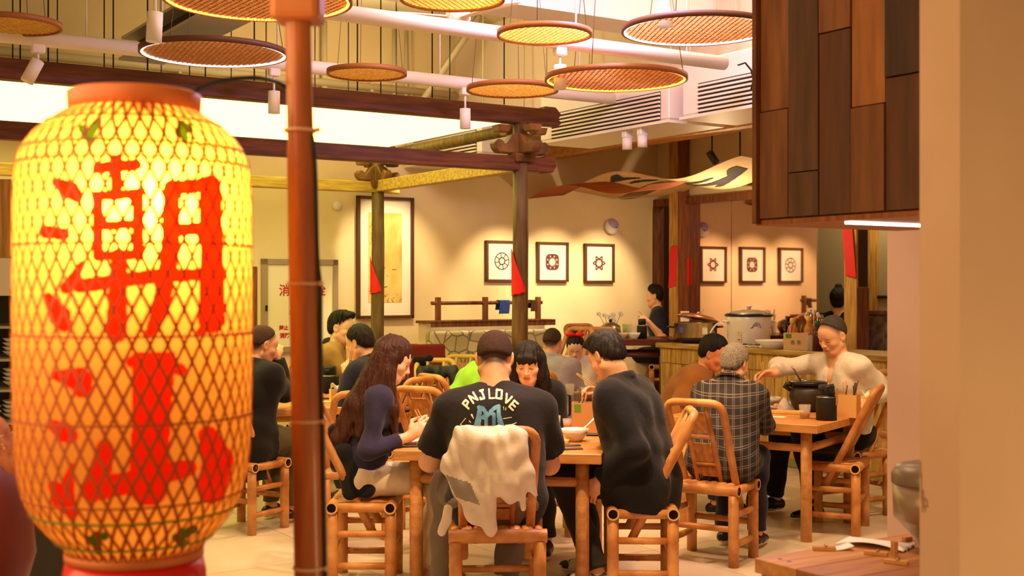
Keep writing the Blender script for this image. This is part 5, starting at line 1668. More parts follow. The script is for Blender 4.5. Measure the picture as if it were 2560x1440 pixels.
        if jk or collar:
            c0 = NB + U2 * 0.012 * s - F2 * 0.012
            for q_ in range(10):
                th = -0.72 * math.pi + q_ / 9 * 1.44 * math.pi
                th2 = -0.72 * math.pi + (q_ + 1) / 9 * 1.44 * math.pi
                if q_ == 9: break
                f_ = lambda th: c0 - F2 * math.cos(th) * 0.050 * s + R2_ * math.sin(th) * 0.066 * s + U2 * (0.004 + 0.014 * math.cos(th)) * s
                t.cone(f_(th), f_(th2), 0.016 * s, 0.016 * s, 0.022)
        # neck opening
        t.cone(NB - U2 * 0.01 * s + F2 * 0.01, g(0, -0.01, -0.06), 0.060 * s * neck, 0.06 * s, 0.018, sub=True)
        if extra == 'vneck':
            t.cone(NB + F2 * 0.05 * s, NB + F2 * 0.10 * s - U2 * 0.15 * s, 0.055, 0.012, 0.012, sub=True)
        V, Q = t.surface(0.0115, noise=fold(amp, loc[0] * 5))
        return link(bpy.data.objects.new(name, np_mesh(name, V, Q, m)), ob)
    if bottom is not None and legs:
        t = Blob()
        for h_, kn, an in ((hipL, knL, anL), (hipR, knR, anR)):
            t.cone(P, h_, 0.105 * gg, 0.105 * gg, 0.05)
            t.cone(h_, kn, 0.096 * gg, 0.076 * gg, 0.05)
            t.cone(kn, an + vec(0, 0, 0.02), 0.074 * gg, 0.058 * s, 0.03, cut=0.0)
        V, Q = t.surface(0.0125, noise=fold(0.0062, 2.0 + loc[1]))
        link(bpy.data.objects.new('trousers', np_mesh('trousers', V, Q, bottom)), ob)
        for an in (anL, anR):
            t = Blob()
            t.cone(an + vec(0, -0.035, -0.035) , an + vec(0, 0.03, -0.03), 0.04 * s, 0.043 * s, 0.02)
            t.cone(an + vec(0, 0.03, -0.035), an + vec(0, 0.15 * s, -0.052), 0.042 * s, 0.030 * s, 0.02)
            t.half((0, 0, floor + 0.004), (0, 0, -1), an - 0.3, an + 0.3, 0.004)
            V, Q = t.surface(0.009)
            zc = V[Q].mean(1)[:, 2]
            link(bpy.data.objects.new('shoe', np_mesh('shoe', V, Q, [shoes or M_black, mat('sole_white', rgb(220, 210, 196), 0.6)], zc < floor + 0.03)), ob)
    clothes = []
    for args in (top or []):
        clothes.append(garment(*args))
    return ob, dict(HC=HC, H=H, NB=NB, U2=U2, F2=F2, R2=R2_, WL=WL, WR=WR, EL=EL, ER=ER, P=P, clothes=clothes, hs=hs)

def fabric(name, a, b=None, rough=0.85, scale=14, bump=0.25):
    return mat(name, a, rough, b or tuple(x * 0.85 for x in a[:3]) + (1,), scale, bump=bump, bscale=40, sheen=0.1, spec=0.25)
F_blacktee = fabric('black_tee', rgb(38, 34, 33))
F_navy = fabric('navy_knit', rgb(52, 46, 72))
F_black = fabric('black_jacket', rgb(24, 22, 23))
F_cream = fabric('cream_trousers', rgb(232, 214, 186))
F_grey = fabric('grey_trousers', rgb(120, 106, 92))
F_dgrey = fabric('charcoal_trousers', rgb(58, 54, 50))
F_tan = fabric('tan_jacket', rgb(178, 142, 78))
F_brown = fabric('brown_jacket', rgb(152, 96, 42))
F_white = fabric('white_top', rgb(240, 228, 208))
F_blue = fabric('pale_blue_shirt', rgb(178, 170, 178))
F_lime = fabric('lime_vest', rgb(150, 214, 60))
F_navyj = fabric('navy_jacket', rgb(34, 32, 50))
F_olive = fabric('olive', rgb(90, 80, 50))

def plaid():
    m = bpy.data.materials.new('plaid_shirt'); m.use_nodes = True
    nt = m.node_tree; N, L = nt.nodes, nt.links
    tc = N.new('ShaderNodeTexCoord'); sep = N.new('ShaderNodeSeparateXYZ')
    L.new(tc.outputs['Object'], sep.inputs[0])
    def band(sock, period, w, off):
        a = N.new('ShaderNodeMath'); a.operation = 'ADD'; a.inputs[1].default_value = 10 + off
        L.new(sock, a.inputs[0])
        d = N.new('ShaderNodeMath'); d.operation = 'MODULO'; d.inputs[1].default_value = period
        L.new(a.outputs[0], d.inputs[0])
        c = N.new('ShaderNodeMath'); c.operation = 'LESS_THAN'; c.inputs[1].default_value = w
        L.new(d.outputs[0], c.inputs[0])
        return c.outputs[0]
    def mx(a, b):
        n = N.new('ShaderNodeMath'); n.operation = 'MAXIMUM'
        L.new(a, n.inputs[0]); L.new(b, n.inputs[1]); return n.outputs[0]
    def add(a, b, f=1.0):
        n = N.new('ShaderNodeMath'); n.operation = 'MULTIPLY_ADD'
        n.inputs[1].default_value = f
        L.new(b, n.inputs[0]); L.new(a, n.inputs[2]); return n.outputs[0]
    sx = add(sep.outputs[0], sep.outputs[1], 0.35)
    sz = add(sep.outputs[2], sep.outputs[1], -0.25)
    lines = mx(mx(band(sx, 0.046, 0.0032, 0), band(sx, 0.046, 0.0032, 0.010)), mx(band(sz, 0.05, 0.0032, 0), band(sz, 0.05, 0.0032, 0.011)))
    mix = N.new('ShaderNodeMix'); mix.data_type = 'RGBA'
    mix.inputs[6].default_value = rgb(30, 24, 28); mix.inputs[7].default_value = rgb(118, 104, 94)
    L.new(lines, mix.inputs[0])
    p = N['Principled BSDF']; p.inputs['Roughness'].default_value = 0.85
    L.new(mix.outputs[2], p.inputs['Base Color'])
    return m
F_plaid = plaid()
T = lambda name, m, o=0.012, sl=1.0, amp=0.004, hem=0.0, k=0.06, jk=False: (name, m, o, sl, amp, hem, k, jk)
def LOC(loc, face, w):
    """world point in the frame of somebody at loc looking towards face"""
    a = math.radians(face)
    d = (w[0] - loc[0], w[1] - loc[1])
    return (d[0] * math.cos(a) - d[1] * math.sin(a), d[0] * math.sin(a) + d[1] * math.cos(a), w[2] - (loc[2] if len(loc) > 2 else 0))
PEO = {}
def sit(key, label, loc, face, wl=None, wr=None, **kw):
    PEO[key] = person(label, loc, face, hl=LOC(loc, face, wl) if wl is not None else None, hr=LOC(loc, face, wr) if wr is not None else None, **kw)
    PEO[key][1].update(loc=loc, face=face)
    return PEO[key]

sit('A', 'person in black T-shirt with printed back, seen from behind at the middle table', (-0.07, 5.68), -3, PX(1165, 1118, 6.08), PX(1300, 1118, 6.12), lean=20, head=(4, 30, 0), sh=0.205, sdrop=0.095, girth=1.24, s=1.03, neck=1.2,
    poles=((-0.9, -0.4, -0.8), (0.6, -0.5, -1.0)), hair=('buzz', M_buzz), top=[T('shirt', F_blacktee, 0.016, 0.40, 0.0035)], bottom=F_grey, shoes=mat('tan_shoe', rgb(150, 110, 80), 0.6), knees=((0.2, 0.38), (0.15, 0.38)), feet=((0.24, 0.30), (0.05, 0.30)), face_w=1.06)
LB = [[(0.05, -0.06, 0.02, 'h', 0.05), (0.07, -0.11, -0.12, 't', 0.055), (0.07, -0.15, -0.30, 't', 0.05), (0.06, -0.14, -0.44, 't', 0.03)],
      [(-0.05, -0.06, 0.02, 'h', 0.05), (-0.06, -0.11, -0.12, 't', 0.055), (-0.06, -0.15, -0.30, 't', 0.05), (-0.05, -0.14, -0.44, 't', 0.03)],
      [(0.072, 0.0, 0.0, 'h', 0.03), (0.080, 0.01, -0.08, 'h', 0.034), (0.11, 0.07, -0.10, 't', 0.036), (0.11, 0.12, -0.24, 't', 0.02)],
      [(0.06, -0.05, -0.03, 'h', 0.045), (0.12, -0.03, -0.10, 't', 0.045), (0.13, -0.06, -0.25, 't', 0.03)],
      [(-0.07, 0.0, 0.0, 'h', 0.03), (-0.085, 0.02, -0.09, 'h', 0.03), (-0.1, 0.08, -0.14, 't', 0.03)]]
sit('B', 'person with long brown hair in navy top and cream trousers at the middle table', (-0.755, 6.36), 84, PX(1065, 1110, 6.5), PX(1026, 1090, 6.24), lean=11, head=(4, 24, -6), sh=0.158, girth=0.88, s=0.95, skin=M_skin2,
    poles=(None, (0.35, -0.5, -0.9)), hpose=('relax', 'chop'), hdir=(None, ((0.1, 0.8, 0.75), (-0.9, 0.2, -0.2))), hair=('long', M_hairbr, LB), top=[T('top', F_navy, 0.012, 0.86, 0.0045)], bottom=F_cream, shoes=mat('pale_shoe', rgb(200, 160, 140), 0.6))
LCs = [[(sx * 0.068, 0.0, 0.02, 'h', 0.032), (sx * 0.085, 0.015, -0.08, 'h', 0.036), (sx * 0.125, 0.05, -0.08, 't', 0.045), (sx * 0.13, 0.07, -0.26, 't', 0.035)] for sx in (-1, 1)] + [[(sx * 0.045, -0.06, 0.0, 'h', 0.055), (sx * 0.07, -0.1, -0.15, 't', 0.06), (sx * 0.07, -0.12, -0.35, 't', 0.04)] for sx in (-1, 1)]
sit('C', 'person with long black hair and fringe in black coat, facing the room', (0.10, 7.28), 182, PX(1330, 1075, 6.95), PX(1265, 1075, 6.9), lean=25, head=(6, 20, 0), sh=0.165, girth=0.92, s=0.93, skin=M_skin2, hair=('long', M_hair, LCs, True), top=[T('coat', F_black, 0.02, 1.0, 0.004, 0.0, 0.06, True)], bottom=F_dgrey)
sit('D', 'person in black jacket bending over the middle table, chopsticks at the mouth', (0.66, 6.18), -62, PX(1500, 1200, 6.05), PX(1512, 1000, 6.32), lean=15, head=(24, 36, 0), sh=0.19, girth=1.0, s=1.0, hpose=('relax', 'chop'),
    poles=((-0.15, -0.6, -0.9), (0.6, -0.1, -0.9)), hdir=(((0.0, 0.5, -0.8), (0.5, 0.2, -0.3)), ((-0.5, 0.5, 0.6), (-0.6, 0.2, -0.6))), hair=('thick', M_hair), top=[T('jacket', F_black, 0.026, 0.98, 0.003, 0.13, 0.06, True)], bottom=F_dgrey, shoes=mat('sneaker', rgb(226, 212, 192), 0.6, rgb(40, 36, 34), 14, lo=0.47, hi=0.53), feet=((0.12, 0.20), (0.14, 0.36)))
sit('E', 'person in navy jacket seen from behind at the flask table', (-0.80, 8.52), -60, PX(872, 940, 8.5), PX(900, 985, 8.9), lean=27, head=(2, 26, 0), s=1.0, hpose=('chop', 'relax'), hdir=(((0.2, 0.5, 0.8), (0.9, 0.2, -0.2)), None), hair=('short', M_hair), top=[T('jacket', F_navyj, 0.024, 0.95, 0.005, 0, 0.06, True)], bottom=F_dgrey)
sit('F', 'young person with glasses in tan jacket, hand raised to the head', (-1.44, 9.72), 112, PX(850, 985, 9.7), PX(874, 868, 9.5), lean=9, head=(-6, 10, 0), s=1.02, skin=M_skin2, hpose=('relax', 'relax'), poles=(None, (-0.2, 0.1, -1.0)), hdir=(None, ((-0.1, 0.55, 0.85), (-0.8, -0.4, 0.2))), hair=('top', M_hair), glasses=True,
    top=[T('jacket', F_tan, 0.024, 0.72, 0.006, 0, 0.06), ], bottom=F_olive, eyes='open')
sit('G', 'person in long black coat eating beside the bamboo post', (-1.70, 7.74), 38, PX(740, 985, 8.3), PX(690, 890, 7.95), lean=16, head=(16, 18, 0), s=0.97, hpose=('relax', 'chop'), hdir=(None, ((-0.3, 0.5, 0.6), (-0.7, 0.3, -0.4))), hair=('buzz', M_buzz), top=[T('coat', F_black, 0.026, 0.96, 0.004, 0.22, 0.06, True)], bottom=F_olive)
sit('H', 'person in lime green vest leaning over a far table', (-0.42, 8.80), 72, PX(1290, 980, 8.9), PX(1260, 985, 8.6), lean=34, head=(0, 22, 0), s=0.94, hair=('short', M_hairbr), top=[T('vest', F_lime, 0.03, 0.3, 0.006)], bottom=F_dgrey)
sit('I', 'person in pale blue shirt with cropped hair seen from behind', (0.26, 9.38), 14, PX(1350, 985, 9.7), PX(1420, 985, 9.7), lean=20, head=(8, 24, 0), s=0.90, sh=0.2, girth=1.05, hair=('buzz', M_buzz), top=[T('shirt', F_blue, 0.016, 0.98, 0.005, 0, 0.06, True)], bottom=F_dgrey)
sit('J', 'small girl with red bow and glasses bending over the table'.replace('small girl', 'child'), (0.53, 10.08), 188, PX(1425, 970, 9.75), PX(1460, 975, 9.75), lean=20, head=(-4, 30, 0), s=0.80, seat=0.47, skin=M_skin2, sh=0.165, hair=('bun', M_hair), glasses=True, top=[T('top', F_white, 0.014, 0.9, 0.005)], bottom=F_cream)
sit('K', 'person in brown jacket with ruddy face beside the counter', (1.05, 8.36), 108, PX(1800, 1000, 8.2), PX(1770, 1010, 7.95), lean=30, head=(2, 24, 8), s=0.95, skin=mat('skin_ruddy', rgb(232, 166, 124), 0.5, rgb(224, 150, 108), 9), hair=('short', M_hair), top=[T('jacket', F_brown, 0.026, 0.98, 0.006, 0, 0.06, True)], bottom=F_dgrey)
sit('L', 'person with grey hair in plaid shirt seen from behind', (1.17, 6.93), 30, PX(1800, 1040, 7.3), PX(1880, 985, 7.25), lean=21, head=(8, 24, 0), s=0.89, girth=0.98, hpose=('relax', 'chop'), hdir=(None, ((-0.4, 0.4, 0.7), (-0.8, 0.2, -0.3))), hair=('short', M_hairgrey), top=[T('shirt', F_plaid, 0.018, 0.97, 0.005, 0.05, 0.06, True)], bottom=F_navyj)
sit('M', 'person in white V-neck top reaching out with chopsticks', (2.25, 8.27), -116, PX(2172, 1000, 8.0), PX(1938, 932, 8.2), lean=10, head=(-6, 24, -4), s=1.02, hpose=('relax', 'chop'), poles=((-0.2, -0.5, -1.0), (0.93, -0.37, 0.05)), hdir=(None, ((0.55, 0.6, -0.1), (-0.4, 0.3, -0.8))), hair=('buzz', M_hairsalt),
    top=[T('top', F_white, 0.018, 0.93, 0.006)], bottom=F_black, extra='vneck', knees=((0.05, 0.42), (0.2, 0.40)), feet=((0.08, 0.36), (0.26, 0.4)))
pN = B(3.70, V_at(1657, 3.70))
NL = (pN.x, pN.y, 0.25)
place_chair(pN.x + 0.02, pN.y, -85, 'bamboo chair under the pointing person by the mirror', 0.25)
sit('N', 'person in navy T-shirt pointing a finger beside the mirror', NL, -85, PX(1622, 806, 13.0), PX(1655, 850, 12.95), lean=8, head=(0, 8, 0), s=0.98, hpose=('point', 'relax'), poles=((-0.3, -0.3, -0.9), None), hair=('short', M_hair), top=[T('shirt', F_navyj, 0.014, 0.45, 0.004)], bottom=F_black, eyes='open', fine=0.006)
pO = B(4.05, V_at(2094, 4.05))
st = thing('bar_stool', 'dark bar stool under the person in black behind the counter', 'stool', (pO.x, pO.y, 0))
MB().lathe([(0, 0.57), (0.16, 0.57), (0.17, 0.59), (0.16, 0.612), (0, 0.615)], 20).build('seat', M_dtab, st)
for k in range(4):
    MB().tube([(0.15 * math.cos(k * 1.571 + .78), 0.15 * math.sin(k * 1.571 + .78), 0), (0.1 * math.cos(k * 1.571 + .78), 0.1 * math.sin(k * 1.571 + .78), 0.575)], 0.016, 8).build('leg', M_dtab, st)
sit('O', 'person all in black seen from behind beside the mirror', (pO.x, pO.y, 0), 24, None, None, lean=4, head=(0, 4, 0), s=0.98, seat=0.65, hair=('bun', M_hair), top=[T('shirt', F_black, 0.016, 0.6, 0.004)], bottom=F_black, fine=0.007, knees=((0.1, 0.38), (0.1, 0.38)))

# black collar and pale undershirt of the tan jacket, red bow of the child
def neck_ring(key, m, name, r=0.018, rad=0.072, up=0.02, span=1.0):
    ob, d = PEO[key]
    pts = []
    for q in range(15):
        th = (-0.78 + 1.56 * q / 14) * math.pi * span
        pts.append(Vector(d['NB'] - d['F2'] * (math.cos(th) * rad + 0.008) + d['R2'] * math.sin(th) * (rad + 0.006) + d['U2'] * (up + 0.03 * math.cos(th))))
    MB().tube(pts, r, 8, flat=1.4).build(name, m, ob)
neck_ring('F', F_black, 'collar', 0.024, 0.085, 0.0)
neck_ring('L', F_plaid, 'collar', 0.014, 0.072, 0.02)
ob, d = PEO['J']
g = lambda x, y, z: Vector(d['HC'] + d['H'] @ (vec(x, y, z) * d['hs']))
bw = MB()
for sx in (-1, 1):
    bw.ball(g(sx * 0.045, 0.0, 0.135), (0.04, 0.026, 0.022), 10)
bw.ball(g(0, 0.0, 0.135), 0.016, 8)
bw.build('red_bow', mat('bow_red', rgb(220, 24, 20), 0.5), ob)

# printed back of the black T-shirt: words on an arc over a blue letter, laid on the cloth
ob, d = PEO['A']
sh_ = d['clothes'][0]
me = sh_.data
bv = BVHTree.FromPolygons([v.co for v in me.vertices], [p.vertices for p in me.polygons])
def on_back(x, z, off=0.0025):
    h = bv.ray_cast(Vector((x, -1.0, z)), Vector((0, 1, 0)))
    if h[0] is None: return None
    return h[0] + Vector((0, -off, 0))
CXB, KZ = -0.045, 5.62 / 3100        # centre of the print in the shirt's frame, metres per pixel of the photograph
AL = (d['loc'], d['face'])
def pr(px, py):
    """a point of the print (pixels of the photograph at the distance of the back) laid on the cloth"""
    w = LOC(AL[0], AL[1], PX(px, py, 5.62))
    return on_back(w[0], w[2])
M_print = mat('print_cream', rgb(240, 228, 200), 0.8)
M_pblue = mat('print_blue', rgb(120, 176, 206), 0.8, rgb(70, 130, 170), 18)
GL = {'P': [[(-.3, -.5), (-.3, .5), (.3, .45), (.32, .05), (-.3, -.05)]], 'N': [[(-.36, -.5), (-.36, .5)], [(-.36, .5), (.36, -.5)], [(.36, -.5), (.36, .5)]], 'J': [[(.1, .5), (.2, -.45), (-.3, -.45), (-.3, -.25)], [(-.1, .5), (.3, .5)]],
      'L': [[(-.25, .5), (-.25, -.5), (.35, -.5)]], 'O': [[(-.32, .48), (.32, .48), (.32, -.48), (-.32, -.48), (-.32, .48)]], 'V': [[(-.36, .5), (0.0, -.5), (.36, .5)]], 'E': [[(.32, .5), (-.28, .5), (-.28, -.5), (.34, -.5)], [(-.28, 0), (.25, 0)]]}
for ch, cx, cy, rot, sz in (('P', 1168, 1013, -52, 19), ('N', 1184, 998, -35, 19), ('J', 1206, 991, -14, 19), ('L', 1230, 989, 0, 20), ('O', 1250, 990, 8, 20), ('V', 1271, 1001, 27, 20), ('E', 1285, 1015, 42, 20)):
    ca, sa = math.cos(math.radians(rot)), math.sin(math.radians(rot))
    st_ = [([(cx + (x * ca - y * sa * -1 * -1) * sz, cy - (y * ca - x * sa) * sz) if False else (cx + (x * ca + y * sa) * sz, cy - (y * ca - x * sa) * sz) for x, y in ln], 5.0) for ln in GL[ch]]
    raster(cx - 18, cx + 18, cy - 18, cy + 18, 1.0, strokes=st_, fn=pr).build('letter', M_print, sh_)
K2 = lambda pts: [(1130 + x / 10.285, 950 + y / 10.285) for x, y in pts]
emb = [(K2([(640, 1250), (700, 900), (720, 720)]), [19, 12, 9]), (K2([(700, 720), (790, 740), (850, 820)]), 10), (K2([(850, 1000), (990, 870), (1080, 900), (1090, 1320)]), 9), (K2([(890, 1300), (880, 980)]), 9), (K2([(1080, 760), (1150, 720), (1215, 710)]), 10), (K2([(1215, 700), (1205, 900), (1270, 1200)]), [9, 10, 16]), (K2([(1000, 820), (1080, 770)]), 9), (K2([(790, 980), (900, 870)]), 9), (K2([(1260, 1220), (1150, 1290)]), 12)]
raster(1180, 1270, 1008, 1082, 1.3, strokes=emb, fn=pr).build('emblem', M_pblue, sh_)
thin = [(K2([(220, 1170), (350, 1200), (560, 1180)]), 2.0), (K2([(1380, 1170), (1530, 1160), (1660, 1110)]), 2.0), (K2([(510, 910), (560, 1010)]), [5, 1]), (K2([(1340, 710), (1345, 790)]), 1.6), (K2([(1400, 730), (1390, 800)]), 1.6), (K2([(440, 1060), (480, 1100)]), 2), (K2([(1330, 1010), (1540, 975)]), 1.6), (K2([(220, 1160), (350, 1000)]), 1.6), (K2([(450, 1235), (540, 1245)]), 2), (K2([(1470, 1220), (1600, 1200)]), 1.6)]
raster(1145, 1300, 1015, 1080, 0.9, strokes=thin, fn=pr).build('emblem_lines', M_print, sh_)
lab = [(K2([(890, 40), (1085, 30), (1080, 110), (895, 115), (890, 40)]), 1.6), (K2([(930, 70), (960, 90)]), 3), (K2([(990, 75), (1050, 70)]), 2)]
raster(1212, 1242, 950, 964, 0.8, strokes=lab, fn=pr).build('neck_print', M_print, sh_)

# ------------------------------------------------------------------ garments laid over chairs
def drape(chair, name, label, m, cones, amp, mi_fn=None, step=0.0085, cat='jacket'):
    b = Blob()
    for a_, c_, ra, rb in cones: b.cone(a_, c_, ra, rb, 0.03)
    V, Q = b.surface(step, noise=lambda X, Y, Z: amp * (np.sin(X * 62 + 5 * np.sin(Z * 11 + X * 9)) * 1.1 + np.sin(Z * 40 + 34 * X + 3 * np.sin(X * 34)) * 1.0))
    ms = m if isinstance(m, list) else [m]
    mi = mi_fn(V[Q].mean(1)) if mi_fn else None
    o = bpy.data.objects.new(name, np_mesh(name, V, Q, ms, mi))
    COL.objects.link(o)
    o.location = chair.location; o.rotation_euler = chair.rotation_euler
    return tag(o, label, cat)
F_puff = mat('puffer_cream', rgb(236, 222, 200), 0.6, rgb(222, 206, 184), 12, bump=0.3, bscale=30)
F_puffg = mat('puffer_grey', rgb(160, 148, 134), 0.6, rgb(146, 134, 120), 12, bump=0.3, bscale=30)
drape(CH['A'], 'cream_jacket', 'crumpled cream and grey jacket hung over the bamboo chair back', [F_puff, F_puffg],
      [((-0.16, -0.262, 0.872), (0.09, -0.258, 0.872), 0.036, 0.034), ((-0.14, -0.29, 0.86), (-0.225, -0.29, 0.74), 0.05, 0.028), ((-0.20, -0.29, 0.75), (-0.16, -0.28, 0.64), 0.045, 0.045), ((-0.15, -0.285, 0.66), (-0.10, -0.27, 0.52), 0.045, 0.036), ((-0.10, -0.27, 0.54), (-0.03, -0.26, 0.44), 0.036, 0.014),
       ((-0.10, -0.30, 0.85), (-0.09, -0.30, 0.62), 0.055, 0.05), ((-0.06, -0.30, 0.62), (-0.03, -0.28, 0.47), 0.045, 0.024), ((0.0, -0.305, 0.83), (0.02, -0.315, 0.68), 0.055, 0.058), ((0.02, -0.31, 0.68), (0.05, -0.30, 0.62), 0.055, 0.045),
       ((0.07, -0.29, 0.86), (0.10, -0.29, 0.72), 0.042, 0.045), ((0.10, -0.29, 0.72), (0.155, -0.28, 0.61), 0.042, 0.014), ((0.09, -0.28, 0.70), (0.10, -0.27, 0.55), 0.035, 0.010), ((-0.215, -0.255, 0.55), (-0.245, -0.25, 0.45), 0.022, 0.02), ((-0.08, -0.22, 0.87), (-0.08, -0.17, 0.66), 0.03, 0.03)], 0.0032,
      lambda c: ((np.abs(c[:, 0] + 0.155 + 0.45 * (c[:, 2] - 0.64)) < 0.045) & (np.abs(c[:, 2] - 0.64 + 0.3 * (c[:, 0] + 0.15)) < 0.042)).astype(int), 0.0062)
drape(CH['B'], 'black_jacket', 'crumpled black jacket stuffed behind the long haired person', F_black,
      [((-0.1, -0.155, 0.76), (-0.1, -0.02, 0.49), 0.03, 0.05), ((0.0, -0.16, 0.78), (0.0, -0.02, 0.49), 0.03, 0.05), ((0.08, -0.145, 0.77), (0.10, 0.0, 0.5), 0.03, 0.055), ((0.12, -0.10, 0.68), (0.14, 0.02, 0.49), 0.03, 0.045), ((0.13, -0.12, 0.66), (0.16, -0.06, 0.48), 0.025, 0.035)], 0.005)
CH['S'] = place_chair(PX(1105, 0, 9.0).x, 9.0, 170, 'bamboo chair wearing a dark green jacket, in front of the yellow table')
drape(CH['S'], 'dark_jacket', 'dark green jacket hung on a chair by the yellow table', mat('dark_green_cloth', rgb(40, 46, 38), 0.7, rgb(24, 26, 24), 10, bump=0.3),
      [((-0.12, -0.26, 0.885), (0.12, -0.26, 0.885), 0.04, 0.04), ((-0.12, -0.24, 0.86), (-0.16, -0.20, 0.58), 0.045, 0.06), ((0.12, -0.24, 0.86), (0.17, -0.20, 0.58), 0.045, 0.06), ((0, -0.24, 0.86), (0, -0.2, 0.56), 0.05, 0.06), ((-0.1, -0.3, 0.86), (-0.12, -0.32, 0.6), 0.04, 0.05), ((0.1, -0.3, 0.86), (0.13, -0.32, 0.6), 0.04, 0.05)], 0.004, cat='jacket')
drape(ychair, 'dark_shawl', 'dark cloth thrown over the yellow chair back', F_black, [((0.05, -0.26, 0.895), (0.17, -0.26, 0.885), 0.034, 0.034), ((0.08, -0.29, 0.87), (0.10, -0.30, 0.74), 0.034, 0.03), ((0.15, -0.29, 0.87), (0.13, -0.29, 0.72), 0.034, 0.034)], 0.004, cat='cloth')
# ================================================================== THINGS ON THE TABLES
def on(px, py, z):
    return PZ(px, py, z)
TZ = 0.70
def glass(p, label, r=0.034, h=0.09, liquid=None, level=0.5):
    t = thing('drinking_glass', label, 'glass', p)
    MB().lathe([(0.0, 0.0), (r * 0.8, 0.0), (r, h), (r - 0.002, h), (r * 0.8 - 0.001, 0.006), (0.0, 0.006)], 20).build('tumbler', M_glass, t)
    if liquid:
        ri = r * 0.8 + (r * 0.2) * level - 0.002
        MB().lathe([(0.0, 0.0065), (r * 0.79 - 0.002, 0.0065), (ri - 0.001, h * level), (0.0, h * level)], 18).build('drink', mat('tea', rgb(206, 104, 44), 0.15, trans=0.25, ior=1.33), t)
    return t
def bowl(p, label, r=0.072, h=0.062, m=None, food=None, name='bowl'):
    t = thing(name, label, 'bowl', p)
    MB().lathe([(0.0, 0.004), (r * 0.45, 0.004), (r * 0.45, 0.0), (r * 0.5, 0.0), (r * 0.55, 0.008), (r * 0.85, h * 0.55), (r, h), (r - 0.003, h), (r * 0.8, h * 0.5), (r * 0.45, 0.012), (0.0, 0.01)], 28).build('bowl_body', m or M_cer, t)
    if food:
        MB().lathe([(0.0, h * 0.8), (r * 0.5, h * 0.82), (r * 0.93, h * 0.72), (r * 0.8, h * 0.5)], 24, cap=False).build('soup', food, t)
    return t
def plate(p, label, r=0.09, m=None, food=None):
    t = thing('plate', label, 'plate', p)
    MB().lathe([(0.0, 0.0), (r * 0.6, 0.0), (r * 0.7, 0.006), (r, 0.018), (r - 0.003, 0.020), (r * 0.65, 0.009), (0.0, 0.006)], 28).build('plate_body', m or M_cer, t)
    if food:
        R = random.Random(int(p[0] * 977))
        mb = MB()
        for k in range(12):
            a, q = R.uniform(0, 6.3), R.uniform(0, r * 0.55)
            mb.ball((q * math.cos(a), q * math.sin(a), 0.014 + R.uniform(0, 0.01)), R.uniform(0.008, 0.016), 7)
        tag(mb.build('food', food, t), kind='stuff')
    return t
def flask(p, label, r=0.056, h=0.2, tagged=False, rz=0.0):
    t = thing('vacuum_flask', label, 'flask', p, rz)
    MB().lathe([(0.0, 0), (r, 0), (r, h * 0.62), (r * 0.98, h * 0.66), (r * 0.72, h * 0.72), (r * 0.72, h * 0.74), (0.0, h * 0.74)], 28).build('flask_body', M_blackm, t)
    MB().lathe([(r * 0.74, h * 0.735), (r * 0.78, h * 0.75), (r * 0.78, h * 0.97), (r * 0.7, h), (0.0, h)], 24).build('flask_cap', M_black, t)
    MB().lathe([(r * 1.003, h * 0.655), (r * 1.006, h * 0.665), (r * 0.98, h * 0.675)], 28, cap=False).build('steel_band', M_steel, t)
    MB().box((0, -r * 0.86, h * 0.84), (r * 0.5, 0.02, h * 0.12)).build('spout', M_black, t, bev=0.004)
    if tagged:
        MB().box((r * 0.6, -r * 0.9, h * 0.68), (0.022, 0.003, 0.1), 0.5).build('paper_tag', M_card, t)
    return t
def stick_box(p, label, w=0.15, d=0.08, h=0.15, rz=0.0, n=9, sticks='chopstick', m=None, write=None, green=True, seed=1):
    t = thing('utensil_box', label, 'box', p, rz)
    m = m or M_card
    for (x, y, sx, sy) in ((0, -d / 2, w, 0.006), (0, d / 2, w, 0.006), (-w / 2, 0, 0.006, d), (w / 2, 0, 0.006, d)):
        MB().box((x, y, h / 2), (sx, sy, h)).build('panel', m, t)
    MB().box((0, 0, 0.004), (w, d, 0.006)).build('panel', m, t)
    if green:
        MB().box((-w * 0.3, -d / 2 - 0.0036, h * 0.82), (w * 0.24, 0.001, h * 0.26)).build('green_sticker', M_green, t)
    if write:
        write_on(t, write, 0.04, 0.0, h * 0.42, -d / 2 - 0.0042, mat('box_ink', rgb(70, 40, 20), 0.8))
    R = random.Random(seed)
    for k in range(n):
        x, y = R.uniform(-w * 0.35, w * 0.4), R.uniform(-d * 0.3, d * 0.3)
        dx, dy = R.uniform(-0.03, 0.05), R.uniform(-0.02, 0.02)
        MB().tube([(x, y, 0.02), (x + dx, y + dy, h + R.uniform(0.05, 0.09))], [0.0026, 0.0038], 6).build(sticks, mat('chop_dark', rgb(70, 30, 18), 0.4) if k % 3 else mat('chop_light', rgb(190, 130, 70), 0.5), t)
    return t
def spoon(p, label, rz, m=None, L=0.13, tilt=0.5, lift=0.0):
    t = thing('soup_spoon', label, 'spoon', p, rz)
    mb = MB().ball((0, 0, 0.008 + lift), (0.022, 0.032, 0.010), 12)
    mb.tube([(0, 0.025, 0.012 + lift), (0, 0.06, 0.02 + lift + 0.03 * tilt), (0, L, 0.02 + lift + 0.09 * tilt)], [0.009, 0.006, 0.008], 8, flat=0.5)
    mb.build('spoon_body', m or M_cer, t)
    return t
def slab(p, label, name, cat, d, m, rz=0.0, bev=0.003):
    t = MB().box((0, 0, d[2] / 2), d).build(name, m, None, p, bev)
    t.rotation_euler = (0, 0, rz)
    return tag(t, label, cat)
M_noodle = mat('noodle_soup', rgb(206, 120, 70), 0.4, rgb(232, 190, 150), 40, bump=0.4)
M_sauce = mat('dark_sauce', rgb(110, 40, 20), 0.3)
M_pinkf = mat('pink_food', rgb(226, 130, 100), 0.5)
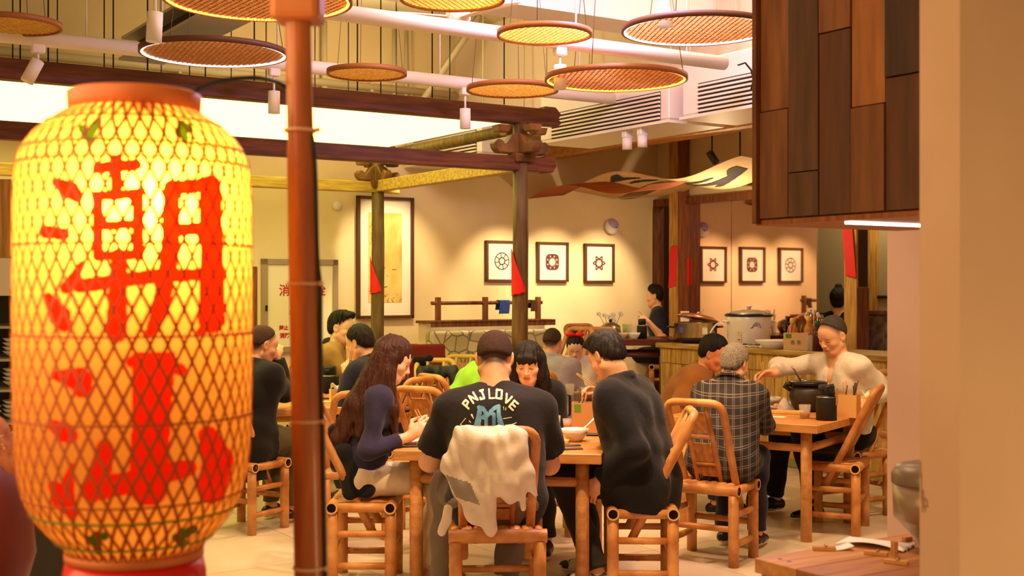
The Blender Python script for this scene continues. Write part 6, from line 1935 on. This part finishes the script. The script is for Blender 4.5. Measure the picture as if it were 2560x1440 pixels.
# middle table
stick_box(on(1467, 1080, TZ), 'brown card box with green sticker full of chopsticks on the middle table', 0.155, 0.09, 0.165, R8, 9, seed=3)
slab(on(1478, 1086, TZ) + Vector((0.02, -0.06, 0)), 'dark tray under the brown card box', 'tray', 'tray', (0.19, 0.05, 0.012), M_black, R8)
p = on(1437, 1103, TZ)
bowl(p, 'white bowl of noodle soup on the middle table', 0.074, 0.066, None, M_noodle)
spoon(p + Vector((0.02, 0.0, 0.048)), 'white soup spoon resting in the noodle bowl', -1.0, None, 0.10, 0.5)
glass(on(1386, 1080, TZ), 'clear empty glass on the middle table', 0.036, 0.092)
glass(on(1422, 1078, TZ), 'glass of red tea behind the noodle bowl', 0.036, 0.07, True, 0.6)
plate(on(1455, 1072, TZ) + Vector((0, 0.06, 0)), 'white plate behind the noodle bowl', 0.08)
slab(on(1396, 1108, TZ), 'small pine tray beside the person in black', 'small_tray', 'tray', (0.11, 0.07, 0.018), mat('tray_pine', rgb(226, 180, 100), 0.5), R8)
plate(on(1393, 1107, TZ) + Vector((0, 0, 0.019)), 'saucer with pink morsels on the small pine tray', 0.035, None, M_pinkf)
slab(on(1418, 1124, TZ), 'dark folded cloth at the table edge', 'folded_cloth', 'cloth', (0.15, 0.05, 0.008), mat('umber_cloth', rgb(96, 70, 46), 0.9), 0.25, 0.002)
slab(on(1422, 1120, TZ) + Vector((0, 0.0, 0.0085)), 'dark phone lying on the folded cloth', 'phone', 'phone', (0.12, 0.035, 0.007), M_black, 0.25)
p = on(1382, 1062, TZ)
t = thing('black_canister', 'big black lidded canister in front of the person with the fringe', 'canister', p)
MB().lathe([(0.0, 0), (0.068, 0), (0.07, 0.11), (0.06, 0.125), (0.0, 0.125)], 26).build('canister_body', M_black, t)
MB().lathe([(0.066, 0.125), (0.075, 0.135), (0.075, 0.205), (0.07, 0.215), (0.0, 0.216)], 26).build('canister_lid', M_blackm, t)
MB().tube([(0.07, 0, 0.18), (0.1, 0, 0.17), (0.1, 0, 0.06), (0.068, 0, 0.04)], 0.008, 8).build('handle', M_black, t)
plate(on(1022, 1110, TZ), 'white saucer at the corner before the long haired person', 0.06)
slab(on(1030, 1117, TZ), 'black phone at the table corner before the long haired person', 'phone', 'phone', (0.12, 0.05, 0.008), M_black, 0.2)
bowl(on(1120, 1085, TZ), 'white rice bowl hidden before the person in black', 0.06, 0.05)
# chopsticks in the eaters' hands
def held(key, hand_, label, d, L=0.23, off=(0, 0, 0)):
    ob, dd = PEO[key]
    w = dd['WR'] if hand_ == 'R' else dd['WL']
    M = ob.matrix_basis
    base = M @ Vector(w) + Vector(off)
    t = thing('chopsticks', label, 'chopsticks', base)
    d = Vector(d).normalized()
    for k in (-1, 1):
        s_ = d.orthogonal().normalized() * 0.006 * k
        MB().tube([-d * L * 0.4 + s_ * 1.6, d * L * 0.6 + s_ * 0.6], [0.0036, 0.0022], 6).build('stick', mat('chop_light', rgb(190, 130, 70)), t)
held('B', 'R', 'chopsticks held by the long haired person', (0.3, -0.2, -0.6), 0.2, (0.06, 0.02, 0.06))
held('D', 'R', 'chopsticks held to the mouth of the person in the black jacket', (-0.6, 0.3, 0.4), 0.2, (-0.05, 0.0, 0.07))
held('E', 'L', 'chopsticks held upright by the person in the navy jacket', (0.1, -0.1, 1.0), 0.2, (0.01, -0.01, 0.09))
held('G', 'R', 'chopsticks held to the mouth of the person in the long coat', (-0.75, 0.1, 0.65), 0.24, (-0.05, 0.03, 0.05))
held('L', 'R', 'chopsticks held by the grey haired person', (-0.4, 0.2, 0.4), 0.2, (-0.02, 0.03, 0.08))
held('M', 'R', 'pale chopsticks in the outstretched hand of the person in white', (0.12, 0.1, -0.9), 0.24, (-0.085, -0.03, -0.02))
# side table
p = on(2020, 1028, TZ)
t = thing('black_kettle', 'big black earthen kettle with a ladle on the side table', 'kettle', p)
MB().lathe([(0.0, 0), (0.075, 0), (0.105, 0.04), (0.122, 0.095), (0.115, 0.14), (0.09, 0.172), (0.0, 0.172)], 32).build('kettle_body', M_clay, t)
MB().lathe([(0.0, 0.172), (0.115, 0.172), (0.125, 0.18), (0.125, 0.192), (0.1, 0.197), (0.0, 0.197)], 32).build('rim', M_black, t)
MB().tube([(-0.11, -0.02, 0.17), (-0.15, -0.03, 0.18), (-0.16, -0.03, 0.165), (-0.12, -0.02, 0.14)], 0.013, 8).build('spout', M_clay, t)
MB().tube([(0.1, 0, 0.16), (0.16, 0, 0.17), (0.17, 0, 0.11), (0.115, 0, 0.08)], 0.011, 8).build('handle', M_black, t)
t = thing('steel_ladle', 'steel ladle leaning out of the black kettle', 'ladle', p + Vector((-0.04, 0, 0.19)))
MB().tube([(0.0, 0, 0.0), (-0.05, 0.0, 0.08), (-0.065, 0, 0.1)], 0.006, 8).build('ladle_handle', M_lidgrey, t)
MB().ball((0.02, 0, 0.008), (0.03, 0.03, 0.012), 12).build('ladle_cup', M_lidgrey, t)
flask(on(2066, 1050, TZ), 'black vacuum flask with a paper tag on the side table', 0.062, 0.212, True, 0.3)
stick_box(on(2120, 1042, TZ), 'pine utensil box bristling with chopsticks behind the tagged flask', 0.125, 0.11, 0.14, -0.5, 10, m=mat('box_pine', rgb(222, 168, 96), 0.6), green=False, seed=5)
stick_box(on(2162, 1030, TZ), 'card tissue box with dark writing at the end of the side table', 0.09, 0.09, 0.1, -0.6, 0, m=mat('box_pine2', rgb(226, 186, 120), 0.6), write='潮汕', green=False)
t = thing('tissue', 'white tissue rising from the card box on the side table', 'tissue', on(2162, 1030, TZ) + Vector((0, 0, 0.1)))
MB().sheet(lambda i, j: Vector(((i - 0.5) * 0.08, 0.012 * math.sin(i * 7 + j * 3), 0.03 * j + 0.012 * math.sin(i * 9))), 12, 5).build('sheet', M_paper, t, thick=0.001)
slab(on(2150, 1026, TZ) + Vector((-0.01, 0.06, 0.0)), 'green packet behind the tissue box', 'green_packet', 'packet', (0.05, 0.03, 0.135), M_green, -0.5)
glass(on(2012, 1046, TZ), 'glass half full of red tea before the black kettle', 0.037, 0.085, True, 0.4)
bowl(on(1926, 1016, TZ) + Vector((0, 0.05, 0)), 'white bowl beside the plaid shirt on the side table', 0.085, 0.06)
t = thing('napkin', 'crumpled white napkin between bowl and black kettle', 'napkin', on(1965, 1024, TZ))
MB().sheet(lambda i, j: Vector(((i - 0.5) * 0.13, (j - 0.5) * 0.1, 0.06 * math.sin(math.pi * i) * math.sin(math.pi * j) * (1 + 0.4 * math.sin(i * 12 + j * 7)) + 0.003)), 14, 12).build('crumple', M_paper, t, thick=0.001)
slab(on(1968, 1034, TZ), 'long pine tray in front of the black kettle', 'pine_tray', 'tray', (0.2, 0.08, 0.02), mat('tray_pine', rgb(226, 180, 100)), -0.3)
slab(on(1938, 1042, TZ), 'white paper sheet on the side table edge', 'paper_sheet', 'paper', (0.13, 0.07, 0.002), M_paper, -0.5, 0)
plate(on(1940, 1024, TZ) + Vector((0.02, 0.02, 0)), 'pale saucer with scraps by the white napkin', 0.06, None, M_noodle)
# flask table
flask(on(822, 985, TZ), 'black vacuum flask on the table of the person in navy', 0.075, 0.21)
t = stick_box(on(842, 1003, TZ), 'card tissue box on the flask table', 0.09, 0.09, 0.085, 0.3, 0, m=mat('box_pine2', rgb(226, 186, 120)), green=False)
t = thing('tissue', 'white tissue rising from the card box on the flask table', 'tissue', on(842, 1003, TZ) + Vector((0, 0, 0.085)))
MB().sheet(lambda i, j: Vector(((i - 0.5) * 0.09, 0.012 * math.sin(i * 7 + j * 3), 0.035 * j + 0.012 * math.sin(i * 9))), 12, 5).build('sheet', M_paper, t, thick=0.001)
plate(on(812, 996, TZ), 'white plate of leftovers beside the flask', 0.09, None, M_pinkf)
bowl(on(728, 990, TZ), 'white bowl on the flask table behind the bamboo post', 0.07, 0.06)
slab(on(830, 1000, TZ) + Vector((0.0, -0.12, 0)), 'paper napkin lying at the flask table edge', 'paper_sheet', 'paper', (0.16, 0.07, 0.002), M_paper, 0.2, 0)
# child's table
bowl(on(1470, 985, TZ) + Vector((0, 0.1, 0)), 'white bowl before the child with the red bow', 0.08, 0.05)
plate(on(1440, 985, TZ) + Vector((0, 0.05, 0)), 'white plate of dumplings before the child', 0.08, None, M_noodle)
glass(on(1425, 988, TZ), 'clear glass on the table of the child', 0.035, 0.085)
slab(on(1480, 985, TZ), 'white box of tissues on the table of the child', 'tissue_box', 'box', (0.1, 0.06, 0.05), M_white, 0.2)
# yellow table
stick_box(on(1050, 918, TZ), 'tall yellow utensil box on the yellow table', 0.08, 0.08, 0.16, 0.2, 4, m=M_ytab, green=False, seed=8)
bowl(on(1078, 925, TZ), 'white bowl on the yellow table', 0.075, 0.045)
plate(on(1110, 912, TZ), 'white plate at the end of the yellow table', 0.09)
# dark high table
zD = 1.01
def onD(px, Y): return Vector(((px - CX) / FPX * Y, Y, zD))
t = thing('silver_pot', 'round silver pot with white flower spray on the dark high table', 'pot', onD(1526, 12.15))
MB().lathe([(0.0, 0), (0.07, 0), (0.105, 0.06), (0.095, 0.12), (0.05, 0.15), (0.0, 0.155)], 24).build('pot_body', M_lidgrey, t)
MB().ball((0, 0, 0.17), 0.018, 8).build('knob', M_black, t)
fl_ = thing('flower_spray', 'white blossoms standing beside the silver pot', 'flowers', onD(1526, 12.3))
R5 = random.Random(5)
for k in range(7):
    tip = Vector((R5.uniform(-0.12, 0.12), R5.uniform(-0.03, 0.05), R5.uniform(0.16, 0.24)))
    MB().tube([(0, 0, 0), tip], 0.003, 5).build('stem', M_green, fl_)
    mb = MB()
    for q in range(5):
        a = q * 1.257
        mb.ball(tip + Vector((0.016 * math.cos(a), 0.004 * math.sin(a * 2), 0.016 * math.sin(a))), (0.012, 0.006, 0.012), 6)
    mb.build('blossom', M_cer, fl_)
flask(onD(1605, 12.05), 'black vacuum flask on the dark high table', 0.05, 0.19)
bowl(onD(1586, 12.0), 'stack bowl in white on the dark high table', 0.06, 0.06)
bowl(onD(1560, 12.1), 'cream bowl next to the silver pot', 0.06, 0.055, mat('cream_ware', rgb(226, 200, 150), 0.3))
glass(onD(1572, 12.25), 'green cup between the bowls on the dark high table', 0.035, 0.13)
bpy.data.objects  # keep the cup's own colour below
t = thing('green_cup', 'lime green plastic cup on the dark high table', 'cup', onD(1565, 12.35))
MB().lathe([(0.0, 0), (0.03, 0), (0.04, 0.13), (0.037, 0.13), (0.028, 0.005), (0.0, 0.005)], 18).build('cup_body', mat('lime_plastic', rgb(176, 200, 60), 0.4), t)

# ------------------------------------------------------------------ on the counter
def onC(px, dv):
    """point on the counter top, dv behind its front edge, at image column px"""
    u = CU + dv
    return B(u, V_at(px, u), ZC + 0.003)
p = onC(1738, 0.24)
t = thing('steel_pot', 'wide steel pot with a tilted copper lid on the counter', 'pot', p)
MB().lathe([(0.0, 0), (0.12, 0), (0.2, 0.055)], 36, cap=True).build('pot_base', mat('soot', rgb(44, 28, 20), 0.6), t)
MB().lathe([(0.2, 0.055), (0.205, 0.06), (0.205, 0.19), (0.212, 0.195), (0.208, 0.197), (0.198, 0.19), (0.198, 0.07), (0.0, 0.065)], 36).build('pot_wall', M_steel, t)
M = Matrix.Rotation(math.radians(10), 3, 'Y') @ Matrix.Rotation(math.radians(-4), 3, 'X')
MB().lathe([(0.2, 0.0), (0.205, 0.004), (0.15, 0.035), (0.05, 0.05), (0.0, 0.052)], 36, (0.02, 0, 0.225), 0, M).build('lid', mat('copper_lid', rgb(190, 130, 96), 0.3, metal=0.7), t)
MB().ball((0.03, 0, 0.285), (0.018, 0.018, 0.012), 10).build('lid_knob', M_steel, t)
for sx in (-1, 1):
    MB().tube([(sx * 0.2, -0.05, 0.15), (sx * 0.25, -0.05, 0.155), (sx * 0.25, 0.05, 0.155), (sx * 0.2, 0.05, 0.15)], 0.008, 8).build('handle', M_black, t)
MB().box((-0.14, -0.153, 0.13), (0.05, 0.004, 0.05), 0.72 - math.pi / 2 + 0.75).build('blue_sticker', mat('blue_sticker', rgb(60, 96, 190), 0.5), t)
MB().box((0.06, -0.199, 0.12), (0.05, 0.004, 0.06), 0.25).build('label_sticker', M_cer, t)
slab(onC(1712, 0.5) + Vector((0, 0, 0.0)), 'white card standing behind the steel pot', 'white_card', 'card', (0.1, 0.02, 0.29), M_paper, YAW)
p = onC(1872, 0.26)
t = thing('slow_cooker', 'white slow cooker with blue emblem and glass lid on the counter', 'cooker', p, 0.15)
MB().lathe([(0.0, 0), (0.175, 0), (0.187, 0.015), (0.195, 0.2), (0.203, 0.262), (0.196, 0.27), (0.0, 0.27)], 40).build('cooker_body', M_cer, t)
MB().lathe([(0.2, 0.262), (0.215, 0.268), (0.215, 0.282), (0.19, 0.292)], 40, cap=False).build('rim', M_black, t)
MB().lathe([(0.19, 0.285), (0.16, 0.31), (0.08, 0.325), (0.0, 0.328)], 36, cap=False).build('lid', mat('lid_glass', rgb(190, 180, 160), 0.1, metal=0.5), t)
MB().lathe([(0.0, 0.325), (0.02, 0.325), (0.018, 0.34), (0.03, 0.352), (0.02, 0.362), (0.0, 0.363)], 16).build('knob', mat('knob_pink', rgb(220, 180, 200), 0.3), t)
def cook(x, z):
    a = -math.pi / 2 - 0.3 + x / 0.19
    return Vector((0.1965 * math.cos(a), 0.1965 * math.sin(a), z))
raster(-0.12, -0.065, 0.04, 0.14, 0.004, polys=[[(-0.115, 0.045), (-0.07, 0.045), (-0.07, 0.135), (-0.115, 0.135)]], fn=lambda x, y: cook(x, y) * 1.0 + Vector((0, 0, 0))).build('control_panel', mat('panel_cream', rgb(232, 210, 160), 0.4), t)
raster(-0.12, -0.065, 0.04, 0.14, 0.002, strokes=[([(-0.093, 0.12), (-0.093, 0.123)], 0.007), ([(-0.102, 0.098), (-0.100, 0.098)], 0.006), ([(-0.084, 0.098), (-0.082, 0.098)], 0.006), ([(-0.103, 0.062), (-0.083, 0.062)], 0.008)], fn=lambda x, y: cook(x, y) * Vector((1.004, 1.004, 1)) if False else Vector((cook(x, y).x * 1.004, cook(x, y).y * 1.004, y))).build('panel_dots', mat('box_ink', rgb(70, 40, 20)), t)
raster(0.0, 0.11, 0.14, 0.23, 0.0025, strokes=[([(0.02, 0.17), (0.04, 0.2), (0.06, 0.215), (0.085, 0.2), (0.095, 0.18)], 0.006), ([(0.035, 0.18), (0.055, 0.19), (0.075, 0.178)], 0.006), ([(0.05, 0.2), (0.07, 0.195)], 0.005), ([(0.01, 0.165), (0.03, 0.17)], 0.006), ([(0.09, 0.172), (0.1, 0.168)], 0.006)], fn=lambda x, y: Vector((cook(x, y).x * 1.003, cook(x, y).y * 1.003, y))).build('emblem', mat('emblem_blue', rgb(70, 70, 130), 0.5), t)
for sx in (-1, 1):
    MB().box((sx * 0.215, 0, 0.22), (0.04, 0.09, 0.02)).build('handle', M_cer, t, bev=0.006)
p = onC(1935, 0.08)
t = thing('platter', 'white oval platter lying on small dishes by the card box', 'platter', p, -0.3)
MB().lathe([(0.0, 0.025), (0.08, 0.025), (0.08, 0.0), (0.09, 0.0), (0.11, 0.03), (0.165, 0.07), (0.16, 0.074), (0.1, 0.04), (0.0, 0.035)], 32).build('platter_body', M_cer, t)
p = onC(1992, 0.14)
stick_box(p, 'card box printed with dark writing on the counter, bottles behind it', 0.2, 0.15, 0.14, YAW - 0.9, 5, m=mat('box_pine2', rgb(226, 186, 120)), write='香 茶', seed=11)
def bottle(p, label, r, h, mb_, mc, neck=0.45, cap_h=0.18):
    t = thing('sauce_bottle', label, 'bottle', p)
    MB().lathe([(0.0, 0), (r, 0), (r, h * 0.6), (r * 0.8, h * 0.7), (r * neck, h * 0.78), (r * neck, h * (1 - cap_h)), (0.0, h * (1 - cap_h))], 20).build('bottle_body', mb_, t)
    MB().lathe([(r * neck * 1.1, h * (1 - cap_h)), (r * neck * 1.1, h * 0.97), (r * neck * 0.5, h), (0.0, h)], 16).build('cap', mc, t)
    return t
M_amber = mat('amber_plastic', rgb(226, 150, 70), 0.2, trans=0.4)
M_yel = mat('yellow_cap', rgb(236, 180, 30), 0.35)
M_dsauce = mat('soy', rgb(84, 40, 26), 0.15)
bottle(onC(1981, 0.32), 'amber squeeze bottle with yellow cap beyond the card box', 0.045, 0.26, M_amber, M_yel)
bottle(onC(2023, 0.36), 'second amber bottle with yellow nozzle, further along the counter', 0.045, 0.28, M_amber, M_yel)
bottle(onC(2043, 0.10), 'dark soy bottle with green cap next to the person in white', 0.042, 0.25, M_dsauce, mat('green_cap', rgb(40, 96, 40), 0.4))
bottle(onC(2058, 0.22), 'dark sauce bottle with red cap half behind the green capped one', 0.04, 0.26, M_dsauce, mat('red_cap', rgb(190, 50, 40), 0.4))
glass(onC(2026, 0.06), 'plain glass jar between card box and soy bottle', 0.035, 0.13)
t = thing('spice_rack', 'bundle of spoons standing in a jar among the bottles', 'utensils', onC(2035, 0.45))
MB().lathe([(0.0, 0), (0.05, 0), (0.055, 0.14), (0.05, 0.14), (0.045, 0.01), (0.0, 0.01)], 18).build('jar', M_lidgrey, t)
for k in range(7):
    a = k * 0.9
    e_ = Vector((0.07 * math.cos(a), 0.05 * math.sin(a), 0.27 + 0.02 * (k % 3)))
    sp = MB().tube([(0.02 * math.cos(a), 0.02 * math.sin(a), 0.02), e_], 0.004, 6)
    sp.ball(e_, (0.016, 0.008, 0.022), 8)
    sp.build('spoon', M_cer if k % 2 else M_steel, t)
for k, px in enumerate((1845, 1862, 1878, 1893, 1908)):
    plate(onC(px, 0.035 + 0.03 * (k % 2)), ['small saucer at the end of the row of saucers by the slow cooker', 'small saucer with scraps, second in the row by the slow cooker', 'small saucer with scraps in the middle of the row on the counter edge', 'small saucer with scraps, fourth in the row on the counter edge', 'small saucer closest to the card box on the counter edge'][k], 0.045, None, [M_noodle, M_sauce, M_green, M_sauce, M_paper][k])
t = thing('hose', 'pale hose loop between steel pot and slow cooker', 'hose', onC(1800, 0.3))
MB().tube(smooth([Vector((-0.1, 0, 0.01)), Vector((-0.09, 0, 0.1)), Vector((-0.02, 0, 0.19)), Vector((0.05, 0, 0.16)), Vector((0.06, 0, 0.05)), Vector((0.1, -0.02, 0.012))]), 0.007, 8).build('hose_run', M_cer, t)

# ------------------------------------------------------------------ on the hatch table
HZ = 0.75
M_cook = mat('cooker_grey', rgb(150, 128, 104), 0.3, metal=0.4)
p = on(2368, 1385, HZ) + Vector((0, 0.06, 0.001))
t = thing('rice_cooker', 'grey rice cooker peeping out from behind the near wall', 'rice cooker', p)
MB().lathe([(0.0, 0.0), (0.055, 0.0), (0.06, 0.02), (0.112, 0.075), (0.128, 0.09), (0.132, 0.19), (0.0, 0.19)], 36).build('pot_body', M_cook, t)
MB().lathe([(0.134, 0.19), (0.134, 0.215), (0.12, 0.238), (0.07, 0.25), (0.0, 0.252)], 36, cap=False).build('lid', mat('cooker_lid', rgb(110, 92, 74), 0.3), t)
MB().box((0, 0.1, 0.2), (0.1, 0.06, 0.05)).build('hinge', M_blackm, t, bev=0.006)
a = -math.pi / 2 - 0.55
lab_ = MB().box((0.1335 * math.cos(a), 0.1335 * math.sin(a), 0.135), (0.045, 0.003, 0.07), a + math.pi / 2).build('label_sticker', M_paper, t)
for k in range(3):
    MB().box((0.1355 * math.cos(a), 0.1355 * math.sin(a), 0.155 - 0.016 * k), (0.022, 0.002, 0.006), a + math.pi / 2).build('label_line', M_redink if k == 0 else M_ink2, t)
# papers: folded sheet and a small curled slip
p = Vector((1.06, 3.615, HZ))
t = thing('paper_sheet', 'long white folded paper on the worn plank table', 'paper', p + Vector((0, 0, 0.003)), -0.6)
MB().sheet(lambda i, j: Vector(((i - 0.5) * 0.2, (j - 0.5) * 0.125, 0.014 * math.sin(math.pi * i) * (1 - j) + 0.001 + 0.006 * (i > 0.9) * math.sin(j * 20))), 20, 8).build('sheet', mat('white_sheet', rgb(246, 238, 224), 0.8), t, thick=0.0008)
p = on(2103, 1373, HZ)
t = thing('paper_slip', 'small curled white slip on the worn plank table', 'paper', p + Vector((0, 0, 0.002)), 0.1)
MB().sheet(lambda i, j: Vector(((i - 0.5) * 0.06, (j - 0.5) * 0.05, 0.012 * i * i)), 10, 6).build('sheet', MATS['white_sheet'], t, thick=0.0008)
M_peg = mat('peg_wood', rgb(206, 150, 84), 0.6)
def peg(px, py, rz, label, up=False):
    t = thing('clothes_peg', label, 'peg', on(px, py, HZ), rz)
    for s_ in (-1, 1):
        if up:
            MB().box((0, s_ * 0.006, 0.02), (0.014, 0.007, 0.045)).build('jaw', M_peg, t, bev=0.001)
        else:
            MB().box((0, s_ * 0.006, 0.006), (0.065, 0.007, 0.011), rz=s_ * 0.06).build('jaw', M_peg, t, bev=0.001)
    MB().tube([(0.005, -0.01, 0.013), (0.005, 0.01, 0.013)], 0.004, 8).build('spring', M_steel, t)
peg(2190, 1388, -0.45, 'wooden peg lying below the folded paper')
peg(2240, 1410, -0.5, 'wooden peg lying nearest the table edge')
peg(2236, 1390, 0.2, 'wooden peg standing clipped at the folded paper end', True)
peg(2060, 1376, -0.1, 'wooden peg beside the curled paper slip')
slab(on(2268, 1352, HZ), 'small wood chip beside the rice cooker foot', 'wood_chip', 'chip', (0.03, 0.015, 0.012), M_peg, 0.5, 0.001)

# dark bag left on the empty chair
bag = thing('black_bag', 'flat black bag lying on the seat of the empty bamboo chair', 'bag', CH['M'].location + Vector((0, 0, 0.437)), CH['M'].rotation_euler.z)
MB().box((0.01, 0.06, 0.022), (0.27, 0.2, 0.044)).build('bag_body', F_black, bag, bev=0.018, seg=3)
MB().tube(smooth([Vector((-0.1, 0.16, 0.03)), Vector((-0.12, 0.19, 0.02)), Vector((0.0, 0.2, 0.035)), Vector((0.1, 0.17, 0.03))]), 0.006, 6).build('strap', M_black, bag)
